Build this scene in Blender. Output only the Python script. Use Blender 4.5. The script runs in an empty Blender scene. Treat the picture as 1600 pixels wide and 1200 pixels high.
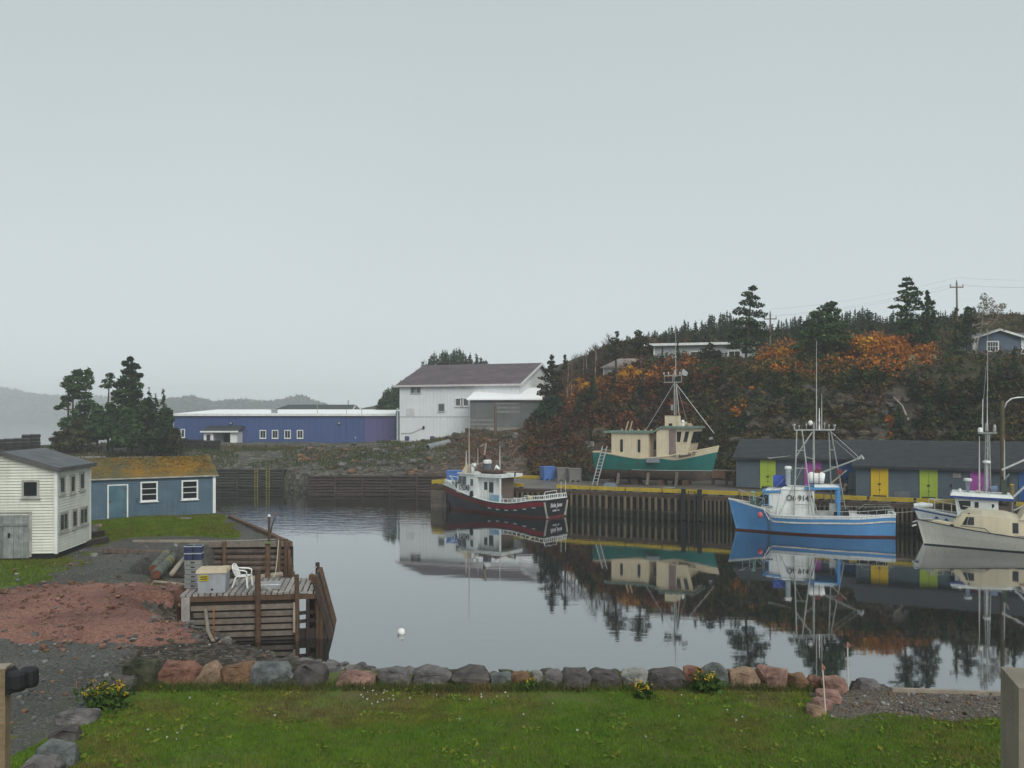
import bpy, bmesh, math, random
import numpy as np
from mathutils import Vector, Matrix, noise as mnoise
R = math.radians
scene = bpy.context.scene
COL = scene.collection

# ------------------------------------------------------------------ camera, sky, sun, exposure
EYE = 8.0          # eye height over the harbour water (water is z = 0)
FPX, CX, YH = 1400.0, 800.0, 650.0      # focal length and horizon of a 1600 x 1200 photograph
cam_data = bpy.data.cameras.new('camera')
cam_data.sensor_width = 36.0
cam_data.lens = FPX / 1600 * 36.0
cam_data.shift_y = (YH - 600.0) / 1600.0
cam_data.clip_start = 0.3
cam_data.clip_end = 6000
cam = bpy.data.objects.new('camera', cam_data)
cam.location = (0, 0, EYE)
cam.rotation_euler = (R(90), 0, 0)
COL.objects.link(cam)
scene.camera = cam

SUN_EL, SUN_AZ = 40.0, 158.0            # azimuth clockwise from +Y (the view direction)
world = bpy.data.worlds.new('World')
scene.world = world
world.use_nodes = True
nt = world.node_tree
nt.nodes.clear()
wo = nt.nodes.new('ShaderNodeOutputWorld')
bg = nt.nodes.new('ShaderNodeBackground')
bg.inputs['Strength'].default_value = 0.10
sky = nt.nodes.new('ShaderNodeTexSky')
sky.sky_type = 'NISHITA'
sky.sun_disc = False
sky.sun_elevation = R(SUN_EL)
sky.sun_rotation = R(SUN_AZ)
hs = nt.nodes.new('ShaderNodeHueSaturation')
hs.inputs['Saturation'].default_value = 0.25
nt.links.new(sky.outputs[0], hs.inputs['Color'])
tc = nt.nodes.new('ShaderNodeTexCoord')
sx = nt.nodes.new('ShaderNodeSeparateXYZ')
nt.links.new(tc.outputs['Generated'], sx.inputs[0])
wr = nt.nodes.new('ShaderNodeValToRGB')          # overcast layer: palest low down, a little greyer overhead
wr.color_ramp.elements[0].position = 0.0
wr.color_ramp.elements[0].color = (0.480, 0.540, 0.556, 1)
wr.color_ramp.elements[1].position = 0.42
wr.color_ramp.elements[1].color = (0.385, 0.442, 0.452, 1)
nt.links.new(sx.outputs['Z'], wr.inputs[0])
wn = nt.nodes.new('ShaderNodeTexNoise')          # slow unevenness of the fog bank
wn.inputs['Scale'].default_value = 1.3
wn.inputs['Detail'].default_value = 2.0
nt.links.new(tc.outputs['Generated'], wn.inputs['Vector'])
wm = nt.nodes.new('ShaderNodeMath'); wm.operation = 'MULTIPLY_ADD'
wm.inputs[1].default_value = 1.6; wm.inputs[2].default_value = 8.1
nt.links.new(wn.outputs['Fac'], wm.inputs[0])
wv = nt.nodes.new('ShaderNodeVectorMath'); wv.operation = 'SCALE'
nt.links.new(wr.outputs[0], wv.inputs[0]); nt.links.new(wm.outputs[0], wv.inputs['Scale'])
wx = nt.nodes.new('ShaderNodeMix'); wx.data_type = 'RGBA'
wx.inputs['Factor'].default_value = 0.88
nt.links.new(hs.outputs[0], wx.inputs[6]); nt.links.new(wv.outputs[0], wx.inputs[7])
nt.links.new(wx.outputs[2], bg.inputs['Color'])
nt.links.new(bg.outputs[0], wo.inputs[0])

sun_data = bpy.data.lights.new('sun', 'SUN')
sun_data.energy = 1.5
sun_data.angle = R(40)
sun_data.color = (1.0, 0.97, 0.92)
sun = bpy.data.objects.new('sun', sun_data)
_d = Vector((math.sin(R(SUN_AZ)) * math.cos(R(SUN_EL)), math.cos(R(SUN_AZ)) * math.cos(R(SUN_EL)), math.sin(R(SUN_EL))))
sun.rotation_euler = _d.to_track_quat('Z', 'Y').to_euler()
sun.location = (-30, -40, 50)
COL.objects.link(sun)

scene.view_settings.view_transform = 'Standard'
scene.view_settings.look = 'None'
scene.view_settings.exposure = 0.60
scene.view_settings.gamma = 1.0
scene.view_settings.use_curve_mapping = False
scene.render.engine = 'CYCLES'
cy = scene.cycles
cy.use_denoising = True
cy.max_bounces = 6
cy.diffuse_bounces = 2
cy.glossy_bounces = 3
cy.transmission_bounces = 2
cy.volume_bounces = 1
cy.transparent_max_bounces = 4
cy.use_adaptive_sampling = True
cy.adaptive_threshold = 0.02

# ------------------------------------------------------------------ helpers
rnd = random.Random(7)
rng = np.random.default_rng(11)

def pw(px, py, d):
    """photo pixel at depth d -> world point"""
    return Vector(((px - CX) * d / FPX, d, EYE - (py - YH) * d / FPX))

def pg(px, py, z):
    """photo pixel on the level z -> world point"""
    return pw(px, py, (EYE - z) * FPX / (py - YH))

def tag(o, label=None, cat=None, group=None, kind=None):
    if label: o['label'] = label
    if cat: o['category'] = cat
    if group: o['group'] = group
    if kind: o['kind'] = kind
    return o

def thing(name, label, cat, loc=(0, 0, 0), rotz=0.0, group=None, scale=1.0):
    o = bpy.data.objects.new(name, None)
    o.empty_display_size = 0.3
    o.location = loc
    o.rotation_euler = (0, 0, rotz)
    o.scale = (scale, scale, scale)
    COL.objects.link(o)
    return tag(o, label, cat, group)

def link(name, me, parent=None):
    o = bpy.data.objects.new(name, me)
    COL.objects.link(o)
    if parent is not None:
        o.parent = parent
    return o

class MB:
    """collects faces, then links them as one mesh object"""
    def __init__(s):
        s.v = []; s.f = []; s.m = []
    def add(s, vs, fs, m=0):
        b = len(s.v)
        s.v += [tuple(p) for p in vs]
        s.f += [tuple(i + b for i in f) for f in fs]
        s.m += [m] * len(fs)
        return s
    def box(s, x0, x1, y0, y1, z0, z1, m=0):
        if x0 > x1: x0, x1 = x1, x0
        if y0 > y1: y0, y1 = y1, y0
        if z0 > z1: z0, z1 = z1, z0
        vs = [(x0, y0, z0), (x1, y0, z0), (x1, y1, z0), (x0, y1, z0), (x0, y0, z1), (x1, y0, z1), (x1, y1, z1), (x0, y1, z1)]
        return s.add(vs, [(0, 3, 2, 1), (4, 5, 6, 7), (0, 1, 5, 4), (1, 2, 6, 5), (2, 3, 7, 6), (3, 0, 4, 7)], m)
    def hexa(s, vs, m=0):
        return s.add(vs, [(0, 3, 2, 1), (4, 5, 6, 7), (0, 1, 5, 4), (1, 2, 6, 5), (2, 3, 7, 6), (3, 0, 4, 7)], m)
    def bar(s, p0, p1, w, h, m=0, up=(0, 0, 1)):
        """square timber from p0 to p1"""
        p0, p1 = Vector(p0), Vector(p1)
        d = (p1 - p0).normalized()
        upv = Vector(up)
        if abs(d.dot(upv)) > 0.98: upv = Vector((0, 1, 0))
        a = d.cross(upv).normalized() * (w / 2)
        b = a.cross(d).normalized() * (h / 2)
        return s.hexa([p0 - a - b, p0 + a - b, p1 + a - b, p1 - a - b, p0 - a + b, p0 + a + b, p1 + a + b, p1 - a + b], m)
    def tube(s, p0, p1, r0, r1=None, n=8, m=0, caps=True):
        return s.path([p0, p1], [r0, r0 if r1 is None else r1], n, m, caps)
    def path(s, pts, rs, n=8, m=0, caps=True):
        pts = [Vector(p) for p in pts]
        if not isinstance(rs, (list, tuple)): rs = [rs] * len(pts)
        base = len(s.v)
        ref = None
        for i, p in enumerate(pts):
            if i == 0: d = pts[1] - pts[0]
            elif i == len(pts) - 1: d = pts[-1] - pts[-2]
            else: d = pts[i + 1] - pts[i - 1]
            d = d.normalized() if d.length > 1e-9 else Vector((0, 0, 1))
            if ref is None:
                ref = Vector((0, 0, 1)) if abs(d.z) < 0.9 else Vector((1, 0, 0))
            a = d.cross(ref)
            if a.length < 1e-4: a = d.cross(Vector((0, 1, 0)))
            a.normalize(); b = d.cross(a).normalized()
            for k in range(n):
                t = 2 * math.pi * k / n
                s.v.append(tuple(p + (a * math.cos(t) + b * math.sin(t)) * rs[i]))
        for i in range(len(pts) - 1):
            for k in range(n):
                q = base + i * n
                s.f.append((q + k, q + (k + 1) % n, q + n + (k + 1) % n, q + n + k)); s.m.append(m)
        if caps:
            s.f.append(tuple(base + k for k in range(n))[::-1]); s.m.append(m)
            q = base + (len(pts) - 1) * n
            s.f.append(tuple(q + k for k in range(n))); s.m.append(m)
        return s
    def lathe(s, c, prof, n=12, m=0):
        """prof = [(r, z)] turned about the upright axis through c"""
        base = len(s.v)
        for r, z in prof:
            for k in range(n):
                t = 2 * math.pi * k / n
                s.v.append((c[0] + r * math.cos(t), c[1] + r * math.sin(t), c[2] + z))
        for i in range(len(prof) - 1):
            for k in range(n):
                q = base + i * n
                s.f.append((q + k, q + (k + 1) % n, q + n + (k + 1) % n, q + n + k)); s.m.append(m)
        s.f.append(tuple(base + k for k in range(n))[::-1]); s.m.append(m)
        q = base + (len(prof) - 1) * n
        s.f.append(tuple(q + k for k in range(n))); s.m.append(m)
        return s
    def prism(s, poly, axis, a0, a1, m=0):
        """2D polygon pushed along an axis: axis 'x' uses (y, z), 'y' uses (x, z), 'z' uses (x, y)"""
        def P(p, a):
            return {'x': (a, p[0], p[1]), 'y': (p[0], a, p[1]), 'z': (p[0], p[1], a)}[axis]
        n = len(poly)
        vs = [P(p, a0) for p in poly] + [P(p, a1) for p in poly]
        fs = [tuple(range(n))[::-1], tuple(range(n, 2 * n))] + [(i, (i + 1) % n, n + (i + 1) % n, n + i) for i in range(n)]
        return s.add(vs, fs, m)
    def slab(s, q, t, m=0):
        """four corners of the top, thickness t straight down"""
        q = [Vector(p) for p in q]
        lo = [p - Vector((0, 0, t)) for p in q]
        return s.hexa(lo + q, m)
    def build(s, name, mats, parent=None, smooth=False, fix=True, kind=None):
        me = bpy.data.meshes.new(name)
        me.from_pydata(s.v, [], s.f)
        if not isinstance(mats, (list, tuple)): mats = [mats]
        for mt in mats: me.materials.append(mt)
        me.polygons.foreach_set('material_index', s.m)
        if fix:
            bm = bmesh.new(); bm.from_mesh(me)
            bmesh.ops.recalc_face_normals(bm, faces=bm.faces)
            bm.to_mesh(me); bm.free()
        if smooth:
            me.polygons.foreach_set('use_smooth', [True] * len(me.polygons))
        me.update()
        o = link(name, me, parent)
        if kind: o['kind'] = kind
        return o

def tri_mesh(name, verts, mats, midx=None):
    """loose triangles: verts (n*3, 3)"""
    n = len(verts) // 3
    me = bpy.data.meshes.new(name)
    me.vertices.add(len(verts))
    me.vertices.foreach_set('co', np.asarray(verts, dtype=np.float32).ravel())
    me.loops.add(n * 3)
    me.loops.foreach_set('vertex_index', np.arange(n * 3, dtype=np.int32))
    me.polygons.add(n)
    me.polygons.foreach_set('loop_start', np.arange(0, n * 3, 3, dtype=np.int32))
    if not isinstance(mats, (list, tuple)): mats = [mats]
    for m in mats: me.materials.append(m)
    if midx is not None:
        me.polygons.foreach_set('material_index', np.asarray(midx, dtype=np.int32))
    me.update(calc_edges=True)
    return me

def leaf_tris(c, size, flat=0.5, stretch=1.4, r=None):
    """one random leaf-clump triangle at every centre c (n, 3)"""
    r = rng if r is None else r
    n = len(c)
    sz = np.broadcast_to(np.asarray(size, dtype=float), (n,))[:, None]
    a = r.normal(size=(n, 3)); a[:, 2] *= flat
    a /= np.linalg.norm(a, axis=1)[:, None] + 1e-9
    b = r.normal(size=(n, 3)); b[:, 2] *= flat
    b -= a * np.sum(a * b, axis=1)[:, None]
    b /= np.linalg.norm(b, axis=1)[:, None] + 1e-9
    v = np.empty((n, 3, 3))
    v[:, 0] = c + a * sz * 0.62 * stretch
    v[:, 1] = c - a * sz * 0.38 * stretch + b * sz * 0.5
    v[:, 2] = c - a * sz * 0.38 * stretch - b * sz * 0.5
    return v.reshape(-1, 3)

# ------------------------------------------------------------------ materials
MATS = {}
def mat(name, c1, c2=None, scale=2.0, rough=0.75, bump=0.15, bscale=18.0, metal=0.0, streak=0.0, detail=5.0,
        c3=None, spots=0.0, spec=0.3, coords='Object', contrast=(0.35, 0.65), rand=0.0, stretch=None):
    """paint, wood, stone: two tones mixed by noise, optional upright run-off streaks and worn spots of a third tone"""
    if name in MATS: return MATS[name]
    m = bpy.data.materials.new(name)
    m.use_nodes = True
    t = m.node_tree; N = t.nodes; L = t.links
    p = N['Principled BSDF']
    p.inputs['Roughness'].default_value = rough
    p.inputs['Metallic'].default_value = metal
    p.inputs['Specular IOR Level'].default_value = spec
    tcn = N.new('ShaderNodeTexCoord')
    if c2 is None: c2 = tuple(x * 0.78 for x in c1)
    no = N.new('ShaderNodeTexNoise')
    no.inputs['Scale'].default_value = scale; no.inputs['Detail'].default_value = detail; no.inputs['Roughness'].default_value = 0.62
    if stretch:
        ms = N.new('ShaderNodeMapping'); ms.inputs['Scale'].default_value = stretch
        L.new(tcn.outputs[coords], ms.inputs['Vector']); L.new(ms.outputs[0], no.inputs['Vector'])
    else: L.new(tcn.outputs[coords], no.inputs['Vector'])
    rp = N.new('ShaderNodeValToRGB')
    rp.color_ramp.elements[0].position = contrast[0]; rp.color_ramp.elements[0].color = (*c2, 1)
    rp.color_ramp.elements[1].position = contrast[1]; rp.color_ramp.elements[1].color = (*c1, 1)
    L.new(no.outputs['Fac'], rp.inputs[0])
    cur = rp.outputs[0]
    def mixin(cur, fac_socket, col):
        mx = N.new('ShaderNodeMix'); mx.data_type = 'RGBA'
        L.new(fac_socket, mx.inputs['Factor']); L.new(cur, mx.inputs[6])
        mx.inputs[7].default_value = (*col, 1)
        return mx.outputs[2]
    if streak > 0:
        mp = N.new('ShaderNodeMapping'); mp.inputs['Scale'].default_value = (7.0, 7.0, 0.55)
        L.new(tcn.outputs[coords], mp.inputs['Vector'])
        n2 = N.new('ShaderNodeTexNoise'); n2.inputs['Scale'].default_value = 1.0; n2.inputs['Detail'].default_value = 4
        L.new(mp.outputs[0], n2.inputs['Vector'])
        mr = N.new('ShaderNodeMapRange'); mr.inputs[1].default_value = 0.52; mr.inputs[2].default_value = 0.78
        mr.inputs[3].default_value = 0.0; mr.inputs[4].default_value = streak
        L.new(n2.outputs['Fac'], mr.inputs[0])
        cur = mixin(cur, mr.outputs[0], c3 if c3 else tuple(x * 0.5 for x in c1))
    if spots > 0:
        n3 = N.new('ShaderNodeTexNoise'); n3.inputs['Scale'].default_value = scale * 2.3; n3.inputs['Detail'].default_value = 7; n3.inputs['Roughness'].default_value = 0.7
        L.new(tcn.outputs[coords], n3.inputs['Vector'])
        mr = N.new('ShaderNodeMapRange'); mr.inputs[1].default_value = 0.58; mr.inputs[2].default_value = 0.66
        mr.inputs[3].default_value = 0.0; mr.inputs[4].default_value = spots
        L.new(n3.outputs['Fac'], mr.inputs[0])
        cur = mixin(cur, mr.outputs[0], c3 if c3 else tuple(x * 0.45 for x in c1))
    if rand > 0:
        oi = N.new('ShaderNodeObjectInfo')
        mr = N.new('ShaderNodeMapRange'); mr.inputs[3].default_value = 1 - rand; mr.inputs[4].default_value = 1 + rand
        L.new(oi.outputs['Random'], mr.inputs[0])
        vs = N.new('ShaderNodeVectorMath'); vs.operation = 'SCALE'
        L.new(cur, vs.inputs[0]); L.new(mr.outputs[0], vs.inputs['Scale'])
        cur = vs.outputs[0]
    L.new(cur, p.inputs['Base Color'])
    if bump > 0:
        nb = N.new('ShaderNodeTexNoise'); nb.inputs['Scale'].default_value = bscale; nb.inputs['Detail'].default_value = 4
        L.new(tcn.outputs[coords], nb.inputs['Vector'])
        bu = N.new('ShaderNodeBump'); bu.inputs['Strength'].default_value = bump; bu.inputs['Distance'].default_value = 0.05
        L.new(nb.outputs['Fac'], bu.inputs['Height']); L.new(bu.outputs[0], p.inputs['Normal'])
    MATS[name] = m
    return m

def wood(name, c1, c2, rough=0.85, c3=None, spots=0.0):
    """weathered timber: grain stretched along the longest local run is approximated by mixed noise"""
    return mat(name, c1, c2, scale=3.5, rough=rough, bump=0.35, bscale=30, streak=0.45, c3=c3 or tuple(x * 0.45 for x in c1), spots=spots, rand=0.22, contrast=(0.3, 0.7))

def leafmat(name, c1, c2, c3=None, scale=1.1, rand=0.25):
    m = mat(name, c1, c2, scale=scale, rough=0.8, bump=0.0, detail=3, contrast=(0.38, 0.62), rand=rand, spec=0.15, c3=c3, spots=0.6 if c3 else 0)
    p = m.node_tree.nodes['Principled BSDF']
    return m

GLASS = mat('window_glass', (0.022, 0.026, 0.030), (0.015, 0.017, 0.020), rough=0.08, bump=0.02, bscale=2, spec=0.6)
WHITE = mat('white_paint', (0.74, 0.76, 0.74), (0.62, 0.64, 0.62), scale=1.5, rough=0.55, streak=0.45, c3=(0.42, 0.40, 0.36), bump=0.05)
DARK = mat('black_rubber', (0.018, 0.018, 0.020), (0.010, 0.010, 0.012), rough=0.7)
GALV = mat('galvanised_steel', (0.42, 0.43, 0.43), (0.30, 0.31, 0.31), rough=0.45, metal=0.6, scale=5)
ALU = mat('dull_aluminium', (0.55, 0.56, 0.56), (0.42, 0.43, 0.43), rough=0.4, metal=0.5, scale=5)
RUST = mat('rusty_steel', (0.16, 0.06, 0.03), (0.07, 0.03, 0.02), rough=0.9, scale=6)
ROPE = mat('pale_rope', (0.50, 0.47, 0.38), (0.34, 0.31, 0.24), rough=0.9, scale=20)
TRUNK = mat('conifer_bark', (0.075, 0.058, 0.046), (0.035, 0.028, 0.024), rough=0.95, bump=0.5, bscale=12, scale=3)
BIRCHBARK = mat('pale_bark', (0.42, 0.38, 0.33), (0.22, 0.19, 0.16), rough=0.9, bump=0.3, scale=4)
# ------------------------------------------------------------------ terrain
WX, WY, WROT = -7.1, 79.1, math.atan2(-0.447, 0.894)      # fore end of the wharf face and its bearing
def wharf_pt(a, b, z=2.0):
    """a metres along the wharf face, b metres in from it"""
    c, s = math.cos(WROT), math.sin(WROT)
    return Vector((WX + a * c - b * s, WY + a * s + b * c, z))

NEAR = np.array([(70, 19.6), (16, 20.2), (11, 20.9), (9.4, 21.6), (8.2, 22.6), (4, 23.6), (-3, 23.8), (-5.6, 25.0), (-7.4, 27.6), (-9.5, 29.3), (-11.3, 30.6), (-11.75, 31.7),
                 (-12.0, 34.6), (-15.2, 36.0), (-15.8, 39.5), (-14.0, 43.5), (-10.8, 43.55), (-17.3, 55.0), (-18.2, 57.4), (-20.5, 61.0), (-30, 60), (-75, 56), (-75, -25), (70, -25)], float)
_b0 = wharf_pt(0.6, 1.5); _b1 = wharf_pt(60, 1.5)
FARP = np.array([(-330, 99), (-34, 100.6), (-26.2, 100.6), (-24.4, 97.5), (-20.6, 91.6), (-7.0, 91.6), (-6.2, 86), (_b0.x, _b0.y), (_b1.x, _b1.y),
                 (150, 40), (330, 80), (330, 330), (-20, 330), (-60, 190), (-70, 142), (-330, 136)], float)

def sdist(P, x, y):
    """signed distance to polygon P, positive inside"""
    d = np.full(x.shape, 1e18); ins = np.zeros(x.shape, bool)
    n = len(P)
    for i in range(n):
        ax, ay = P[i]; bx, by = P[(i + 1) % n]
        ex, ey = bx - ax, by - ay
        t = np.clip(((x - ax) * ex + (y - ay) * ey) / (ex * ex + ey * ey), 0, 1)
        d = np.minimum(d, (x - ax - t * ex) ** 2 + (y - ay - t * ey) ** 2)
        if ay != by:
            c = ((ay > y) != (by > y)) & (x < (bx - ax) * (y - ay) / (by - ay) + ax)
            ins ^= c
    d = np.sqrt(d)
    return np.where(ins, d, -d)

def vnoise(x, y, f, seed=0):
    """smooth value noise, vectorised"""
    x = x * f + seed * 17.3; y = y * f - seed * 9.7
    xi = np.floor(x).astype(np.int64); yi = np.floor(y).astype(np.int64)
    u = x - xi; v = y - yi
    u = u * u * (3 - 2 * u); v = v * v * (3 - 2 * v)
    def h(a, b):
        k = (a * 374761393 + b * 668265263 + seed * 69069) & 0x7fffffff
        k = ((k ^ (k >> 13)) * 1274126177) & 0x7fffffff
        return ((k ^ (k >> 16)) & 0xffff) / 65535.0
    return (h(xi, yi) * (1 - u) + h(xi + 1, yi) * u) * (1 - v) + (h(xi, yi + 1) * (1 - u) + h(xi + 1, yi + 1) * u) * v - 0.5

def fbm(x, y, f, o=4, seed=0):
    r = 0; a = 1.0
    for k in range(o):
        r = r + a * vnoise(x, y, f, seed + k); f *= 2.1; a *= 0.5
    return r

CTRL = np.array([  # x, y, ground height of the far shore and the hill
    (-330, 100, 3), (-120, 105, 3.4), (-60, 102, 3.4), (-34, 101, 2.0), (-26, 101.5, 2.0), (-34, 107, 3.3), (-45, 110, 4.0), (-55, 110, 4.2), (-42, 122, 4.2), (-60, 124, 4.1), (-26, 112, 3.6),
    (-23.5, 99, 2.0), (-20, 92, 1.9), (-8, 92, 1.9), (-20, 104, 3.5), (-20, 119, 4.3), (-14, 119, 4.3), (-8, 107, 4.2), (-9, 114, 4.7), (-5, 115, 6.1), (0, 115, 6.2), (4, 113, 6.4),
    (-30, 130, 4.3), (-10, 130, 4.7), (3, 130, 7.0), (-5, 105, 4.9), (0, 101, 5.2), (4, 97, 4.6), (3, 92, 2.4), (-2, 92, 2.2), (-3, 88, 1.6), (2, 86, 1.6), (8, 87, 1.7), (14, 88.5, 1.8), (8, 91.5, 4.0), (14, 92, 4.2),
    (19, 85.5, 1.8), (22, 81, 1.8), (30, 76.8, 1.7), (40, 71, 1.7), (50, 66, 1.7), (60, 60, 1.7), (20, 88.5, 5.2), (25, 84, 5.2), (35, 79, 5.5), (45, 74, 5.5), (55, 68, 5.5),
    (19, 93, 10.4), (25, 87.4, 10.9), (35, 82, 11.8), (45, 77, 12.0), (55, 71, 11.4), (70, 64, 12),
    (8, 98, 7.6), (13, 97.5, 9.6), (8, 105, 9.6), (14, 104, 12.8), (11.5, 115, 14.0), (7, 114, 9.3), (17, 112, 14.5), (25, 112, 14.6), (27, 98, 13.0), (30, 104, 13.9), (38, 92, 13.2), (45, 97, 13.5), (52, 100, 13.1), (60, 88, 13.0),
    (8, 128, 12.5), (15, 142, 18.0), (26, 142, 20.0), (45, 142, 20.6), (70, 132, 22.0), (95, 120, 22), (0, 142, 9.0), (0, 156, 12), (-10, 160, 8), (-13, 192, 14.5), (-22, 190, 11), (-34, 180, 5), (0, 192, 15.5),
    (-60, 180, 3), (20, 185, 22), (80, 185, 24), (150, 120, 24), (150, 60, 18), (320, 200, 26), (0, 320, 18), (-20, 320, 8)], float)
def _fit():
    P = CTRL[:, :2]
    D = np.sqrt(((P[:, None] - P[None]) ** 2).sum(-1))
    n = len(P)
    A = np.zeros((n + 3, n + 3)); A[:n, :n] = D - np.eye(n) * 0.15
    A[:n, n] = 1; A[:n, n + 1:] = P; A[n, :n] = 1; A[n + 1:, :n] = P.T
    b = np.zeros(n + 3); b[:n] = CTRL[:, 2]
    return np.linalg.solve(A, b)
_W = _fit()
def far_h(x, y):
    r = _W[-3] + _W[-2] * x + _W[-1] * y
    for (cx, cy_, _), w in zip(CTRL, _W[:-3]):
        r = r + w * np.sqrt((x - cx) ** 2 + (y - cy_) ** 2)
    return r

def near_h(x, y):
    z = 1.62 + 0.035 * np.clip(21.5 - y, 0, 9) + 0.012 * np.clip(y - 24, 0, 18)
    z = z + 0.05 * fbm(x, y, 0.35, 3, 5)
    return z

def land_z(x, y):
    x = np.asarray(x, float); y = np.asarray(y, float)
    sn = sdist(NEAR, x, y)
    w = np.where((y > 31.4) & (x < -9.5), 0.22, np.where(x > 8.3, 0.5, 1.5))
    w = np.where((y > 25) & (y <= 31.4) & (x < -5), 2.1, w)
    t = np.clip((sn + w) / (2 * w), 0, 1); t = t * t * (3 - 2 * t)
    zn = -2.4 + (near_h(x, y) + 2.4) * t
    sf = sdist(FARP, x, y)
    wf = 0.35
    t = np.clip((sf + wf) / (2 * wf), 0, 1); t = t * t * (3 - 2 * t)
    fh = far_h(x, y)
    rough = np.clip((fh - 2.2) / 3, 0, 1)
    slope_zone = np.clip((fh - 3) / 2, 0, 1) * np.clip((12.5 - fh) / 2, 0, 1) * (y > 60) * (x > 4)
    f2 = fh + rough * 0.55 * fbm(x, y, 0.22, 4, 3)
    led = 1.15                                        # bedded rock: the slope breaks into ledges
    hz = f2 + 0.5 * fbm(x, y, 0.15, 3, 8)
    st = np.floor(hz / led) * led + led * np.clip((hz / led - np.floor(hz / led)) * 2.6 - 0.8, 0, 1)
    f2 = f2 + slope_zone * 0.8 * (st - hz)
    zf = -2.4 + (f2 + 2.4) * t
    return np.maximum(zn, zf)

def lz(x, y):
    return float(land_z(np.array([x]), np.array([y]))[0])

def hit(px, py, d0=60, d1=260, step=0.4):
    """where the sight line through a photo pixel meets the land"""
    d = np.arange(d0, d1, step)
    x = (px - CX) * d / FPX; z = EYE - (py - YH) * d / FPX
    h = land_z(x, d)
    k = np.nonzero(h >= z)[0]
    i = k[0] if len(k) else len(d) - 1
    return Vector((x[i], d[i], h[i]))

def on_ground(px, d):
    x = (px - CX) * d / FPX
    return Vector((x, d, lz(x, d)))

def grid_xyz(x0, x1, y0, y1, s):
    xs = np.arange(x0, x1 + s * 0.5, s); ys = np.arange(y0, y1 + s * 0.5, s)
    X, Y = np.meshgrid(xs, ys)
    return X, Y, land_z(X, Y)

def terrain_pieces(prefix_names, X, Y, Z, cls, mats, kinds):
    """one mesh for each class of face"""
    ny, nx = X.shape
    V = np.stack([X, Y, Z], -1).reshape(-1, 3)
    I = np.arange(nx * ny).reshape(ny, nx)
    Q = np.stack([I[:-1, :-1], I[:-1, 1:], I[1:, 1:], I[1:, :-1]], -1).reshape(-1, 4)
    C = cls.reshape(-1)
    out = []
    for k, nm in enumerate(prefix_names):
        q = Q[C == k]
        if not len(q): continue
        used, inv = np.unique(q, return_inverse=True)
        me = bpy.data.meshes.new(nm)
        me.vertices.add(len(used)); me.vertices.foreach_set('co', V[used].astype(np.float32).ravel())
        me.loops.add(len(q) * 4); me.loops.foreach_set('vertex_index', inv.astype(np.int32).ravel())
        me.polygons.add(len(q)); me.polygons.foreach_set('loop_start', np.arange(0, len(q) * 4, 4, dtype=np.int32))
        me.polygons.foreach_set('use_smooth', np.ones(len(q), bool))
        me.materials.append(mats[k])
        me.update(calc_edges=True)
        o = link(nm, me); o['kind'] = kinds[k]
        out.append(o)
    return out

def gravel_mat(name, c1, c2, c3, scale=14.0, patch=None, patch_amt=0.0):
    m = bpy.data.materials.new(name); m.use_nodes = True
    t = m.node_tree; N = t.nodes; L = t.links
    p = N['Principled BSDF']; p.inputs['Roughness'].default_value = 0.9; p.inputs['Specular IOR Level'].default_value = 0.25
    tcn = N.new('ShaderNodeTexCoord')
    vo = N.new('ShaderNodeTexVoronoi'); vo.inputs['Scale'].default_value = scale
    L.new(tcn.outputs['Object'], vo.inputs['Vector'])
    sp = N.new('ShaderNodeSeparateColor'); L.new(vo.outputs['Color'], sp.inputs[0])
    rp = N.new('ShaderNodeValToRGB')
    rp.color_ramp.elements[0].position = 0.0; rp.color_ramp.elements[0].color = (*c2, 1)
    rp.color_ramp.elements[1].position = 1.0; rp.color_ramp.elements[1].color = (*c3, 1)
    e = rp.color_ramp.elements.new(0.6); e.color = (*c1, 1)
    L.new(sp.outputs[0], rp.inputs[0])
    no = N.new('ShaderNodeTexNoise'); no.inputs['Scale'].default_value = 0.35; no.inputs['Detail'].default_value = 8; no.inputs['Roughness'].default_value = 0.65
    L.new(tcn.outputs['Object'], no.inputs['Vector'])
    mr = N.new('ShaderNodeMapRange'); mr.inputs[1].default_value = 0.3; mr.inputs[2].default_value = 0.7; mr.inputs[3].default_value = 0.6; mr.inputs[4].default_value = 1.25
    L.new(no.outputs['Fac'], mr.inputs[0])
    vs = N.new('ShaderNodeVectorMath'); vs.operation = 'SCALE'
    L.new(rp.outputs[0], vs.inputs[0]); L.new(mr.outputs[0], vs.inputs['Scale'])
    cur = vs.outputs[0]
    if patch:
        n2 = N.new('ShaderNodeTexNoise'); n2.inputs['Scale'].default_value = 0.45; n2.inputs['Detail'].default_value = 9; n2.inputs['Roughness'].default_value = 0.7
        mp = N.new('ShaderNodeMapping'); mp.inputs['Location'].default_value = (13, 5, 0)
        L.new(tcn.outputs['Object'], mp.inputs['Vector']); L.new(mp.outputs[0], n2.inputs['Vector'])
        m2 = N.new('ShaderNodeMapRange'); m2.inputs[1].default_value = 0.56; m2.inputs[2].default_value = 0.66; m2.inputs[4].default_value = patch_amt
        L.new(n2.outputs['Fac'], m2.inputs[0])
        mx = N.new('ShaderNodeMix'); mx.data_type = 'RGBA'
        L.new(m2.outputs[0], mx.inputs['Factor']); L.new(cur, mx.inputs[6]); mx.inputs[7].default_value = (*patch, 1)
        cur = mx.outputs[2]
    L.new(cur, p.inputs['Base Color'])
    bu = N.new('ShaderNodeBump'); bu.inputs['Strength'].default_value = 0.8; bu.inputs['Distance'].default_value = 0.03
    L.new(vo.outputs['Distance'], bu.inputs['Height']); L.new(bu.outputs[0], p.inputs['Normal'])
    return m

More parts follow.
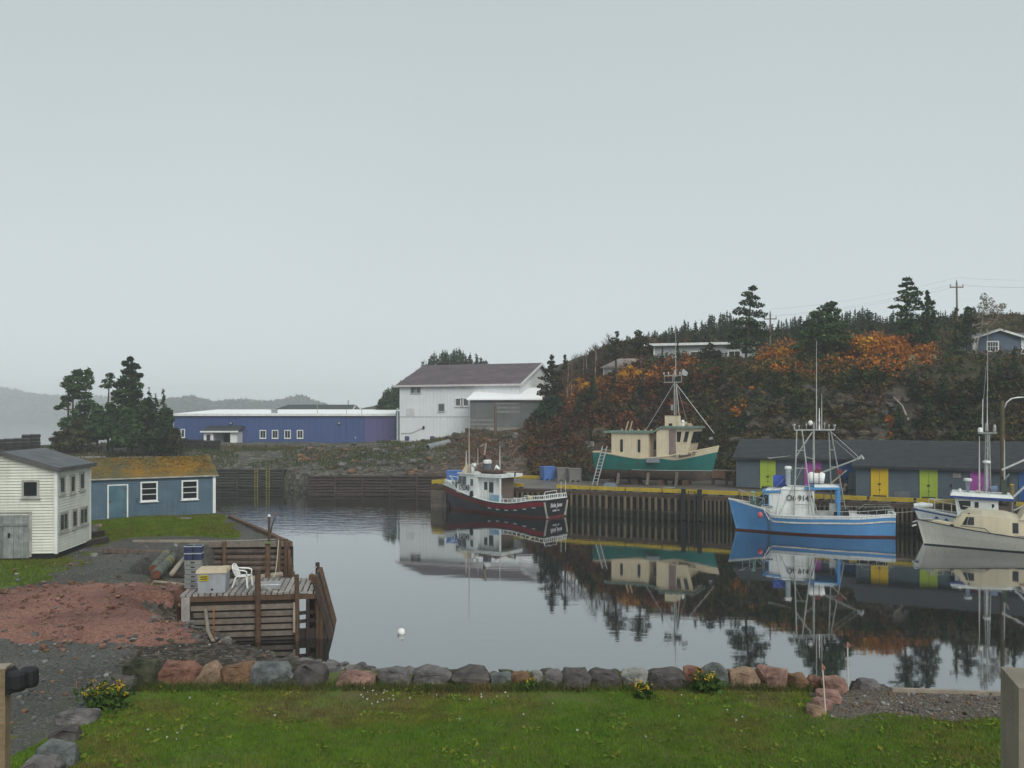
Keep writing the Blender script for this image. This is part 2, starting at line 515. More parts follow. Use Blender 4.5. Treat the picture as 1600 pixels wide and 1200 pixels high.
M_YARD = gravel_mat('grey_yard_gravel', (0.085, 0.082, 0.074), (0.040, 0.040, 0.036), (0.145, 0.138, 0.128), 26, (0.055, 0.075, 0.022), 0.55)
M_LAWN = mat('lawn_soil', (0.078, 0.108, 0.016), (0.095, 0.074, 0.030), scale=0.9, rough=0.95, bump=0.5, bscale=14, detail=9, contrast=(0.34, 0.55))
M_YGRASS = mat('yard_turf', (0.080, 0.115, 0.020), (0.050, 0.070, 0.018), scale=0.8, rough=0.95, bump=0.5, bscale=10, detail=8)
M_PATCH = gravel_mat('brown_path_gravel', (0.105, 0.085, 0.068), (0.05, 0.042, 0.034), (0.22, 0.19, 0.16), 34, (0.06, 0.07, 0.025), 0.45)
M_BED = mat('harbour_bed', (0.04, 0.036, 0.028), (0.02, 0.02, 0.016), scale=1.0)
M_BEACH = gravel_mat('wet_beach_shingle', (0.046, 0.036, 0.026), (0.016, 0.014, 0.011), (0.12, 0.10, 0.08), 9, (0.026, 0.023, 0.010), 0.8)
M_HILL = mat('hillside_earth', (0.060, 0.046, 0.026), (0.030, 0.030, 0.016), scale=0.25, rough=0.95, bump=0.6, bscale=2.5, detail=10, c3=(0.085, 0.050, 0.024), spots=0.7)
M_ROCK = mat('bedded_rock', (0.105, 0.088, 0.066), (0.022, 0.020, 0.017), scale=0.5, rough=0.9, bump=1.0, bscale=2.2, detail=10, c3=(0.030, 0.034, 0.016), spots=0.85, stretch=(.5, .5, 2.6))
M_BANK = gravel_mat('far_bank_scree', (0.082, 0.074, 0.058), (0.036, 0.036, 0.028), (0.17, 0.155, 0.13), 2.4, (0.050, 0.062, 0.022), 0.85)
M_REDBANK = gravel_mat('brown_bank_earth', (0.088, 0.060, 0.046), (0.046, 0.032, 0.025), (0.155, 0.115, 0.095), 2.2, (0.062, 0.055, 0.022), 0.7)

# --- near shore
X, Y, Z = grid_xyz(-60, 40, -8, 66, 0.28)
xc = (X[:-1, :-1] + X[1:, 1:]) / 2; yc = (Y[:-1, :-1] + Y[1:, 1:]) / 2; zc = (Z[:-1, :-1] + Z[1:, 1:]) / 2
nz = fbm(xc, yc, 0.5, 4, 21)
cls = np.zeros(xc.shape, int)                                           # 0 = yard
cls[zc < -1.3] = 3
beach = (zc >= -1.3) & (((zc < 1.35) & (yc < 33)) | ((yc > 22.7) & (yc < 31.5) & (xc > -10.4 + nz) & (xc < -3)))
lawn = (xc > -9.0 + nz * 0.5) & (yc < 22.4 + nz * 0.4) & (zc > 1.3)
lawn_left = (xc < -9.6 + nz * 0.4) & (xc > -11) & (yc < 17.2 + nz)      # strip of turf between the post and the boulders
path = (xc > 6.7 + nz * 0.7 + (yc - 18.6) * 0.05) & (yc > 18.7 + nz * 0.8) & (yc < 24)
gr_poly = np.array([pg(150, 846, 1.8)[:2], pg(240, 838, 1.8)[:2], pg(358, 842, 1.8)[:2], pg(368, 826, 1.8)[:2], pg(352, 807, 1.8)[:2], pg(240, 808, 1.8)[:2], pg(120, 818, 1.8)[:2]])
yg = sdist(gr_poly, xc, yc) + nz * 1.2 > 0
gr2 = np.array([pg(-60, 872, 1.8)[:2], pg(110, 868, 1.8)[:2], pg(170, 845, 1.8)[:2], pg(150, 880, 1.8)[:2], pg(60, 905, 1.8)[:2], pg(-60, 915, 1.8)[:2]])
yg2 = sdist(gr2, xc, yc) + nz * 3.0 > 0.1
cls[(yg | yg2) & (zc > 1.2)] = 2
cls[lawn | lawn_left] = 1
cls[path & (zc > 1.2)] = 5
cls[beach] = 4
YARD = terrain_pieces(['gravel_yard', 'lawn', 'yard_grass', 'harbour_bed', 'beach', 'gravel_path'], X, Y, Z, cls,
                      [M_YARD, M_LAWN, M_YGRASS, M_BED, M_BEACH, M_PATCH], ['structure'] * 6)
# --- far shore and hill
X, Y, Z = grid_xyz(-90, 110, 52, 215, 0.62)
xc = (X[:-1, :-1] + X[1:, 1:]) / 2; yc = (Y[:-1, :-1] + Y[1:, 1:]) / 2; zc = (Z[:-1, :-1] + Z[1:, 1:]) / 2
gx = np.maximum(abs(Z[1:, 1:] - Z[1:, :-1]), abs(Z[1:, 1:] - Z[:-1, 1:])) / 0.62
nz = fbm(xc, yc, 0.12, 4, 33)
inn = sdist(NEAR, xc, yc) > -2.0
cls = np.full(xc.shape, 2)
cls[(xc > 3 + nz * 4) & (zc > 1.0)] = 0
cls[(xc > 3) & (gx > 0.75) & (zc > 2.2) & (zc < 13) & (yc < 104) & (nz > -0.25)] = 1
cls[(xc > -9 + nz * 5) & (xc <= 3 + nz * 4) & (yc < 116) & (zc > 1.0)] = 3
cls[zc < -1.3] = 4
cls[inn] = 9
terrain_pieces(['hillside', 'cliff', 'shore_bank', 'earth_bank', 'harbour_bed'], X, Y, Z, cls, [M_HILL, M_ROCK, M_BANK, M_REDBANK, M_BED], ['structure'] * 5)

# wide ground sheet under and beyond everything
MB().box(-1400, 1400, -150, 1950, -3.2, -2.7).build('ground', M_BED)['kind'] = 'structure'

# far hills across the bay: mounds with wooded, uneven outlines
M_FARWOOD = leafmat('far_spruce_wood', (0.040, 0.046, 0.030), (0.020, 0.026, 0.018), rand=0.0, scale=0.03)
def far_hill(name, pts, d, depth, seed):
    """pts = outline (px, py) seen at distance d"""
    xs = np.linspace(pts[0][0], pts[-1][0], 90)
    tops = np.interp(xs, [p[0] for p in pts], [p[1] for p in pts])
    wx = (xs - CX) * d / FPX; wz = EYE - (tops - YH) * d / FPX
    vs, fs = [], []
    prof = [(-1.0, -0.02), (-0.96, 0.10), (-0.7, 0.42), (-0.42, 0.72), (-0.2, 0.92), (0.0, 1.0), (0.4, 0.8), (1.0, -0.1)]
    r = np.random.default_rng(seed)
    for i in range(90):
        for t, k in prof:
            vs.append((wx[i] * (1 + t * depth / d), d + t * depth, wz[i] * k * (1 + r.uniform(-.05, .05)) - 0.3))
    n = len(prof)
    for i in range(89):
        for k in range(n - 1):
            fs.append((i * n + k, (i + 1) * n + k, (i + 1) * n + k + 1, i * n + k + 1))
    MB().add(vs, fs).build(name, M_FARWOOD, smooth=True)['kind'] = 'structure'
    c = []
    for q in range(5200):                                             # crowns of the wood on the slope and along its skyline
        i = r.uniform(0, 88.9); t = -abs(r.normal(0, 0.42)) if r.random() < 0.8 else r.uniform(-.06, .1)
        if t < -0.97: continue
        k = np.interp(t, [p[0] for p in prof], [p[1] for p in prof])
        hgt = np.interp(i, range(90), wz) * k
        c.append((np.interp(i, range(90), wx) * (1 + t * depth / d), d + t * depth, hgt + r.uniform(-.8, .9) * d / 700))
    c = np.array(c)
    v = leaf_tris(c, d * r.uniform(0.003, 0.0065, len(c)), flat=1.0, stretch=1.5, r=r)
    o = link('far_woods', tri_mesh('far_woods', v, M_FARWOOD)); o['kind'] = 'stuff'
far_hill('far_hill', [(-420, 600), (-200, 592), (-60, 598), (0, 608), (30, 614), (60, 619), (110, 623), (180, 622), (250, 630), (330, 640), (420, 655)], 1500, 260, 3)
far_hill('far_hill', [(120, 640), (180, 634), (262, 627), (300, 622), (335, 631), (380, 627), (420, 631), (452, 625), (470, 620), (488, 629), (520, 640), (600, 652)], 950, 130, 4)

# water
def water_mat():
    m = bpy.data.materials.new('harbour_water'); m.use_nodes = True
    t = m.node_tree; N = t.nodes; L = t.links
    p = N['Principled BSDF']
    p.inputs['Base Color'].default_value = (0.010, 0.012, 0.011, 1)
    p.inputs['Roughness'].default_value = 0.03
    p.inputs['IOR'].default_value = 1.5
    tcn = N.new('ShaderNodeTexCoord')
    mp = N.new('ShaderNodeMapping'); mp.inputs['Scale'].default_value = (0.35, 1.0, 1.0)
    L.new(tcn.outputs['Object'], mp.inputs['Vector'])
    n1 = N.new('ShaderNodeTexNoise'); n1.inputs['Scale'].default_value = 1.5; n1.inputs['Detail'].default_value = 3
    L.new(mp.outputs[0], n1.inputs['Vector'])
    n2 = N.new('ShaderNodeTexNoise'); n2.inputs['Scale'].default_value = 0.05; n2.inputs['Detail'].default_value = 3   # cat's paws: calm and ruffled areas
    L.new(tcn.outputs['Object'], n2.inputs['Vector'])
    mr = N.new('ShaderNodeMapRange'); mr.inputs[1].default_value = 0.42; mr.inputs[2].default_value = 0.68; mr.inputs[3].default_value = 0.02; mr.inputs[4].default_value = 0.09
    L.new(n2.outputs['Fac'], mr.inputs[0])
    sy = N.new('ShaderNodeSeparateXYZ'); L.new(tcn.outputs['Object'], sy.inputs[0])
    my = N.new('ShaderNodeMapRange'); my.inputs[1].default_value = 120; my.inputs[2].default_value = 220; my.inputs[4].default_value = 0.7   # the open bay is ruffled
    L.new(sy.outputs['Y'], my.inputs[0])
    ad = N.new('ShaderNodeMath'); ad.operation = 'ADD'; L.new(mr.outputs[0], ad.inputs[0]); L.new(my.outputs[0], ad.inputs[1])
    vd = N.new('ShaderNodeVectorMath'); vd.operation = 'DISTANCE'; vd.inputs[1].default_value = (-15, 73, 0); L.new(tcn.outputs['Object'], vd.inputs[0])   # a cat's paw in the arm of the harbour
    mc = N.new('ShaderNodeMapRange'); mc.inputs[1].default_value = 17; mc.inputs[2].default_value = 5; mc.inputs[4].default_value = 0.5; L.new(vd.outputs['Value'], mc.inputs[0])
    a2 = N.new('ShaderNodeMath'); a2.operation = 'ADD'; L.new(ad.outputs[0], a2.inputs[0]); L.new(mc.outputs[0], a2.inputs[1]); ad = a2
    bu = N.new('ShaderNodeBump'); bu.inputs['Distance'].default_value = 0.05
    L.new(ad.outputs[0], bu.inputs['Strength'])
    L.new(n1.outputs['Fac'], bu.inputs['Height']); L.new(bu.outputs[0], p.inputs['Normal'])
    gl = N.new('ShaderNodeBsdfGlossy'); gl.inputs['Color'].default_value = (0.80, 0.82, 0.84, 1); gl.inputs['Roughness'].default_value = 0.03
    L.new(bu.outputs[0], gl.inputs['Normal'])
    mx = N.new('ShaderNodeMixShader'); mx.inputs[0].default_value = 0.38            # extra mirror layer, added to brighten the sky's reflection
    L.new(p.outputs[0], mx.inputs[1]); L.new(gl.outputs[0], mx.inputs[2]); L.new(mx.outputs[0], N['Material Output'].inputs['Surface'])
    return m
MB().add([(-1390, -20, 0), (1390, -20, 0), (1390, 1940, 0), (-1390, 1940, 0)], [(0, 1, 2, 3)]).build('water', water_mat())['kind'] = 'structure'

# the fog over the harbour
M_HAZE = bpy.data.materials.new('haze_air'); M_HAZE.use_nodes = True
_n = M_HAZE.node_tree.nodes; _n.remove(_n['Principled BSDF'])
_pv = _n.new('ShaderNodeVolumePrincipled')
_pv.inputs['Color'].default_value = (0.93, 0.96, 0.98, 1)
_pv.inputs['Density'].default_value = 0.0007
M_HAZE.node_tree.links.new(_pv.outputs[0], _n['Material Output'].inputs['Volume'])
MB().box(-1450, 1450, -160, 2000, -4.2, 66).build('haze', M_HAZE)['kind'] = 'stuff'
# ------------------------------------------------------------------ building helper
def side_box(mb, side, a0, a1, out0, out1, z0, z1, W=0, D=0, m=0):
    """box on a wall: a along it, out measured outward. front: y = 0, right end: x = W, left end: x = 0"""
    if side == 'f': mb.box(a0, a1, -out1, -out0, z0, z1, m)
    elif side == 'r': mb.box(W + out0, W + out1, a0, a1, z0, z1, m)
    elif side == 'l': mb.box(-out1, -out0, a0, a1, z0, z1, m)
    elif side == 'b': mb.box(a0, a1, D + out0, D + out1, z0, z1, m)

def lap(mb, side, a0, a1, z0, z1, h, W=0, lim=None, m=0):
    """lapped boards; lim(z) gives the run (a0, a1) that a gable leaves at height z"""
    z = z0
    while z < z1 - 0.01:
        t = min(z + h, z1)
        b0, b1 = (a0, a1) if lim is None else lim(z)
        c0, c1 = (a0, a1) if lim is None else lim(t)
        if b1 - b0 > 0.03 and c1 - c0 > -0.01:
            def P(a, o, zz):
                return {'f': (a, -o, zz), 'r': (W + o, a, zz), 'l': (-o, a, zz)}[side]
            jt = rnd.uniform(-.003, .003)
            vs = [P(b0, 0.0, z), P(b1, 0.0, z), P(b1, .058 + jt, z), P(b0, .058 + jt, z), P(c0, 0.0, t), P(c1, 0.0, t), P(c1, .008, t), P(c0, .008, t)]
            mb.hexa(vs, m)
        z = t
    return mb

def window(root, side, ac, zc, w, h, frame_m, W=0, D=0, cols=1, rows=1, fw=0.08, out=0.075, name='window', label=None, sill=True, pane_m=None):
    """frame (a part) with its pane and glazing bars as sub-parts"""
    mb = MB()
    a0, a1, z0, z1 = ac - w / 2, ac + w / 2, zc - h / 2, zc + h / 2
    side_box(mb, side, a0, a1, 0.012, out, z1 - fw, z1, W, D); side_box(mb, side, a0, a1, 0.012, out, z0, z0 + fw, W, D)
    side_box(mb, side, a0, a0 + fw, 0.012, out - .003, z0 + fw, z1 - fw, W, D); side_box(mb, side, a1 - fw, a1, 0.012, out - .003, z0 + fw, z1 - fw, W, D)
    if sill: side_box(mb, side, a0 - .05, a1 + .05, 0.012, out + .05, z0 - .05, z0 - .002, W, D)
    o = mb.build(name, frame_m, root)
    if label: o['label'] = label
    p = MB(); side_box(p, side, a0 + fw, a1 - fw, 0.010, 0.061, z0 + fw, z1 - fw, W, D)
    p.build('pane', pane_m or GLASS, o)
    b = MB()
    for i in range(1, cols):
        x = a0 + fw + (w - 2 * fw) * i / cols
        side_box(b, side, x - .02, x + .02, .062, out - .006, z0 + fw, z1 - fw, W, D)
    for i in range(1, rows):
        z = z0 + fw + (h - 2 * fw) * i / rows
        side_box(b, side, a0 + fw, a1 - fw, .062, out - .009, z - .02, z + .02, W, D)
    if b.f: b.build('glazing_bar', frame_m, o)
    return o

# ------------------------------------------------------------------ near sheds
M_CREAM = mat('cream_clapboard', (0.66, 0.67, 0.59), (0.52, 0.535, 0.46), scale=0.8, rough=0.7, streak=0.35, c3=(0.30, 0.30, 0.24), bump=0.1)
M_FELT = mat('grey_roof_felt', (0.135, 0.145, 0.155), (0.075, 0.082, 0.090), scale=1.2, rough=0.8, bump=0.2, bscale=6, streak=0.2)
M_GREYDOOR = wood('grey_barn_door', (0.26, 0.285, 0.27), (0.15, 0.165, 0.155), c3=(0.09, 0.06, 0.04), spots=0.5)
M_SASH = mat('weathered_sash', (0.40, 0.40, 0.36), (0.25, 0.25, 0.22), rough=0.8)
M_DIRTY = mat('dusty_glass', (0.085, 0.10, 0.10), (0.035, 0.045, 0.045), scale=3, rough=0.2, bump=0)

def cream_shed():
    W, D = 4.35, 3.95
    p = pg(88, 873, 1.8)
    root = thing('boat_shed', 'cream clapboard two-storey shed with grey barn door and low felt roof', 'shed', (p.x - W * math.cos(R(5.9)), p.y - W * math.sin(R(5.9)), 1.80), R(5.9))
    H0, H1 = 3.92, 4.58                       # eaves and ridge
    rx = W / 2
    MB().prism([(0.02, 0.0), (W - .02, 0), (W - .02, H0), (rx, H1), (.02, H0)], 'y', 0.02, D - .02).build('wall', M_CREAM, root)
    mb = MB()
    lim = lambda z: (0, W) if z <= H0 else ((z - H0) / (H1 - H0) * rx, W - (z - H0) / (H1 - H0) * rx)
    lap(mb, 'f', 0, W, 0.25, H1 - .03, 0.125, W, lim)
    lap(mb, 'r', 0, D, 0.25, H0, 0.125, W)
    mb.build('siding', M_CREAM, root, kind='stuff')
    MB().box(-.02, W + .02, -.02, D, -.25, .25).build('skirting_board', DARK, root)
    for q in range(9):
        m = MB(); a = .25 + q * .45; s = rnd.uniform(.12, .2)
        m.lathe((W + .1, a, -.28), [(s * .7, 0), (s, .1), (s * .9, .2), (s * .3, .28)], 7); m.build('footing_stone', M_ROCK, root)
    m = MB(); m.box(W - .06, W + .066, -.068, .05, .22, H0 + .03).build('corner_board', WHITE, root)
    m = MB(); m.box(W - .05, W + .066, D - .08, D + .03, .22, H0).build('corner_board', WHITE, root)
    ov = .22
    rf = MB()
    ze = H0 - ov * (H1 - H0) / rx
    rf.slab([(rx, -ov, H1 + .10), (W + ov, -ov, ze + .10), (W + ov, D + .25, ze + .10), (rx, D + .25, H1 + .10)], .10)
    rf.slab([(-ov, -ov, ze + .10), (rx, -ov, H1 + .10), (rx, D + .25, H1 + .10), (-ov, D + .25, ze + .10)], .10)
    r_ = rf.build('roof', M_FELT, root)
    fb = MB()
    fb.hexa([(rx, -ov - .03, H1 - .07), (W + ov, -ov - .03, ze - .07), (W + ov, -ov - .002, ze - .07), (rx, -ov - .002, H1 - .07), (rx, -ov - .03, H1 + .11), (W + ov, -ov - .03, ze + .11), (W + ov, -ov - .002, ze + .11), (rx, -ov - .002, H1 + .11)])
    fb.box(W + ov + .002, W + ov + .03, -ov, D + .25, ze - .06, ze + .11)
    fb.build('barge_board', mat('dark_trim', (0.10, 0.10, 0.10)), r_)
    window(root, 'f', W - 1.05, 2.92 + .12, .72, .78, M_SASH, fw=.09, label='square window high in the gable')
    for px0, y0, zc, w, h in [(0, .52, 3.16, .62, .82), (0, 1.72, 3.12, .58, .86), (0, 2.85, 3.16, .62, .86), (0, .70, 1.52, .98, .86), (0, 1.95, 1.52, .62, .86), (0, 3.05, 1.52, .98, .84)]:
        window(root, 'r', y0, zc, w, h, M_SASH, W=W, cols=2 if w > .8 else 1, rows=1, fw=.10, pane_m=M_DIRTY)
    d = MB(); d.box(.9, W - 1.10, -.07, -.012, .05, 1.92)
    dr = d.build('barn_door', M_GREYDOOR, root)
    for q in range(11):
        x = .92 + q * .213
        MB().box(x, x + .205, -.095 - rnd.uniform(0, .008), -.071, .06, 1.90).build('door_board', M_GREYDOOR, dr)
    MB().box(.95, W - 1.15, -.13, -.10, 1.45, 1.56).build('door_batten', M_GREYDOOR, dr)
    MB().box(W - 1.95, W - 1.87, -.14, -.097, .95, 1.15).build('latch', DARK, dr)
    MB().box(W - 1.092, W - 1.0, -.075, -.03, .1, 2.0).box(.8, W - 1.0, -.075, -.03, 2.003, 2.06).build('door_frame', M_SASH, root)
cream_shed()

M_BLUECLAP = mat('faded_blue_clapboard', (0.090, 0.145, 0.192), (0.066, 0.110, 0.148), scale=0.9, rough=0.75, streak=0.55, c3=(0.16, 0.19, 0.20), bump=0.15)
M_BLUEDOOR = mat('faded_blue_door', (0.085, 0.170, 0.215), (0.055, 0.115, 0.15), scale=1.4, rough=0.7, streak=0.5, c3=(0.16, 0.17, 0.15))
M_MOSSROOF = mat('mossy_roof_felt', (0.25, 0.135, 0.016), (0.080, 0.078, 0.040), scale=0.55, rough=0.95, bump=0.6, bscale=9, detail=10, contrast=(0.40, 0.66), c3=(0.115, 0.105, 0.026), spots=0.7)
def blue_shed():
    pr = pg(335, 803, 1.78)
    ang = R(31.0)
    W, D = 10.6, 4.6
    root = thing('store_shed', 'faded blue clapboard shed with orange lichen covering its roof', 'shed', (pr.x - W * math.cos(ang), pr.y - W * math.sin(ang), 1.78), ang)
    H0, H1, rx = 2.48, 3.52, D / 2
    MB().prism([(0.02, -.3), (D - .02, -.3), (D - .02, H0), (rx, H1), (.02, H0)], 'x', 0.02, W - .02).build('wall', M_BLUECLAP, root)
    mb = MB(); lap(mb, 'f', 0, W, 0.05, H0, 0.13, W)
    lap(mb, 'r', 0, D, 0.05, H1 - .03, 0.13, W, lambda z: (0, D) if z <= H0 else ((z - H0) / (H1 - H0) * rx, D - (z - H0) / (H1 - H0) * rx))
    mb.build('siding', M_BLUECLAP, root, kind='stuff')
    MB().box(W - .11, W + .066, -.068, .09, .02, H0).build('corner_board', WHITE, root)
    ov = .18; ze = H0 - ov * (H1 - H0) / rx
    rf = MB()
    rf.slab([(-.2, -ov, ze + .10), (W + .22, -ov, ze + .10), (W + .22, rx, H1 + .10), (-.2, rx, H1 + .10)], .09)
    rf.slab([(-.2, rx, H1 + .10), (W + .22, rx, H1 + .10), (W + .22, D + ov, ze + .10), (-.2, D + ov, ze + .10)], .09)
    r_ = rf.build('roof', M_MOSSROOF, root)
    MB().box(-.2, W + .22, -ov - .03, -ov - .002, ze + .0, ze + .085).build('eaves_board', M_SASH, r_)
    # lichen cushions standing proud of the felt
    c = []
    for q in range(2600):
        x = W * (1 - abs(rnd.gauss(0, .42))); t = rnd.uniform(.12, 1.0)
        if 0 < x < W and rnd.random() < t + .15: c.append((x, -ov + t * (rx + ov), ze + .11 + t * (H1 - ze)))
    mo = link('lichen', tri_mesh('lichen', leaf_tris(np.array(c), rng.uniform(.05, .11, len(c)), flat=.15), mat('orange_lichen', (0.30, 0.155, 0.014), (0.150, 0.100, 0.016), scale=.7, rough=1)), r_); mo['kind'] = 'stuff'
    # door
    xd = 4.93
    d = MB().box(xd - .5, xd + .5, -.066, -.012, .10, 2.02).build('door', M_BLUEDOOR, root)
    for q in range(5): MB().box(xd - .49 + q * .198, xd - .30 + q * .198, -.085, -.067, .12, 2.0).build('door_board', M_BLUEDOOR, d)
    MB().box(xd + .36, xd + .50, -.098, -.086, 1.78, 1.83).box(xd + .36, xd + .50, -.098, -.086, .35, .40).box(xd - .48, xd - .40, -.1, -.086, 1.0, 1.14).build('hinge', RUST, d)
    MB().box(xd - .58, xd - .502, -.10, -.03, .08, 2.10).box(xd + .502, xd + .58, -.10, -.03, .08, 2.10).box(xd - .502, xd + .502, -.10, -.03, 2.03, 2.10).build('door_frame', WHITE, root)
    for ac in (6.70, 9.09):
        window(root, 'f', ac, 1.60, 1.00, 1.22, WHITE, W=W, rows=3, fw=.09, out=.10)
    MB().box(5.95, 6.05, -.09, -.03, .95, 1.2).build('electric_box', mat('dark_blue_box', (.05, .09, .12)), root)
    MB().box(xd - .55, xd + .6, -.62, -.06, -.22, .0).build('doorstep', wood('step_wood', (.10, .09, .08), (.05, .045, .04)), root)
blue_shed()

# ------------------------------------------------------------------ boulders
def rock_mesh(name, w, d, h, m, seed, flat=0.15, sub=2, rough=0.07):
    """angular quarry stone: the hull of scattered points, chipped by noise; base near z = 0"""
    r = random.Random(seed)
    bm = bmesh.new()
    for q in range(30):
        v = Vector((r.gauss(0, 1), r.gauss(0, 1), r.gauss(0, 1))).normalized()
        e = 0.5
        v = Vector([math.copysign(abs(c) ** e, c) for c in v])
        bm.verts.new((v.x * w / 2 * r.uniform(.86, 1.0), v.y * d / 2 * r.uniform(.86, 1.0), (v.z * .5 + .5) * h * r.uniform(.9, 1.0)))
    res = bmesh.ops.convex_hull(bm, input=bm.verts)
    junk = [g for g in res['geom_interior'] if isinstance(g, bmesh.types.BMVert)]
    bmesh.ops.delete(bm, geom=junk, context='VERTS')
    bmesh.ops.bevel(bm, geom=list(bm.edges), offset=min(w, d, h) * .055, segments=1, affect='EDGES', profile=.6, clamp_overlap=True)
    bmesh.ops.triangulate(bm, faces=bm.faces)
    if sub:
        for q in range(sub): bmesh.ops.subdivide_edges(bm, edges=[e for e in bm.edges if e.calc_length() > max(w, h) * .10], cuts=1)
    s = max(w, d, h)
    for v in bm.verts:
        n = mnoise.noise_vector(v.co * (2.6 / s) + Vector((seed * 3.1, 0, 0))) + 0.5 * mnoise.noise_vector(v.co * (7 / s) + Vector((0, seed, 0)))
        v.co += n * s * rough + mnoise.noise_vector(v.co * (19 / s) + Vector((seed, seed, 0))) * s * rough * .28
    bmesh.ops.recalc_face_normals(bm, faces=bm.faces)
    me = bpy.data.meshes.new(name); bm.to_mesh(me); bm.free()
    me.materials.append(m)
    return me

def stone_mat(name, a, b, c=None):
    a = tuple(min(.5, x * 1.3) for x in a); b = tuple(x * .62 for x in b)
    return mat(name, a, b, scale=1.9, rough=0.88, bump=0.8, bscale=9, detail=9, c3=c or tuple(x * .5 for x in b), spots=0.55, coords='Object')
ST = {
    'red': stone_mat('red_granite', (0.215, 0.105, 0.075), (0.130, 0.062, 0.045), (0.10, 0.085, 0.06)),
    'tan': stone_mat('tan_sandstone', (0.27, 0.185, 0.125), (0.150, 0.095, 0.062)),
    'brown': stone_mat('orange_brown_stone', (0.200, 0.115, 0.065), (0.115, 0.066, 0.040), (0.07, 0.065, 0.035)),
    'blue': stone_mat('blue_grey_stone', (0.145, 0.160, 0.155), (0.070, 0.080, 0.080), (0.045, 0.048, 0.038)),
    'grey': stone_mat('grey_stone', (0.150, 0.140, 0.135), (0.075, 0.070, 0.068), (0.055, 0.052, 0.040)),
    'dark': stone_mat('dark_stone', (0.090, 0.080, 0.074), (0.045, 0.040, 0.038), (0.05, 0.055, 0.03)),
    'moss': stone_mat('mossy_stone', (0.065, 0.068, 0.038), (0.034, 0.036, 0.024), (0.075, 0.085, 0.03)),
    'pink': stone_mat('pink_granite', (0.27, 0.160, 0.130), (0.165, 0.092, 0.074)),
    'pale': stone_mat('pale_grey_stone', (0.26, 0.255, 0.235), (0.13, 0.13, 0.12)),
}
BOULDERS = [  # x0, x1, top, base (photo), stone, label
    (187, 242, 1020, 1076, 'moss', 'upright moss-green boulder at the corner of the stone row'),
    (243, 302, 1027, 1073, 'red', 'reddish boulder just beside the moss-green corner boulder'),
    (296, 341, 1030, 1075, 'tan', 'squat boulder with a pale tan top between two redder boulders'),
    (340, 394, 1028, 1072, 'brown', 'orange-brown boulder beside the pale tan-topped one'),
    (389, 456, 1026, 1076, 'blue', 'broad blue-grey veined boulder at the foot of the shingle beach'),
    (446, 506, 1034, 1076, 'dark', 'dark boulder with a flat grey top below the dock piles'),
    (519, 588, 1043, 1075, 'pink', 'long low boulder with a flat pink top'),
    (586, 638, 1036, 1073, 'grey', 'rounded grey boulder next to the flat pink-topped one'),
    (640, 704, 1038, 1073, 'grey', 'wide blocky grey boulder with an even top edge'),
    (705, 766, 1040, 1073, 'dark', 'wide dark grey boulder half behind a clump of brown grass'),
    (766, 801, 1046, 1073, 'blue', 'small rounded blue-grey boulder in mid-row'),
    (799, 829, 1046, 1073, 'brown', 'small brown upright stone beside the small rounded grey one'),
    (831, 850, 1049, 1068, 'pale', 'smallest stone of the row, whitish and half hidden by weeds'),
    (846, 880, 1043, 1076, 'grey', 'upright slate-grey boulder with a rounded head'),
    (873, 923, 1039, 1079, 'dark', 'tall dark brown squared boulder in mid-row'),
    (919, 972, 1042, 1078, 'dark', 'dark boulder sloping down towards the pale peaked one'),
    (970, 1017, 1041, 1077, 'pale', 'pale grey peaked boulder'),
    (1014, 1073, 1040, 1080, 'dark', 'dark pointed boulder behind the yellow ragwort'),
    (1069, 1103, 1036, 1075, 'red', 'narrow red boulder between two dark ones'),
    (1100, 1139, 1031, 1076, 'blue', 'tall blue-green grey boulder with a flat tilted top'),
    (1138, 1191, 1039, 1077, 'tan', 'orange-tan boulder leaning towards the big pink one'),
    (1187, 1236, 1035, 1079, 'pink', 'largest pink granite boulder with a sloping flat top'),
    (1234, 1266, 1048, 1079, 'brown', 'squared orange-brown block beside the largest pink boulder'),
    (1264, 1294, 1050, 1079, 'red', 'squared red-brown block touching the stone pile at the row end'),
    (1288, 1328, 1051, 1086, 'pink', 'topmost pink stone where the row turns towards the lawn'),
    (1281, 1318, 1075, 1101, 'pink', 'banded pink stone second in the line running down to the lawn'),
    (1272, 1305, 1094, 1113, 'pink', 'flattish pink stone third in the line running down to the lawn'),
    (1263, 1294, 1106, 1123, 'tan', 'lowest tan stone at the lawn end of the short side line'),
    (1318, 1350, 1060, 1080, 'brown', 'orange stone lying just behind the corner of the gravel path'),
    (1344, 1377, 1063, 1080, 'grey', 'grey rubble stone lying between the orange stone and the water'),
    (150, 206, 1052, 1090, 'dark', 'slanting dark slab stone below the moss-green corner boulder'),
    (118, 156, 1083, 1112, 'blue', 'pale blue-grey stone behind the yellow flowering clump'),
    (78, 140, 1112, 1137, 'grey', 'flat wedge-shaped grey stone on the gravel edge of the lawn'),
    (72, 124, 1132, 1162, 'dark', 'dark smooth humped stone below the flat wedge-shaped one'),
    (48, 114, 1152, 1203, 'blue', 'large fissured blue-grey stone near the floodlight post'),
    (22, 84, 1180, 1222, 'grey', 'grey stone cut by the lower edge beside the floodlight post'),
]
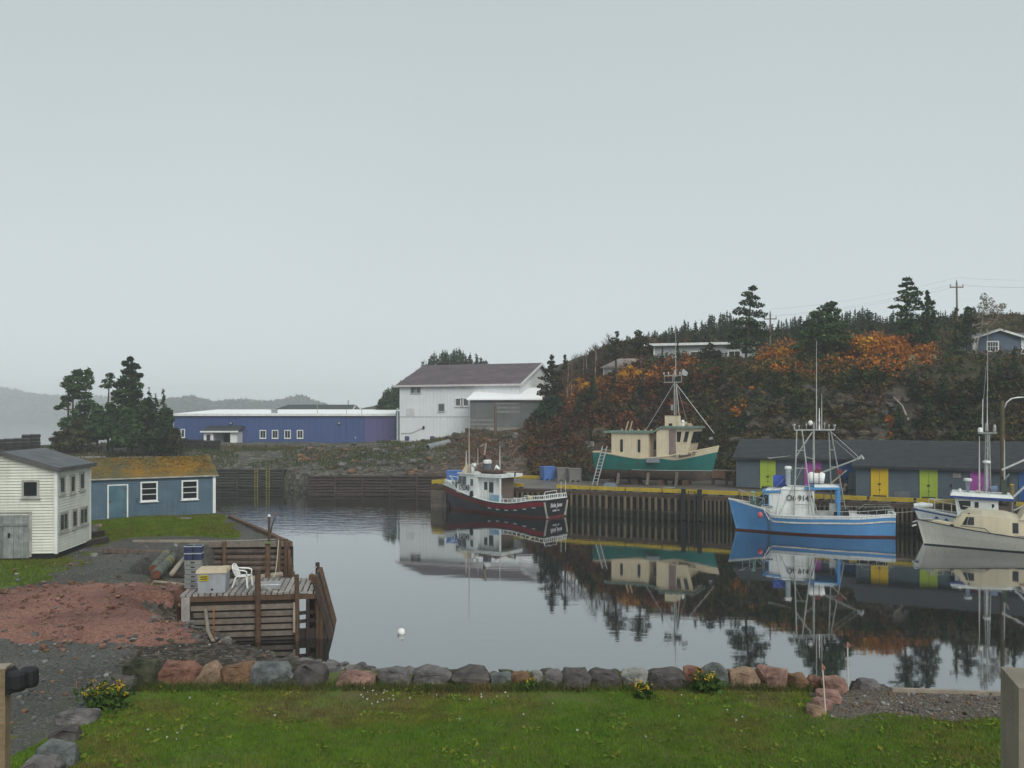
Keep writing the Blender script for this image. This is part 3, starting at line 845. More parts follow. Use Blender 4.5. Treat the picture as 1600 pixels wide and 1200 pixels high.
for i, (x0, x1, yt, yb, st, lab) in enumerate(BOULDERS):
    zb = 1.62
    for _ in range(4):
        c = pg((x0 + x1) / 2, yb - 2, zb); zb = float(land_z(np.array([c.x]), np.array([c.y + .3]))[0])
    d = c.y
    w = (x1 - x0) * d / FPX * 1.08; h = (yb - yt) * d / FPX
    dep = max(.5, min(w, 1.0) * rnd.uniform(.8, 1.05))
    h2 = max(.22, h * .93 - dep * .18) + .14
    o = link('boulder', rock_mesh('boulder', w, dep, h2, ST[st], 100 + i))
    o.location = (c.x, d + dep * .38, zb - .14)
    o.rotation_euler = (0, 0, rnd.uniform(-.12, .12))
    tag(o, lab, 'boulder', 'boulders edging the lawn')

# beach stones and weed below the boulders
st_me = [rock_mesh('cobble', 1, .8, .55, M_BEACH, 300 + k, sub=0, rough=.04) for k in range(5)]
def scatter_stones(name, pts, sizes, m, seed):
    r = random.Random(seed); mb = MB()
    for (x, y, z), s in zip(pts, sizes):
        me = st_me[r.randrange(5)]
        M = Matrix.Translation((x, y, z)) @ Matrix.Rotation(r.uniform(0, 6.3), 4, 'Z') @ Matrix.Rotation(r.uniform(-.4, .4), 4, 'X') @ Matrix.Scale(s, 4)
        mb.add([M @ v.co for v in me.vertices], [tuple(p.vertices) for p in me.polygons], r.randrange(len(m)))
    o = mb.build(name, m, fix=False); o['kind'] = 'stuff'
    return o
pts, sz = [], []
while len(pts) < 760:
    x = rnd.uniform(-11.5, -4.5); y = rnd.uniform(23.2, 31.3); z = lz(x, y)
    if -0.35 < z < 1.75 and y < 31.2 and not (y < 25.2 and z > 1.5): pts.append((x, y, z - .04)); sz.append(abs(rnd.gauss(0, .11)) + .07)
scatter_stones('beach_cobbles', pts, sz, [ST['dark'], M_BEACH, ST['moss'], ST['dark'], M_BEACH, ST['grey']], 5)
pts, sz = [], []
while len(pts) < 300:                                    # riprap between the boulder row and the water
    x = rnd.uniform(-6, 9); y = rnd.uniform(22.3, 24.6); z = lz(x, y)
    if z > -.4: pts.append((x, y, z - .12)); sz.append(rnd.uniform(.2, .5))
scatter_stones('riprap', pts, sz, [ST['dark'], ST['moss'], ST['grey']], 6)
pts, sz = [], []
for q in range(2600):                                    # loose stones lying on the yard
    y = 16 + 27 * rnd.random() ** 1.3; x = rnd.uniform(-.62, -.20) * y
    if x > -9.6 and y < 23: continue
    z = lz(x, y)
    if z > 1.3: pts.append((x, y, z - .008)); sz.append(min(.22, .028 + rnd.expovariate(26)))
scatter_stones('loose_stones', pts, sz, [ST['grey'], ST['dark'], ST['pale'], ST['grey'], ST['blue'], ST['brown']], 7)
pts, sz = [], []
for q in range(700):
    p = pg(rnd.uniform(1315, 1562), rnd.uniform(1083, 1132), 1.65); z = lz(p.x, p.y)
    if z > 1.2: pts.append((p.x, p.y, z - .006)); sz.append(.022 + rnd.expovariate(50))
scatter_stones('path_pebbles', pts, sz, [ST['grey'], ST['brown'], ST['pale'], ST['dark']], 8)

# red crushed stone spread on the yard
rp = [pg(x, y, 1.8)[:2] for x, y in [(-60, 925), (40, 915), (130, 908), (282, 911), (284, 935), (300, 968), (312, 993), (240, 998), (100, 998), (0, 989), (-80, 985)]]
rp = np.array(rp)
bx0, by0 = rp.min(0) - 1; bx1, by1 = rp.max(0) + 1
xs = np.arange(bx0, bx1, .16); ys = np.arange(by0, by1, .16); X, Y = np.meshgrid(xs, ys)
sd = sdist(rp, X, Y) + fbm(X, Y, .8, 4, 50) * .5
Z = land_z(X, Y) + np.clip(sd * .16, -.15, .13) + np.where(sd > 0, fbm(X, Y, 1.4, 4, 51) * .10, 0)
M_REDGRAVEL = gravel_mat('red_crushed_stone', (0.225, 0.110, 0.082), (0.130, 0.060, 0.046), (0.30, 0.165, 0.130), 26)
_c = np.where(((sd[:-1, :-1] + sd[1:, 1:]) / 2) > -.12, 0, 9)
terrain_pieces(['red_gravel'], X, Y, Z, _c, [M_REDGRAVEL], ['stuff'])

pts, sz = [], []
while len(pts) < 900:
    x = rnd.uniform(bx0, bx1); y = rnd.uniform(by0, by1); s_ = float(sdist(rp, np.array([x]), np.array([y]))[0])
    if s_ > -1.0 + rnd.random(): pts.append((x, y, lz(x, y) + max(0, min(.13, s_ * .16)))); sz.append(.03 + rnd.expovariate(22))
scatter_stones('red_stones', pts, sz, [ST['red'], ST['red'], ST['brown'], ST['pink'], ST['grey']], 9)
# ------------------------------------------------------------------ grass, weeds and flowers
def blades(name, P, h, w, m, lean=.35):
    n = len(P)
    az = rng.uniform(0, 2 * math.pi, n); hh = rng.uniform(.5, 1.15, n) * h; ln = rng.normal(0, lean, (n, 2)) * hh[:, None]
    dx = np.cos(az) * w / 2; dy = np.sin(az) * w / 2
    v = np.empty((n, 3, 3))
    v[:, 0] = P + np.stack([dx, dy, np.full(n, -.01)], 1); v[:, 1] = P - np.stack([dx, dy, np.full(n, .01)], 1)
    v[:, 2] = P + np.stack([ln[:, 0], ln[:, 1], hh], 1)
    return v.reshape(-1, 3)
def lawn_pts(n, x0, x1, y0, y1, seed):
    r = np.random.default_rng(seed)
    x = r.uniform(x0, x1, n); y = r.uniform(y0, y1, n)
    return x, y
x, y = lawn_pts(330000, -9.6, 12.5, 13.2, 22.4, 1)
nz = fbm(x, y, .5, 4, 21); bare = fbm(x, y, .55, 4, 77)
side = np.clip((x + 1.5) / 14, -.5, .6) * .2 - np.clip((y - 18.0) / 4, -.6, 1) * .30
patch = (x > 6.7 + nz * .7 + (y - 18.6) * .05) & (y > 18.7 + nz * .8)
keep = (x > -8.9 + nz * .5) & ~patch & (rng.uniform(-.35, .35, len(x)) + side + bare * 1.0 > -.36)
x, y = x[keep], y[keep]
P = np.stack([x, y, land_z(x, y)], 1)
tone = fbm(x, y, .45, 4, 91) + rng.normal(0, .16, len(x)) - np.clip((y - 17.5) / 5, -.5, 1) * .38
M_GRASS = [leafmat('green_grass', (0.105, 0.195, 0.014), (0.074, 0.145, 0.011), scale=2, rand=0), leafmat('olive_grass', (0.175, 0.190, 0.024), (0.120, 0.132, 0.020), scale=2, rand=0), leafmat('dry_grass', (0.150, 0.115, 0.045), (0.095, 0.070, 0.028), scale=2, rand=0)]
mi = np.where(tone > -.16, 0, np.where(tone > -.40, 1, 2))
v = blades('grass', P, .060, .020, None)
go = link('grass', tri_mesh('grass', v, M_GRASS, mi)); go['kind'] = 'stuff'
# broad-leaved weeds in the turf
k = rng.choice(len(P), 300, replace=False)
c = np.repeat(P[k], 9, 0) + rng.normal(0, 1, (300 * 9, 3)) * np.array([.09, .09, .018]) + np.array([0, 0, .045])
wo_ = link('weeds', tri_mesh('weeds', leaf_tris(c, rng.uniform(.035, .08, len(c)), flat=.35), [M_GRASS[0], M_GRASS[1]], rng.integers(0, 2, len(c)))); wo_['kind'] = 'stuff'
# turf in the yard
x, y = rng.uniform(-30, -9, 150000), rng.uniform(33, 58, 150000)
nz = fbm(x, y, .5, 4, 21)
keep = (sdist(gr_poly, x, y) + nz * 1.2 > 0) | ((sdist(gr2, x, y) + nz * 3.0 > .1) & (rng.random(len(x)) < .6)) | ((fbm(x, y, .45, 4, 60) > .36) & (rng.random(len(x)) < .4) & (y < 45))
x, y = x[keep], y[keep]; P = np.stack([x, y, land_z(x, y)], 1); P = P[P[:, 2] > 1.3]
tone = fbm(P[:, 0], P[:, 1], .3, 3, 62) + rng.normal(0, .2, len(P))
yo = link('yard_turf_blades', tri_mesh('yard_turf_blades', blades('g', P, .10, .05, None), [leafmat('yard_grass_green', (0.110, 0.165, 0.016), (0.080, 0.120, 0.014), rand=0), leafmat('yard_grass_olive', (0.135, 0.130, 0.024), (0.095, 0.090, 0.018), rand=0)], np.where(tone > -.15, 0, 1))); yo['kind'] = 'stuff'

# white daisies
M_PETAL = mat('white_petal', (0.55, 0.55, 0.52), bump=0)
fl = [(575, 1082), (570, 1076), (566, 1086), (582, 1080), (587, 1085), (598, 1082), (601, 1078), (605, 1080), (614, 1086), (600, 1094), (608, 1093), (616, 1094), (568, 1090), (575, 1094), (590, 1098), (581, 1102), (640, 1092), (682, 1086), (735, 1094), (752, 1084), (753, 1088), (790, 1082), (792, 1088), (777, 1089), (769, 1100), (863, 1101), (286, 1147), (284, 1142), (280, 1153), (277, 1164), (262, 1160), (233, 1149), (338, 1102), (299, 1091), (1064, 1088), (1135, 1112), (1160, 1126), (1236, 1124), (1150, 1131), (1298, 1124), (720, 1130), (900, 1150), (1388, 1103), (1060, 1124), (430, 1120), (820, 1120), (1010, 1160)]
for (fx, fy) in fl:
    p = pg(fx, fy, 1.7); z = lz(p.x, p.y)
    m = MB(); s = rnd.uniform(.013, .024)
    for q in range(7):
        t = q * 6.283 / 7
        m.add([(0, 0, .07), (s * math.cos(t - .3), s * math.sin(t - .3), .075 + rnd.uniform(-.01, .01)), (s * 1.25 * math.cos(t), s * 1.25 * math.sin(t), .078), (s * math.cos(t + .3), s * math.sin(t + .3), .072)], [(0, 1, 2, 3)])
    m.tube((0, 0, .0), (0, 0, .07), .003, n=4)
    o = m.build('daisy', M_PETAL, fix=False); o.location = (p.x, p.y, z); o.rotation_euler = (R(rnd.uniform(25, 50)), 0, rnd.uniform(-.6, .6))
    tag(o, 'small white daisy growing in the lawn grass', 'flower', 'white daisies in the lawn')

# yellow ragwort
M_YEL = mat('ragwort_yellow', (0.46, 0.35, 0.02), (0.36, 0.22, 0.015), scale=9, bump=0)
M_RAGLEAF = leafmat('ragwort_leaf', (0.050, 0.095, 0.016), (0.030, 0.060, 0.012), rand=0)
def ragwort(px, py, w, h, lab, n=14, fy=.8):
    p = pg(px, py, 1.64); z = lz(p.x, p.y); s = p.y / FPX
    root = thing('ragwort', lab, 'plant', (p.x, p.y, z), 0, 'yellow ragwort clumps by the boulders')
    W, Hh = w * s, h * s
    st = MB(); tops = []
    for q in range(n):
        a = (rnd.uniform(-.5, .5) * W, rnd.uniform(-.3, .3) * W, Hh * rnd.uniform(.55, 1.0)); tops.append(a)
        st.tube((a[0] * .4, a[1] * .4, 0), a, .008, .004, 4)
    st.build('stem', M_RAGLEAF, root)
    c = np.array([(rnd.gauss(0, .28) * W, rnd.gauss(0, .2) * W, abs(rnd.gauss(.35, .25)) * Hh) for _ in range(n * 16)])
    lf = link('foliage', tri_mesh('foliage', leaf_tris(c, .10, flat=.9), M_RAGLEAF), root); lf['kind'] = 'stuff'
    c = np.array([(a[0] + rnd.gauss(0, .045), a[1] + rnd.gauss(0, .045), a[2] + rnd.gauss(0, .03)) for a in tops[:int(n * fy)] for _ in range(9)])
    bl = link('blossom', tri_mesh('blossom', leaf_tris(c, .045, flat=.6), M_YEL), root); bl['kind'] = 'stuff'
ragwort(166, 1112, 62, 42, 'broad yellow ragwort clump beside the pale stones of the gravel edge', 26, .7)
ragwort(824, 1078, 24, 16, 'small yellow-green clump in front of the whitish smallest stone', 8, .4)
ragwort(1006, 1094, 22, 24, 'bright yellow ragwort in front of the dark pointed boulder', 11, 1)
ragwort(1102, 1084, 44, 36, 'straggling yellow ragwort before the tall blue-green boulder', 14, .55)
# tufts of tall grass against the boulders
M_TUFT = [leafmat('tuft_green', (0.060, 0.085, 0.018), (0.040, 0.060, 0.014), rand=0), leafmat('tuft_brown', (0.120, 0.085, 0.030), (0.075, 0.055, 0.022), rand=0)]
tp, tm = [], []
for q in range(5200):
    t = rnd.random(); px = 200 + t * 1120
    d = pg(px, 1076 + rnd.uniform(-4, 8), 1.62).y
    x = (px - CX) * d / FPX
    tp.append((x, d, lz(x, d))); tm.append(1 if (rnd.random() < .25 or 738 < px < 765) else 0)
to = link('tall_grass', tri_mesh('tall_grass', blades('t', np.array(tp), .21, .022, None, .4), M_TUFT, tm)); to['kind'] = 'stuff'
# ------------------------------------------------------------------ timber dock and log wall
W_GREY = wood('silver_grey_plank', (0.33, 0.305, 0.285), (0.20, 0.185, 0.175), c3=(0.12, 0.10, 0.09))
W_SLAT = wood('slat_timber', (0.19, 0.16, 0.132), (0.105, 0.085, 0.07), c3=(0.06, 0.05, 0.04), spots=.4)
W_BROWN = wood('brown_pile', (0.135, 0.080, 0.048), (0.070, 0.043, 0.028), c3=(0.05, 0.03, 0.02), spots=.4)
W_DARK = wood('dark_wet_timber', (0.050, 0.040, 0.034), (0.026, 0.021, 0.018), c3=(0.02, 0.022, 0.012))
W_LOG = wood('old_log', (0.120, 0.088, 0.070), (0.062, 0.046, 0.038), c3=(0.24, 0.20, 0.17), spots=.5)
W_PALE = wood('pale_driftwood', (0.36, 0.31, 0.245), (0.22, 0.185, 0.145), c3=(0.14, .10, .07))

def dock():
    p = pg(281, 930, 1.7)
    root = thing('timber_dock', 'weathered grey plank dock on slatted cribwork beside the red stone', 'dock', (p.x, p.y, 0), R(8.4))
    L_, D_ = 4.82, 2.95
    n = 23
    for i in range(n):
        x0 = i * L_ / n
        MB().box(x0 + .012, x0 + L_ / n - .03 - rnd.uniform(0, .015), rnd.uniform(-.06, .04), D_ + rnd.uniform(-.22, .12), 1.63, 1.70 + rnd.uniform(-.012, .022)).build('plank', W_GREY, root)
    MB().box(.0, L_, -.02, .12, 1.44, 1.625).build('edge_beam', W_BROWN, root)
    MB().box(.0, L_, D_ - .14, D_, 1.44, 1.625).build('edge_beam', W_BROWN, root)
    MB().box(.0, L_, 1.4, 1.55, 1.44, 1.625).build('edge_beam', W_BROWN, root)
    for k, z in enumerate((1.22, .98, .74, .50, .26)):
        MB().box(.35 + rnd.uniform(0, .2) + (k > 2) * .5, 3.98, -.05 + rnd.uniform(-.01, .01), .03, z - .10 + rnd.uniform(0, .02), z + .075).build('slat', W_SLAT, root)
    MB().box(.3, 4.0, .06, .10, -.6, 1.43).build('back_boarding', W_DARK, root)
    MB().box(.06, .34, -.06, .14, .5, 1.625).build('corner_post', W_GREY, root)
    for k in range(4): MB().box(1.0, 3.98, -.03, .03, .10 - k * .2, .0 - k * .2 + .02).build('lower_slat', W_DARK, root)
    def pile(x, y, z0, z1, r, m, name='pile'):
        return MB().path([(x, y, z0), (x + rnd.uniform(-.03, .03), y, (z0 + z1) / 2), (x, y, z1)], [r * 1.05, r, r * .96], 9).build(name, m, root)
    pile(2.68, -.17, -1.2, 2.55, .105, W_BROWN)
    q = pile(2.64, 2.98, -1, 3.05, .10, W_BROWN)
    cp = MB().box(2.50, 2.80, 2.82, 3.12, 3.055, 3.10).build('pile_cap', mat('green_capping', (.14, .17, .07)), root)
    pile(2.66, 3.3, 1.7, 4.05, .05, W_BROWN, 'mooring_post'); MB().lathe((2.66, 3.3, 4.05), [(.055, 0), (.06, .06), (.03, .09)], 8).build('post_cap', WHITE, root)
    pile(4.02, -.16, -1.2, 2.35, .085, W_BROWN)
    MB().box(3.90, 4.0, -.21, -.13, .30, 1.36).build('ladder_rail', W_PALE, root)
    # braced end bay, open to the water
    pile(4.55, D_ - .1, -1.2, 2.28, .085, W_DARK)
    pile(4.40, .05, -1.2, 1.62, .07, W_DARK)
    for z in (.92, .62): MB().bar((3.95, .02, z), (4.75, .3, z), .08, .12).build('brace', W_DARK, root)
    for k in range(8):                                      # raking fender planks on the outer end, wider apart at the water
        y = .02 + k * .39
        top = 1.95 + (0.28 if k % 2 else 0.0) - k * .02
        o = MB()
        o.hexa([(4.66 + .72, y - .16, -.9), (4.66 + .86, y - .16, -.9), (4.66 + .86, y + .19, -.9), (4.66 + .72, y + .19, -.9),
                (4.60 + .0, y - .15, top), (4.60 + .13, y - .15, top), (4.60 + .13, y + .18, top), (4.60, y + .18, top)])
        o.build('fender_plank', W_BROWN if k % 3 else W_DARK, root)
    for x, y, h in ((4.36, 2.2, 1.95), (4.52, 1.4, 2.05), (4.62, .75, 1.9), (4.74, .1, 1.72), (4.9, .02, 1.35), (5.05, .0, .85)): pile(x, y, -1.2, h, .10, W_BROWN if h > 1.3 else W_DARK)
    MB().box(4.1, 5.2, .12, .2, -.5, .35).build('lower_boarding', W_DARK, root)
    return root
DOCK = dock()
DM = Matrix.Translation(DOCK.location) @ Matrix.Rotation(R(8.4), 4, 'Z')
def dk(x, y, z=1.71): return DM @ Vector((x, y, z))
def dkx(px, y):
    a, b = dk(0, y), dk(1, y); k = (px - CX) / FPX
    return (k * a.y - a.x) / ((b.x - a.x) - k * (b.y - a.y))

def log_wall():
    root = thing('log_wall', 'crib wall of old stacked logs across the small inlet behind the dock', 'retaining wall', (-10.9, 43.2, 0))
    for k in range(6):
        z = .12 + k * .27; x0 = -5.9 + (.5 if k < 2 else 0) + rnd.uniform(-.3, .3)
        segs = [(x0, -3.1 + rnd.uniform(-.6, .6)), None]
        segs[1] = (segs[0][1] + .04, .05 + rnd.uniform(-.1, .05))
        for a, b in segs:
            MB().path([(a, -.02 - rnd.uniform(0, .08), z), ((a + b) / 2, -.06, z + rnd.uniform(-.03, .03)), (b, -.02, z)], [.125, .14 + rnd.uniform(-.02, .01), .12], 8).build('log', W_LOG if k > 1 else W_DARK, root)
    MB().bar((-4.6, -.05, 1.80), (.1, -.02, 1.84), .26, .24).build('cap_beam', W_SLAT, root)
    MB().box(-6.2, .1, .16, .22, -1.6, 1.7).build('backing', W_DARK, root)
    for x, h in ((-.28, 2.15), (.06, 2.10), (-2.9, 2.0)):
        MB().tube((x, -.24, -1.2), (x, -.22, h), .10, .10, 8).build('pile', W_BROWN, root)
    for k in range(6):                                       # upright sheeting stepping down to the water
        MB().box(.06 + k * .13, .18 + k * .13, -.1 - k * .28, .02 - k * .28, -1.4, 1.9 - k * .30).build('sheet_plank', W_BROWN, root)
    for k in range(9):                                       # slumped logs and baulks lying in the inlet
        x, y, z = rnd.uniform(-5.6, -.8), rnd.uniform(-2.6, -.5), rnd.uniform(.25, .8); l = rnd.uniform(1.2, 2.8); a = rnd.uniform(-.5, .5); t = rnd.uniform(-.3, .3)
        MB().path([(x, y, z), (x + l * .5 * math.cos(a), y + l * .5 * math.sin(a), z + t * .5), (x + l * math.cos(a), y + l * math.sin(a), z + t)], [.13, .14, .11], 7).build('log', [W_LOG, W_DARK, W_PALE, W_LOG][k % 4], root)
    for k in range(6):
        MB().bar((-7.3 + rnd.uniform(-.3, .3), -1.2 - k * .33, 1.72 + .05 * k), (-4.7 + rnd.uniform(-.6, .4), -.9 - k * .3, 1.45 + .06 * k), .26, .2).build('loose_baulk', [W_LOG, W_DARK, W_LOG][k % 3], root)
    # low return wall running towards the yard
    for k in range(5):
        z = .35 + k * .27
        MB().path([(-6.3, -.2 - .1, z), (-5.9, -2.2, z - .02), (-5.2, -4.6, z - .05)], [.12, .13, .12], 8).build('log', W_LOG, root)
    MB().bar((-7.6, .6, 1.86), (-4.3, .35, 1.92), .20, .14).build('loose_beam', W_PALE, root)
log_wall()

def bulkhead():
    a, b = Vector((-10.8, 43.5, 0)), Vector((-17.4, 55.1, 0))
    u = (b - a); L_ = u.length
    root = thing('timber_bulkhead', 'timber capped bulkhead along the water edge of the grey gravel', 'bulkhead', a, math.atan2(u.y, u.x))
    for k in range(4):
        MB().box(k * L_ / 4 + .01, (k + 1) * L_ / 4 - .01, -.16, .08, 1.66, 1.92 - rnd.uniform(0, .03)).build('cap_beam', W_BROWN, root)
    for k in range(46):
        MB().box(k * L_ / 46 + .008, (k + 1) * L_ / 46 - .008, -.19, -.10 - rnd.uniform(0, .02), -1.6, 1.655).build('sheet_plank', W_DARK, root)
bulkhead()

# driftwood poles edging the red stone
def pole_thing(name, lab, cat, pts, rs, m, group=None):
    pts = [Vector(p) for p in pts]; o0 = pts[0].copy()
    o = MB().path([p - o0 for p in pts], rs, 8).build(name, m, smooth=True)
    o.location = o0
    return tag(o, lab, cat, group)
def gpt(px, py, up=.08):
    p = hit(px, py, 14, 60, .04)
    p.z = max(p.z, 0) + up; return p
pole_thing('driftwood_log', 'bleached driftwood log along the upper edge of the shingle beach', 'log', [gpt(279, 950), gpt(292, 957), gpt(306, 969)], [.06, .07, .06], W_PALE)
pole_thing('driftwood_log', 'crooked driftwood log leading down the shingle to the boulders', 'log', [gpt(307, 968), gpt(317, 978), gpt(325, 992), gpt(333, 1006)], [.07, .065, .055, .045], W_PALE)
pole_thing('marker_stake', 'thin rusty orange stake standing in the shingle before the slatted dock', 'stake', [gpt(334, 1004, -.1), gpt(334, 1004) + Vector((0, 0, .95))], .022, mat('rust_orange', (.26, .10, .03)))
pole_thing('marker_stake', 'short thin rusty stake in the gravel above the fissured stones', 'stake', [gpt(119, 1096, -.1), gpt(119, 1096) + Vector((.01, 0, .36))], .010, mat('rust_orange', (.26, .10, .03)))
# plank, logs and floats at the head of the inlet
M_FLOAT = mat('faded_green_float', (0.115, 0.13, 0.105), (0.055, 0.062, 0.052), scale=3, c3=(.16, .07, .03), spots=.6)
def cyl_float(px0, py0, px1, py1, r, lab, band):
    a, b = gpt(px0, py0, r + .05), gpt(px1, py1, r + .12)
    root = thing('log_float', lab, 'float', a)
    d = b - a
    MB().path([d * 0, d * .03, d * .97, d], [r * .8, r, r * .95, r * .75], 12).build('body', M_FLOAT, root, smooth=True)
    MB().path([d * -.012, d * .012], [r * .78, r * .82], 12).build('rusty_end', RUST, root)
    for t in band: MB().path([d * (t - .02), d * (t + .02)], [r * 1.04, r * 1.04], 12).build('yellow_rope', mat('yellow_rope', (.26, .22, .06)), root)
cyl_float(244, 909, 271, 887, .21, 'grey-green log float nearest the red stone, with yellow rope round it', (.55, .7))
cyl_float(240, 898, 262, 881, .19, 'darker grey-green log float lying behind the roped one', (.8,))
pole_thing('squared_timber', 'pale squared timber lying beside the log floats', 'timber', [gpt(268, 903, .14), gpt(288, 887, .2)], [.10, .09], W_PALE)
pole_thing('squared_timber', 'long thin timber at the edge of the red stone below the floats', 'timber', [gpt(240, 912, .08), gpt(292, 918, .05)], [.06, .06], W_PALE)

# gear on the dock
M_TRAY = mat('grey_fish_tray', (0.25, 0.255, 0.25), (0.18, 0.185, 0.18), scale=3, rough=.6, streak=.3)
M_NAVY = mat('navy_fish_tray', (0.030, 0.040, 0.095), (0.018, 0.024, 0.055), scale=3, rough=.5)
def tray(x, y, z, m, lab, h=.165, rz=0):
    p = dk(x, y, z)
    root = thing('fish_tray', lab, 'fish tray', p, R(8.4) + rz, 'stack of fish trays on the dock')
    w, d = .29, .20
    t = MB(); t.box(-w, w, -d, -d + .02, .01, h); t.box(-w, w, d - .02, d, .01, h); t.box(-w, -w + .02, -d + .021, d - .021, .01, h); t.box(w - .02, w, -d + .021, d - .021, .01, h); t.box(-w + .021, w - .021, -d + .021, d - .021, .01, .03)
    t.build('tray_body', m, root)
    r_ = MB(); r_.box(-w - .015, w + .015, -d - .015, -d - .001, h - .035, h); r_.box(-w - .015, w + .015, d + .001, d + .015, h - .035, h); r_.box(-w - .016, -w - .001, -d, d, h - .035, h); r_.box(w + .001, w + .016, -d, d, h - .035, h); r_.build('rim', m, root)
    MB().box(-.07, .07, -d - .012, -d - .002, h - .10, h - .06).build('hand_hole', DARK, root)
names = ['lowest', 'second lowest', 'third', 'fourth', 'topmost']
for k in range(6): tray(dkx(303, 1.35) + rnd.uniform(-.01, .01), 1.35, 1.71 + k * .172, M_TRAY, f'{(names[:4] + ["fifth", "topmost"])[k]} grey fish tray in the stack beside the cream-lidded tub', rz=rnd.uniform(-.03, .03))
for k in range(2):
    for s in (0, 1):
        p = dk(dkx(303, 1.36) - .16 + s * .32, 1.36, 1.71 + 6 * .172 + k * .26)
        t = MB(); w, d, h = .145, .19, .25
        t.box(-w, w, -d, -d + .015, 0, h); t.box(-w, w, d - .015, d, 0, h); t.box(-w, -w + .015, -d + .016, d - .016, 0, h); t.box(w - .015, w, -d + .016, d - .016, 0, h); t.box(-w + .016, w - .016, -d + .016, d - .016, 0, .02)
        root = thing('fish_crate', ('upper' if k else 'lower') + ' narrow navy crate on the grey tray stack, ' + ('tub side' if s else 'yard side'), 'crate', p, R(8.4), 'navy crates on the tray stack')
        t.build('crate_body', M_NAVY, root)
        MB().box(-w - .008, w + .008, -d - .012, -d - .001, h - .03, h + .006).box(-w - .008, w + .008, d + .001, d + .012, h - .03, h + .006).box(-w - .009, -w - .001, -d, d, h - .03, h + .006).box(w + .001, w + .009, -d, d, h - .03, h + .006).build('rim', mat('pale_rim', (.38, .45, .48)), root)

M_TUB = mat('grey_insulated_tub', (0.33, 0.35, 0.37), (0.25, 0.265, 0.285), scale=2, rough=.6, streak=.35)
M_LID = mat('cream_tub_lid', (0.56, 0.47, 0.33), (0.46, 0.38, 0.26), scale=2, rough=.6)
def near_tub():
    root = thing('insulated_tub', 'grey insulated fish tub with a cream lid and yellow sticker on the dock', 'tub', dk(dkx(334, .62), .62), R(8.4))
    w, d, h = .50, .46, .70
    MB().hexa([(-w + .04, -d + .04, 0), (w - .04, -d + .04, 0), (w - .04, d - .04, 0), (-w + .04, d - .04, 0), (-w, -d, h), (w, -d, h), (w, d, h), (-w, d, h)]).build('tub_body', M_TUB, root)
    lid = MB().hexa([(-w - .03, -d - .03, h + .004), (w + .03, -d - .03, h + .004), (w + .03, d + .03, h + .004), (-w - .03, d + .03, h + .004), (-w - .01, -d - .01, h + .12), (w + .01, -d - .01, h + .12), (w + .01, d + .01, h + .12), (-w - .01, d + .01, h + .12)]).build('lid', M_LID, root)
    for x in (-.3, .1, .42): MB().box(x - .015, x + .015, -d + .02, d - .02, h + .121, h + .135).build('lid_rib', M_LID, lid)
    st = MB().box(-.42, -.10, -d - .012, -d + .025, h - .26, h - .06).build('sticker', mat('yellow_sticker', (.48, .38, .02)), root)
    MB().box(-.38, -.14, -d - .015, -d - .0125, h - .135, h - .10).box(-.38, -.14, -d - .015, -d - .0125, h - .21, h - .175).build('print', DARK, st)
    MB().lathe((0, 0, 0), [(.035, -.03), (.035, .03)], 10).build('drain_plug', DARK, root).matrix_local = Matrix.Translation((.02, -d + .02, .13)) @ Matrix.Rotation(R(90), 4, 'X')
near_tub()

M_PLASTIC = mat('white_garden_plastic', (0.80, 0.80, 0.77), (0.70, 0.70, 0.67), rough=.4, bump=0)
def chair():
    root = thing('plastic_chair', 'white moulded plastic armchair on the plank dock', 'chair', dk(dkx(380, 1.25), 1.25), R(8.4) + R(78))
    s = MB(); s.hexa([(-.23, -.24, .40), (.23, -.24, .40), (.20, .2, .38), (-.20, .2, .38), (-.23, -.24, .43), (.23, -.24, .43), (.20, .2, .41), (-.20, .2, .41)]); s.build('seat', M_PLASTIC, root)
    for x in (-.16, -.08, 0, .08, .16): MB().bar((x, .2, .40), (x * 1.05, .33, .80), .045, .018, up=(0, 1, 0)).build('back_slat', M_PLASTIC, root)
    MB().path([(-.23, .20, .42), (-.235, .30, .66), (-.18, .345, .80), (0, .36, .84), (.18, .345, .80), (.235, .30, .66), (.23, .2, .42)], .026, 6).build('backrest', M_PLASTIC, root, smooth=True)
    for x in (-1, 1):
        MB().path([(x * .235, .29, .66), (x * .27, .12, .645), (x * .275, -.12, .635), (x * .265, -.22, .60), (x * .25, -.23, .43)], [.026, .03, .03, .026, .024], 6).build('armrest', M_PLASTIC, root, smooth=True)
        MB().hexa([(x * .27 - .03, -.28, 0), (x * .27 + .03, -.28, 0), (x * .27 + .03, -.24, 0), (x * .27 - .03, -.24, 0), (x * .23 - .035, -.25, .41), (x * .23 + .035, -.25, .41), (x * .23 + .035, -.19, .41), (x * .23 - .035, -.19, .41)]).build('leg', M_PLASTIC, root)
        MB().hexa([(x * .25 - .03, .30, 0), (x * .25 + .03, .30, 0), (x * .25 + .03, .34, 0), (x * .25 - .03, .34, 0), (x * .2 - .03, .16, .39), (x * .2 + .03, .16, .39), (x * .2 + .03, .22, .39), (x * .2 - .03, .22, .39)]).build('leg', M_PLASTIC, root)
chair()
def steel_tray():
    root = thing('steel_tray', 'flat galvanised tray lying on the dock planks between two posts', 'tray', dk(dkx(422, 1.15), 1.15), R(8.4))
    MB().box(-.40, .40, -.55, .45, .02, .05).build('base', GALV, root)
    t = MB(); t.box(-.42, .42, -.58, -.551, .0, .12); t.box(-.42, .42, .451, .48, .0, .12); t.box(-.42, -.401, -.55, .45, .0, .12); t.box(.401, .42, -.55, .45, .0, .12); t.build('rim', GALV, root)
    MB().tube((-.39, -.2, .09), (.39, -.15, .09), .018, n=6).build('bar', GALV, root)
steel_tray()
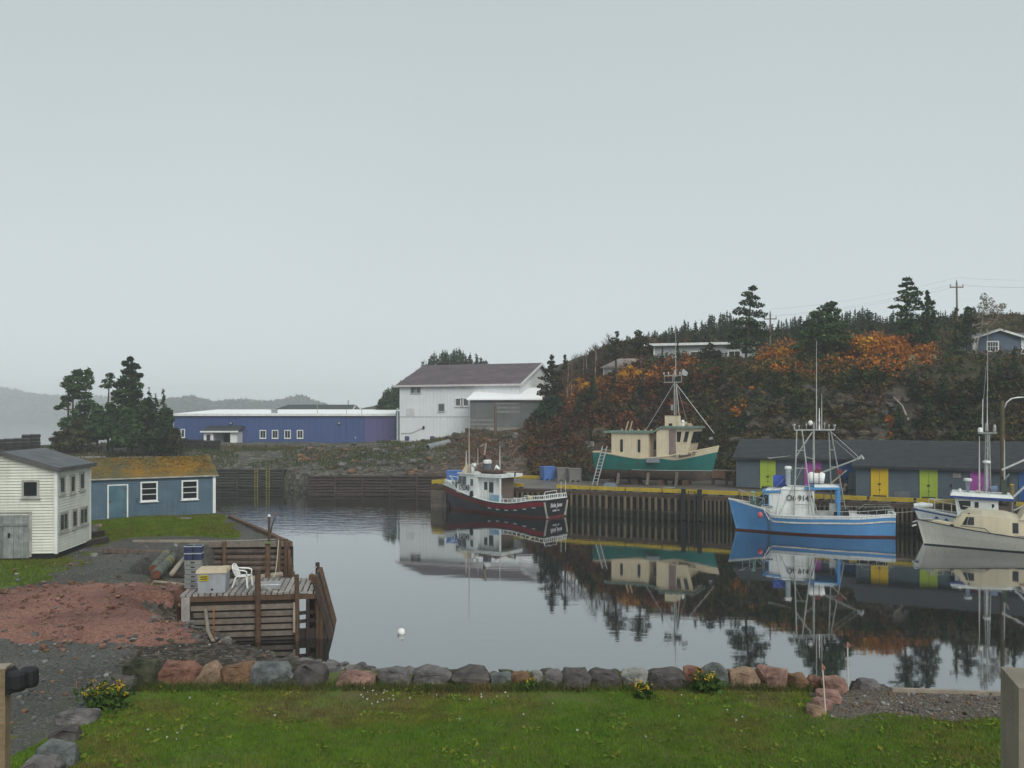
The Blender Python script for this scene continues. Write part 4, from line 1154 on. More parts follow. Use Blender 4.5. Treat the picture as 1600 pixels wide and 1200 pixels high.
# mooring lines
def sag(a, b, s, n=12):
    a, b = Vector(a), Vector(b)
    return [a.lerp(b, i / n) - Vector((0, 0, s * 4 * (i / n) * (1 - i / n))) for i in range(n + 1)]
def line(name, lab, cat, a, b, s, r, m, group=None):
    pts = sag(a, b, s); o0 = pts[0]
    o = MB().path([p - o0 for p in pts], r, 5).build(name, m); o.location = o0
    return tag(o, lab, cat, group)
line('mooring_rope', 'slack pale rope hanging from the log wall post down to the dock', 'rope', (-11.2, 43.0, 2.1), dk(2.85, 2.9, 1.75), .55, .022, ROPE)
line('mooring_rope', 'thin rope strung along the post heads of the log wall', 'rope', (-17.0, 43.2, 1.98), (-11.2, 42.98, 2.1), .05, .014, ROPE)
line('mooring_rope', 'thin rope drooping between the two seaward dock piles', 'rope', dk(2.72, -.2, 2.2), dk(4.0, -.2, 2.0), .35, .012, ROPE)
line('mooring_rope', 'thin rope reaching from the dock pile to the outer post', 'rope', dk(4.02, -.2, 2.1), dk(4.55, 2.85, 2.15), .1, .012, ROPE)
# leaning pole with red tip on the bulkhead
rp_ = thing('leaning_pole', 'slim dark pole with a red tip leaning on the bulkhead', 'pole', pg(423, 832, 1.9))
b_ = pw(432, 801, rp_.location.y) - rp_.location
MB().path([(0, 0, 0), b_ * .3 + Vector((-.04, 0, 0)), b_ * .8], [.045, .03, .018], 6).build('shaft', DARK, rp_)
MB().path([b_ * .81, b_ * 1.02], [.018, .014], 6).build('tip', mat('red_tip', (.45, .05, .05)), rp_)

# white float on the water
fb_ = thing('net_float', 'small white float drifting on the open water', 'float', pg(628, 990, .0), 0)
MB().lathe((0, 0, -.05), [(.09, 0), (.135, .05), (.14, .15), (.12, .22), (.05, .25)], 12).build('float_body', M_PLASTIC, fb_, smooth=True).rotation_euler = (R(20), R(-15), 0)
MB().tube((0, 0, .18), (.02, 0, .26), .02, n=6).build('eyelet', mat('grey_eyelet', (.3, .3, .3)), fb_)

# survey stakes
M_STAKE = mat('white_stake', (0.62, 0.55, 0.48), (.50, .42, .36)); M_OR = mat('orange_ribbon', (0.42, 0.19, 0.12), (.34, .14, .09))
def stake(px, yt, yb, lab, zz=1.65, dx=0):
    p = pg(px, yb, zz); z = lz(p.x, p.y)
    hgt = (yb - yt) * p.y / FPX
    root = thing('survey_stake', lab, 'stake', (p.x, p.y, z - .03), 0, 'survey stakes by the gravel path')
    t = Vector((dx * p.y / FPX, .02, hgt))
    MB().bar((0, 0, 0), t, .022, .022).build('stick', M_STAKE, root)
    MB().bar(t * .90, t * .97, .030, .030).build('ribbon', M_OR, root)
    MB().path([t * .965 + Vector((-.02, -.02, 0)), t + Vector((0, -.01, .03)), t * .965 + Vector((.03, -.02, 0)), t * .92 + Vector((.04, -.03, 0))], .012, 5).build('ribbon_loop', M_OR, root)
stake(1290.5, 1041, 1122, 'thin white stake with orange ribbon in front of the banded pink stones', dx=-5)
stake(1325, 1000, 1074, 'thin white stake with orange ribbon behind the stone corner')
stake(1597, 1006, 1070, 'thin white stake with orange ribbon rising behind the concrete wall', zz=1.6, dx=1)
# pale edging along the outer side of the gravel path
e0, e1 = pg(1395, 1079, 1.66), pg(1640, 1088, 1.66)
o = MB().bar((0, 0, 0), e1 - e0, .10, .10).build('edging_timber', W_PALE); o.location = e0 + Vector((0, .05, 0))
tag(o, 'pale timber edging the gravel path along the water', 'edging')
# concrete wall at the side of the lawn
M_CONC = mat('board_marked_concrete', (0.27, 0.235, 0.185), (0.19, 0.165, 0.13), scale=1.0, rough=.85, bump=.25, bscale=14, streak=.5, c3=(.12, .10, .08), spots=.25)
def conc_wall():
    d = 9.0
    c = pw(1592, 1074, d)               # near corner at the top
    root = thing('concrete_wall', 'buff concrete wall end standing at the edge of the lawn', 'wall', (c.x, c.y, 0), R(-17))
    zt = c.z; z0 = 1.9
    rows = 3; hh = (zt - z0) / rows
    for k in range(rows):
        MB().box(0.0, 1.25, 0, .80, z0 + k * hh + .006 - (.4 if k == 0 else 0), z0 + (k + 1) * hh - .006).build('block_course', M_CONC, root)
    MB().box(.03, 1.22, .03, .77, 1.6, zt - .02).build('core', M_CONC, root)
conc_wall()
# light post
def post():
    d = 6.0
    p = pw(3, 1043, d)
    zt = p.z; zg = lz(p.x, p.y)
    root = thing('light_post', 'square timber post with twin black floodlights beside the gravel', 'light post', (p.x - .02, d, zg - .1), R(12))
    h = zt - zg + .1
    pm = MB().box(-.055, .055, -.055, .055, 0, h).build('post', wood('post_timber', (.24, .185, .115), (.17, .125, .075)), root)
    MB().box(-.062, .062, -.062, .062, h + .001, h + .012).build('post_top', W_PALE, root)
    MB().path([(.06, -.02, h - .09), (.085, -.02, h - .03), (.11, -.02, h - .015)], .03, 8).build('arm', DARK, root)
    MB().box(.056, .09, -.06, .03, h - .17, h - .02).build('junction_box', DARK, root)
    for (x, y) in ((.135, -.085), (.185, .0)):
        lm = MB().lathe((x, y, h - .13), [(.055, 0), (.062, .02), (.060, .10), (.048, .118), (.02, .122)], 14).build('lamp_head', DARK, root, smooth=False)
        MB().lathe((x, y, h - .137), [(.05, 0), (.052, .006)], 14).build('lens', GLASS, lm)
post()
# dinghy by the barn door, only its stern in view
def skiff():
    p = pg(0, 872, 1.8)
    root = thing('dinghy', 'white dinghy stern standing before the grey barn door', 'boat', (p.x - .35, p.y - .55, 1.85), R(0))
    MB().hexa([(-.6, -.5, 0), (.42, -.5, .0), (.42, .25, .0), (-.6, .25, 0), (-.6, -.6, .78), (.60, -.6, .78), (.60, .35, .78), (-.6, .35, .78)]).build('hull', WHITE, root)
    MB().box(-.6, .63, -.63, -.601, .66, .78).box(.601, .63, -.6, .35, .66, .78).build('rubbing_strake', mat('grey_strake', (.35, .38, .38)), root)
skiff()
# flagstones and boards piled by the cream shed
for (px, py, w, h, lab) in [(146, 842, .9, .30, 'dark timber baulk leaning by the cream shed corner'), (152, 852, .7, .25, 'second dark baulk at the cream shed corner, nearer the yard')]:
    p = gpt(px, py, .1)
    o = MB().bar((-.5, -.7, 0), (.2, .6, .12), .3, h).build('timber_baulk', W_DARK); o.location = p; tag(o, lab, 'timber')
for k, (px, py, s, lab) in enumerate([(146, 829, .55, 'grey stone between the cream shed and the blue shed door'), (155, 824, .4, 'small tan stone nearest the blue shed wall'), (147, 869, .34, 'round stone at the cream shed back corner')]):
    o = link('field_stone', rock_mesh('field_stone', s, s * .8, s * .7, [ST['grey'], ST['tan'], ST['pale']][k], 400 + k, sub=1)); o.location = gpt(px, py, -.08); tag(o, lab, 'stone')
o = MB().box(-.35, .35, -.15, .15, 0, .07).build('concrete_slab', ST['pale']); o.location = gpt(290, 811, .01); tag(o, 'pale flat slab on the turf before the blue shed', 'slab')
# ------------------------------------------------------------------ wharf
W_YEL = mat('worn_yellow_paint', (0.43, 0.32, 0.025), (0.33, 0.235, 0.022), scale=1.5, rough=.75, bump=.2, c3=(.11, .085, .055), spots=.75, streak=.5)
M_DECK = mat('wet_wharf_concrete', (0.150, 0.130, 0.112), (0.085, 0.074, 0.066), scale=.35, rough=.45, bump=.15, bscale=5, detail=9)
M_PILE = bpy.data.materials.new('tide_marked_pile'); M_PILE.use_nodes = True
def _tide(m, dry, dry2, wet, z0, z1):
    t = m.node_tree; N = t.nodes; L = t.links; p = N['Principled BSDF']; p.inputs['Roughness'].default_value = .85
    g = N.new('ShaderNodeNewGeometry'); sp = N.new('ShaderNodeSeparateXYZ'); L.new(g.outputs['Position'], sp.inputs[0])
    no = N.new('ShaderNodeTexNoise'); no.inputs['Scale'].default_value = 1.6; no.inputs['Detail'].default_value = 5; L.new(g.outputs['Position'], no.inputs['Vector'])
    a = N.new('ShaderNodeMath'); a.operation = 'MULTIPLY_ADD'; a.inputs[1].default_value = .55; L.new(no.outputs['Fac'], a.inputs[0]); L.new(sp.outputs['Z'], a.inputs[2])
    mr = N.new('ShaderNodeMapRange'); mr.inputs[1].default_value = z0 + .27; mr.inputs[2].default_value = z1 + .27; L.new(a.outputs[0], mr.inputs[0])
    oi = N.new('ShaderNodeObjectInfo')
    m1 = N.new('ShaderNodeMix'); m1.data_type = 'RGBA'; L.new(oi.outputs['Random'], m1.inputs['Factor']); m1.inputs[6].default_value = (*dry, 1); m1.inputs[7].default_value = (*dry2, 1)
    m2 = N.new('ShaderNodeMix'); m2.data_type = 'RGBA'; L.new(mr.outputs[0], m2.inputs['Factor']); m2.inputs[6].default_value = (*wet, 1); L.new(m1.outputs[2], m2.inputs[7])
    L.new(m2.outputs[2], p.inputs['Base Color'])
    nb = N.new('ShaderNodeTexNoise'); nb.inputs['Scale'].default_value = 9; L.new(g.outputs['Position'], nb.inputs['Vector'])
    bu = N.new('ShaderNodeBump'); bu.inputs['Strength'].default_value = .4; bu.inputs['Distance'].default_value = .05; L.new(nb.outputs['Fac'], bu.inputs['Height']); L.new(bu.outputs[0], p.inputs['Normal'])
_tide(M_PILE, (0.125, 0.098, 0.060), (0.060, 0.048, 0.032), (0.024, 0.026, 0.015), .5, .75)

def a_at(px, b):
    k = (px - CX) / FPX; c, s = math.cos(WROT), math.sin(WROT)
    return (k * (WY + b * c) - WX + b * s) / (c - k * s)

WH = thing('wharf', 'long concrete-decked wharf with dark timber piles and worn yellow kerb timbers', 'wharf', (WX, WY, 0), WROT)
MB().box(0, 62, .02, 10.3, 1.55, 1.98).build('deck', M_DECK, WH)
MB().box(6.6, 26, 10.302, 17.6, 1.55, 1.976).build('deck', M_DECK, WH)
MB().box(0.05, 62, .10, .3, -2.4, 1.54).build('backing_wall', W_DARK, WH)
for k in range(21):
    MB().box(.02 + k * 3, 3 + k * 3 - .02, -.10, .015, 1.60, 1.90).build('wale', wood('rust_stained_wale', (.085, .055, .036), (.045, .033, .024)), WH)
    MB().box(.0 + k * 3, 3 + k * 3 - .03, -.06, .09, .35, .60).build('wale', M_PILE, WH)
pile_me = None
x = 1.9; k = 0
while x < 56:
    fine = x > a_at(1085, 0)
    r_ = (.085 if fine else .115) * rnd.uniform(.9, 1.1)
    MB().tube((x, -.10 - r_, -2.2), (x + rnd.uniform(-.02, .02), -.10 - r_, 1.66 + rnd.uniform(-.02, .02)), r_ * 1.04, r_, 8).build('pile', M_PILE, WH)
    x += (.30 if fine else .50) * rnd.uniform(.92, 1.08)
gap = {9}
for k in range(20):
    if k in (3, 14): continue
    x0 = k * 3.0 + .04
    o = MB().box(x0, x0 + 2.92 - rnd.uniform(0, .12), -.06, .24, 2.06, 2.34 + rnd.uniform(-.01, .015)).build('kerb_timber', W_YEL, WH)
    for q in range(3): MB().box(x0 + .2 + q * 1.2, x0 + .5 + q * 1.2, -.04, .2, 1.983, 2.058).build('kerb_block', W_DARK, WH)
for k in range(2):
    MB().box(.5 + k * 3.2, 3.6 + k * 3.2, 9.9, 10.2, 2.0, 2.30).build('kerb_timber', W_YEL, WH)
for k in range(3): MB().box(.02, 1.62, -.14 - .02 * k, .018, -1.9 + k * 1.15, -.78 + k * 1.15).build('end_block', mat('stained_concrete', (.125, .105, .085), (.07, .06, .05), streak=.6, c3=(.03, .03, .022)), WH)
MB().box(-.12, .2, .3, 9.6, 2.0, 2.32).build('kerb_timber', W_YEL, WH)
for k in range(9): MB().box(-.22, .018, .2 + k * 1.08, 1.22 + k * 1.08, -2.4, 1.96).build('end_block', mat('stained_concrete', (.125, .105, .085), (.07, .06, .05), streak=.6, c3=(.03, .03, .022)), WH)
# ladder between rubber fenders
xl = a_at(1081, -.3)
ld = MB()
for s in (-.24, .24): ld.tube((xl + s, -.42, -1.0), (xl + s, -.42, 2.3), .035, n=6)
lo = ld.build('ladder', W_DARK, WH)
for k in range(11): MB().tube((xl - .23, -.42, -.6 + k * .28), (xl + .23, -.42, -.6 + k * .28), .022, n=6).build('rung', W_DARK, lo)
for s in (-.62, .62): MB().box(xl + s - .16, xl + s + .16, -.48, -.32, .1, 2.42).build('rubber_fender', DARK, WH)
# small things along the edge
def on_wharf(name, lab, cat, px, b, rz=0, group=None, z=1.985):
    p = wharf_pt(a_at(px, b), b, z)
    return thing(name, lab, cat, p, WROT + rz, group)
r_ = on_wharf('bollard_box', 'blue-grey steel box sitting on the wharf kerb beside the black ladder', 'box', 1046, .55)
MB().box(-.42, .42, -.22, .22, 0, .42).build('box_body', mat('blue_grey_steel', (.13, .155, .17), spots=.5, c3=(.1, .06, .04)), r_); MB().box(-.45, .45, -.25, .25, .423, .46).build('lid', GALV, r_)
r_ = on_wharf('upturned_tub', 'low grey-blue box on the wharf below the green boat stern', 'box', 953, 3.2)
MB().hexa([(-.55, -.4, 0), (.55, -.4, 0), (.55, .4, 0), (-.55, .4, 0), (-.38, -.28, .42), (.38, -.28, .42), (.38, .28, .42), (-.38, .28, .42)]).build('box_body', mat('blue_grey_plastic', (.16, .20, .24)), r_)
MB().box(-.58, .58, -.43, .43, -.0, .05).build('rim', mat('blue_grey_plastic', (.16, .20, .24)), r_)
# insulated tubs
def fish_tub(px, b, lab, m, rz, w=1.25, d=1.1, h=1.05, group='insulated fish tubs on the wharf', z=1.985):
    r_ = on_wharf('insulated_tub', lab, 'tub', px, b, rz, group, z)
    MB().hexa([(-w / 2 + .05, -d / 2 + .05, .14), (w / 2 - .05, -d / 2 + .05, .14), (w / 2 - .05, d / 2 - .05, .14), (-w / 2 + .05, d / 2 - .05, .14), (-w / 2, -d / 2, h), (w / 2, -d / 2, h), (w / 2, d / 2, h), (-w / 2, d / 2, h)]).build('tub_body', m, r_)
    MB().box(-w / 2 - .03, w / 2 + .03, -d / 2 - .03, d / 2 + .03, h + .003, h + .10).build('lid', m, r_)
    for sx_ in (-.42, 0, .42):
        for sy in (-.38, .38): MB().box(sx_ * w - .1, sx_ * w + .1, sy * d - .1, sy * d + .1, 0, .138).build('foot', m, r_)
M_TBLUE = mat('blue_tub_plastic', (0.085, 0.185, 0.47), (0.065, 0.145, 0.38), scale=1.2, rough=.5, bump=.03)
M_TGREY = mat('grey_tub_plastic', (0.205, 0.195, 0.185), (0.16, 0.152, 0.145), scale=1.2, rough=.55, bump=.03)
fish_tub(855.5, 9.3, 'blue insulated tub standing beside the grey tubs on the wharf', M_TBLUE, R(48), 1.15, 1.1, 1.18)
fish_tub(879.5, 9.0, 'grey insulated tub touching the blue one', M_TGREY, R(30), 1.15, 1.05, 1.12)
fish_tub(897, 8.6, 'grey insulated tub at the end of the row, toward the ladder', M_TGREY, R(36), 1.15, 1.05, 1.12)
fish_tub(711, 1.2, 'blue insulated tub at the wharf head behind the red-striped boat bow', M_TBLUE, R(20), 1.35, 1.1, 1.10)
# net heap, rusty drum, shovel-like bits by the cradle
def heap(name, lab, cat, px, b, w, h, m, z=1.98):
    p = wharf_pt(a_at(px, b), b, z); pts = []
    n = 420
    u = rng.normal(0, 1, (n, 3)); u /= np.linalg.norm(u, axis=1)[:, None]; u[:, 2] = abs(u[:, 2])
    c = u * np.array([w / 2, w / 2 * .8, h]) * rng.uniform(.75, 1.0, (n, 1))
    o = link(name, tri_mesh(name, leaf_tris(c, .30, flat=.8), m)); o.location = p
    core = MB().lathe((0, 0, 0), [(w * .47, 0), (w * .44, h * .4), (w * .3, h * .75), (w * .08, h * .95)], 12).build('core', m, o)
    return tag(o, lab, cat)
heap('net_heap', 'greenish heap of netting beside the ladder foot under the green boat', 'net', 922, 10.5, 1.5, .75, leafmat('green_net', (.085, .105, .075), (.05, .062, .045), rand=0))
heap('scrap_heap', 'rust-brown heap behind the foot of the aluminium ladder', 'scrap', 932, 13.6, 2.0, 1.5, leafmat('rusty_scrap', (.12, .052, .030), (.065, .030, .020), rand=0))
heap('net_heap', 'dark net bundle lying under the bow of the green boat', 'net', 1064, 9.5, 1.3, .5, leafmat('dark_net', (.05, .06, .045), (.028, .032, .025), rand=0))
r_ = on_wharf('drum', 'rusty oil drum lying under the green hull', 'drum', 952, 13.5)
MB().tube((-.45, 0, .3), (.45, 0, .3), .3, n=12).build('drum_body', RUST, r_); [MB().tube((s - .02, 0, .3), (s + .02, 0, .3), .315, n=12).build('hoop', RUST, r_) for s in (-.2, .2)]
r_ = on_wharf('work_bench', 'timber bench with a pale plank top between the green boat bow and the sheds', 'bench', 1130, 10.2)
MB().box(-.95, 1.15, -.4, .4, 1.25, 1.32).build('bench_top', W_PALE, r_); MB().box(-.9, .25, -.38, -.30, .62, 1.24).build('front_panel', mat('raw_plywood', (.25, .15, .09), (.19, .11, .065)), r_)
for s in (-.88, .3, .98): MB().box(s - .05, s + .05, -.36, -.28, 0, 1.24 if s > .28 else .61).build('leg', W_BROWN, r_); MB().box(s - .05, s + .05, .28, .36, 0, 1.24).build('leg', W_BROWN, r_)
MB().bar((1.05, -.5, 0), (1.35, -.42, 1.2), .12, .05).build('leaning_board', W_BROWN, r_)

# storage sheds
M_SHED = mat('slate_blue_clapboard', (0.085, 0.115, 0.138), (0.066, 0.092, 0.112), scale=.8, rough=.75, streak=.25, bump=.1)
M_SHROOF = mat('charcoal_shingles', (0.042, 0.048, 0.054), (0.030, 0.034, 0.039), scale=2.5, rough=.85, bump=.4, bscale=14)
DOORC = {'green': mat('lime_green_door', (.34, .44, .055), (.29, .38, .05), scale=1, bump=.1), 'pink': mat('magenta_door', (.38, .085, .36), (.31, .07, .29), scale=1, bump=.1),
         'blue': mat('blue_door', (.030, .105, .285), (.025, .085, .24), scale=1, bump=.1), 'yellow': mat('yellow_door', (.62, .43, .022), (.54, .37, .02), scale=1, bump=.1)}
def storage(lab, a0, a1, b, D, He, Hr, doors, left_end=True):
    p = wharf_pt(a0, b, 2.0)
    root = thing('storage_shed', lab, 'shed', p, WROT)
    W = a1 - a0
    MB().prism([(0.02, 0), (D - .02, 0), (D - .02, He), (D / 2, Hr), (.02, He)], 'x', 0.02, W - .02).build('wall', M_SHED, root)
    mb = MB(); lap(mb, 'f', 0, W, .12, He, .14, W)
    lap(mb, 'l', 0, D, .12, Hr - .02, .14, W, lambda z: (0, D) if z <= He else ((z - He) / (Hr - He) * D / 2, D - (z - He) / (Hr - He) * D / 2))
    mb.build('siding', M_SHED, root, kind='stuff')
    MB().box(-.07, .08, -.069, .06, .1, He).build('corner_board', M_SHED, root)
    MB().box(-.03, W + .03, -.04, D, -.0, .11).build('skirting_board', W_DARK, root)
    ov = .34; ze = He - ov * (Hr - He) / (D / 2)
    rf = MB()
    rf.slab([(-.35, -ov, ze + .12), (W + .05, -ov, ze + .12), (W + .05, D / 2, Hr + .12), (-.35, D / 2, Hr + .12)], .10)
    rf.slab([(-.35, D / 2, Hr + .12), (W + .05, D / 2, Hr + .12), (W + .05, D + ov, ze + .12), (-.35, D + ov, ze + .12)], .10)
    ro = rf.build('roof', M_SHROOF, root)
    tabs = MB()                                             # shingle courses
    nrow = 15
    for k in range(nrow):
        t0, t1 = k / nrow, (k + 1) / nrow
        y0, y1 = -ov + t0 * (D / 2 + ov), -ov + t1 * (D / 2 + ov); z0, z1 = ze + .12 + t0 * (Hr - ze), ze + .12 + t1 * (Hr - ze)
        x = -.35
        while x < W:
            x2 = min(x + rnd.uniform(.8, 1.1), W + .05); j = rnd.uniform(.012, .026)
            tabs.hexa([(x, y0, z0), (x2 - .015, y0, z0), (x2 - .015, y1, z1), (x, y1, z1), (x, y0 - .01, z0 + j), (x2 - .015, y0 - .01, z0 + j), (x2 - .015, y1, z1 + .006), (x, y1, z1 + .006)])
            x = x2
    tabs.build('shingles', M_SHROOF, ro, kind='stuff')
    MB().box(-.35, W + .05, -ov - .03, -ov - .002, ze - .04, ze + .12).build('fascia', mat('dark_fascia', (.03, .03, .035)), ro)
    for (px0, px1, col, lb) in doors:
        x0, x1 = a_at(px0, b) - a0, a_at(px1, b) - a0
        m = DOORC[col]; zt = He - .14
        fr = MB(); fr.box(x0, x0 + .12, -.10, -.03, .06, zt); fr.box(x1 - .12, x1, -.10, -.03, .06, zt); fr.box(x0 + .12, x1 - .12, -.097, -.03, zt - .12, zt)
        d = fr.build('door', m, root); d['label'] = lb
        xm = (x0 + x1) / 2
        for s, (u0, u1) in enumerate(((x0 + .125, xm - .012), (xm + .012, x1 - .125))):
            lf = MB().box(u0, u1, -.082, -.032, .24, zt - .125).build('door_leaf', m, d)
            br = MB(); br.box(u0 + .01, u1 - .01, -.102, -.083, 1.12, 1.20); br.box(u0 + .01, u1 - .01, -.102, -.083, .30, .38); br.box(u0 + .01, u1 - .01, -.102, -.083, zt - .26, zt - .17)
            for q in range(1, 4): br.box(u0 + (u1 - u0) * q / 4 - .008, u0 + (u1 - u0) * q / 4 + .008, -.09, -.0825, .25, zt - .13)
            br.build('door_brace', m, d)
        MB().box(xm - .09, xm + .09, -.125, -.103, 1.0, 1.1).box(xm - .03, xm + .06, -.12, -.103, .62, .68).build('latch', DARK, d)
        MB().box(x0 + .125, x1 - .125, -.075, -.035, .06, .235).build('threshold', W_DARK, d)
    return root, W
A1 = a_at(1152, 7.4)
storage('slate-blue storage shed block set back on the wharf, with green, magenta and blue doors', A1, a_at(1338, 7.4), 7.4, 5.4, 2.62, 3.92,
        [(1188, 1212, 'green', 'lime green double door nearest the open gable end'), (1257, 1283, 'pink', 'magenta double door'), (1311, 1335, 'blue', 'royal blue door')])
S2, _w2 = storage('slate-blue storage shed block nearer the water, with yellow, green and magenta doors', a_at(1339, 2.7), a_at(1339, 2.7) + 19.5, 2.7, 5.8, 2.42, 4.05,
        [(1361, 1388, 'yellow', 'bright yellow double door'), (1437, 1465, 'green', 'lime green double door beside the small notice'), (1516, 1546, 'pink', 'magenta door behind the white boat'), (1592, 1626, 'blue', 'blue door')])
a2 = a_at(1339, 2.7)
xs_ = a_at(1495, 2.7) - a2
sg = MB().box(xs_ - .26, xs_ + .26, -.085, -.035, 1.66, 1.98).build('notice', mat('pale_notice', (.30, .28, .26), (.16, .15, .15), scale=6), S2)
MB().box(a_at(1486, 2.7) - a2 - .06, a_at(1486, 2.7) - a2 + .06, -.09, -.03, 1.0, 1.2).build('meter_box', DARK, S2)
MB().box(a_at(1397, 2.7) - a2, a_at(1422, 2.7) - a2, -.08, -.034, .12, .62).build('patch_board', mat('grey_board', (.13, .145, .155)), S2)
# things leaning by the blue door
r_ = on_wharf('buoy_heap', 'bunch of red and cream buoys hanging by the blue shed door', 'buoys', 1316, 6.9)
for (x_, z_, m_) in ((-.2, .28, 'red'), (.15, .25, 'cream'), (0, .62, 'red'), (.25, .55, 'cream'), (-.1, .95, 'brown')):
    MB().lathe((x_, 0, z_ - .2), [(.05, 0), (.17, .08), (.2, .2), (.17, .32), (.05, .4)], 10).build('buoy', mat(m_ + '_buoy', {'red': (.35, .09, .05), 'cream': (.5, .42, .3), 'brown': (.16, .08, .05)}[m_], bump=0), r_, smooth=True)
MB().bar((-.1, .15, 0), (-.1, .18, 1.5), .06, .06).build('hanging_post', W_DARK, r_)
r_ = on_wharf('door_panel', 'loose grey weathered door panel leaning on the shed corner', 'panel', 1333, 6.7)
MB().hexa([(-.35, -.35, 0), (.35, -.35, 0), (.35, -.29, 0), (-.35, -.29, 0), (-.35, .2, 1.6), (.35, .2, 1.6), (.35, .26, 1.6), (-.35, .26, 1.6)]).build('panel_board', mat('dull_grey_board', (.10, .11, .115)), r_); MB().bar((-.33, -.36, .3), (.33, -.36, .3), .05, .08).build('batten', W_DARK, r_)

# lamp pole
def lamp_pole():
    p = wharf_pt(a_at(1566.5, 1.6), 1.6, 2.0)
    root = thing('street_lamp', 'brown timber pole with a curved grey lamp arm on the wharf', 'street lamp', p, 0)
    h = 7.05
    MB().path([(0, 0, 0), (0, 0, h * .5), (-.02, 0, h)], [.17, .15, .125], 10).build('pole', wood('brown_tarred_pole', (.095, .075, .040), (.055, .042, .025)), root)
    pts = [(.1, 0, h - .55), (.28, 0, h - .12), (.6, 0, h + .12), (1.0, 0, h + .2), (1.9, -.1, h + .24)]
    am = MB().path(pts, .055, 8).build('lamp_arm', ALU, root, smooth=True)
    MB().hexa([(1.8, -.22, h + .12), (2.45, -.26, h + .10), (2.45, .06, h + .10), (1.8, .06, h + .12), (1.85, -.18, h + .28), (2.4, -.2, h + .24), (2.4, .0, h + .24), (1.85, .0, h + .28)]).build('lamp_head', ALU, am)
    MB().box(-.1, .3, -.3, -.1, 1.2, 1.9).build('fuse_box', DARK, root)
lamp_pole()
r_ = on_wharf('fender_post', 'short yellow-brown timber post on the wharf edge beside the lamp pole', 'post', 1581, .5)
MB().tube((0, 0, 0), (0, 0, 1.45), .14, .13, 9).build('post', wood('ochre_post', (.24, .17, .06), (.13, .095, .045)), r_); MB().lathe((0, 0, 1.45), [(.14, 0), (.1, .05)], 9).build('post_top', W_YEL, r_)

# ------------------------------------------------------------------ far cribwork and lobster gear
def crib(name, lab, px0, px1, ytop, d0, d1, n, h, m, depth=1.0, lad=()):
    a = pw(px0, ytop, d0); b = pw(px1, ytop, d1)
    u = Vector((b.x - a.x, b.y - a.y, 0)); L_ = u.length
    root = thing(name, lab, 'crib wall', (a.x, a.y, 0), math.atan2(u.y, u.x))
    nb = max(2, round(L_ / 2.6))
    for k in range(n):
        z = h - .16 - k * .30
        for q in range(nb):
            x0, x1 = q * L_ / nb, (q + 1) * L_ / nb
            MB().path([(x0 + .03, rnd.uniform(-.09, .03), z + rnd.uniform(-.04, .04)), ((x0 + x1) / 2, rnd.uniform(-.06, .02), z), (x1 - .03, rnd.uniform(-.09, .03), z + rnd.uniform(-.04, .04))], .13 + rnd.uniform(-.015, .015), 7).build('log', m, root)
    for q in range(nb + 1): MB().bar((q * L_ / nb, -.17, -1.5), (q * L_ / nb, -.17, h - .1 + rnd.uniform(-.2, .1)), .16, .10).build('stanchion', m, root)
    MB().box(.02, L_ - .02, .12, depth, -2.3, h - .25).build('fill', W_DARK, root)
    for pxl in lad:
        k = (pxl - CX) / FPX
        x = (k * a.y - a.x) / (u.x / L_ - k * u.y / L_)
        t = MB()
        for s in (-.16, .16): t.bar((x + s, -.32, -.8), (x + s, -.32, h + .02), .06, .05)
        t2 = t.build('ladder', mat('yellow_ladder', (.26, .215, .05)), root)
        for r2 in range(9): MB().bar((x - .12, -.32, -.4 + r2 * .28), (x + .12, -.32, -.4 + r2 * .28), .04, .04, up=(0, 1, 0)).build('rung', mat('yellow_ladder', (.26, .215, .05)), t2)
    return root
M_CRIB1 = wood('wet_crib_log', (.046, .045, .038), (.024, .024, .021), c3=(.10, .095, .08))
M_CRIB2 = wood('brown_crib_log', (.060, .044, .037), (.030, .023, .021), c3=(.11, .095, .085))
crib('crib_wall', 'dark log crib wharf with two yellow ladders behind the blue clapboard shed', 300, 443, 731, 100.4, 99.6, 8, 2.15, M_CRIB1, lad=(402, 420))
crib('crib_wall', 'long low brown log crib wall below the bank, reaching to the wharf head', 482, 694, 745, 91.2, 91.0, 8, 2.0, M_CRIB2)
M_TRAP = wood('dark_trap_lath', (.040, .040, .036), (.020, .020, .019), c3=(.09, .085, .075))
def trap_mesh():
    """lobster trap: bowed lath cage"""
    mb = MB()
    for q in range(4): mb.box(-.5, .5, -.25 + q * .145, -.19 + q * .145, 0, .03)
    for x in (-.48, 0, .48):
        pts = [(x, -.25, .0), (x, -.24, .22), (x, -.14, .38), (x, .14, .38), (x, .24, .22), (x, .25, 0)]
        mb.path(pts, .022, 4)
    for (y, z) in ((-.25, .13), (-.235, .25), (-.16, .37), (-.05, .40), (.05, .40), (.16, .37), (.235, .25), (.25, .13)): mb.box(-.5, .5, y - .022, y + .022, z - .012, z + .012)
    mb.box(-.47, .47, -.2, .2, .035, .33)
    return mb
_tm = trap_mesh()
def trap_rows(px0, px1, yb, d, rows, group, lab, zbase=None, jag=True):
    a = pw(px0, yb, d); b = pw(px1, yb, d)
    n = int((b.x - a.x) / 1.03)
    me = None
    for k in range(rows):
        for q in range(n):
            if jag and k >= rows - 2 and rnd.random() < (.25 if k < rows - 1 else .6): continue
            if me is None:
                o = _tm.build('lobster_trap', M_TRAP); me = o.data
            else: o = link('lobster_trap', me)
            x = a.x + .5 + q * 1.03 + rnd.uniform(-.04, .04)
            o.location = (x, d + rnd.uniform(-.05, .05), (lz(x, d) if zbase is None else zbase) + k * .405)
            o.rotation_euler = (0, 0, rnd.uniform(-.05, .05))
            tag(o, lab, 'lobster trap', group)
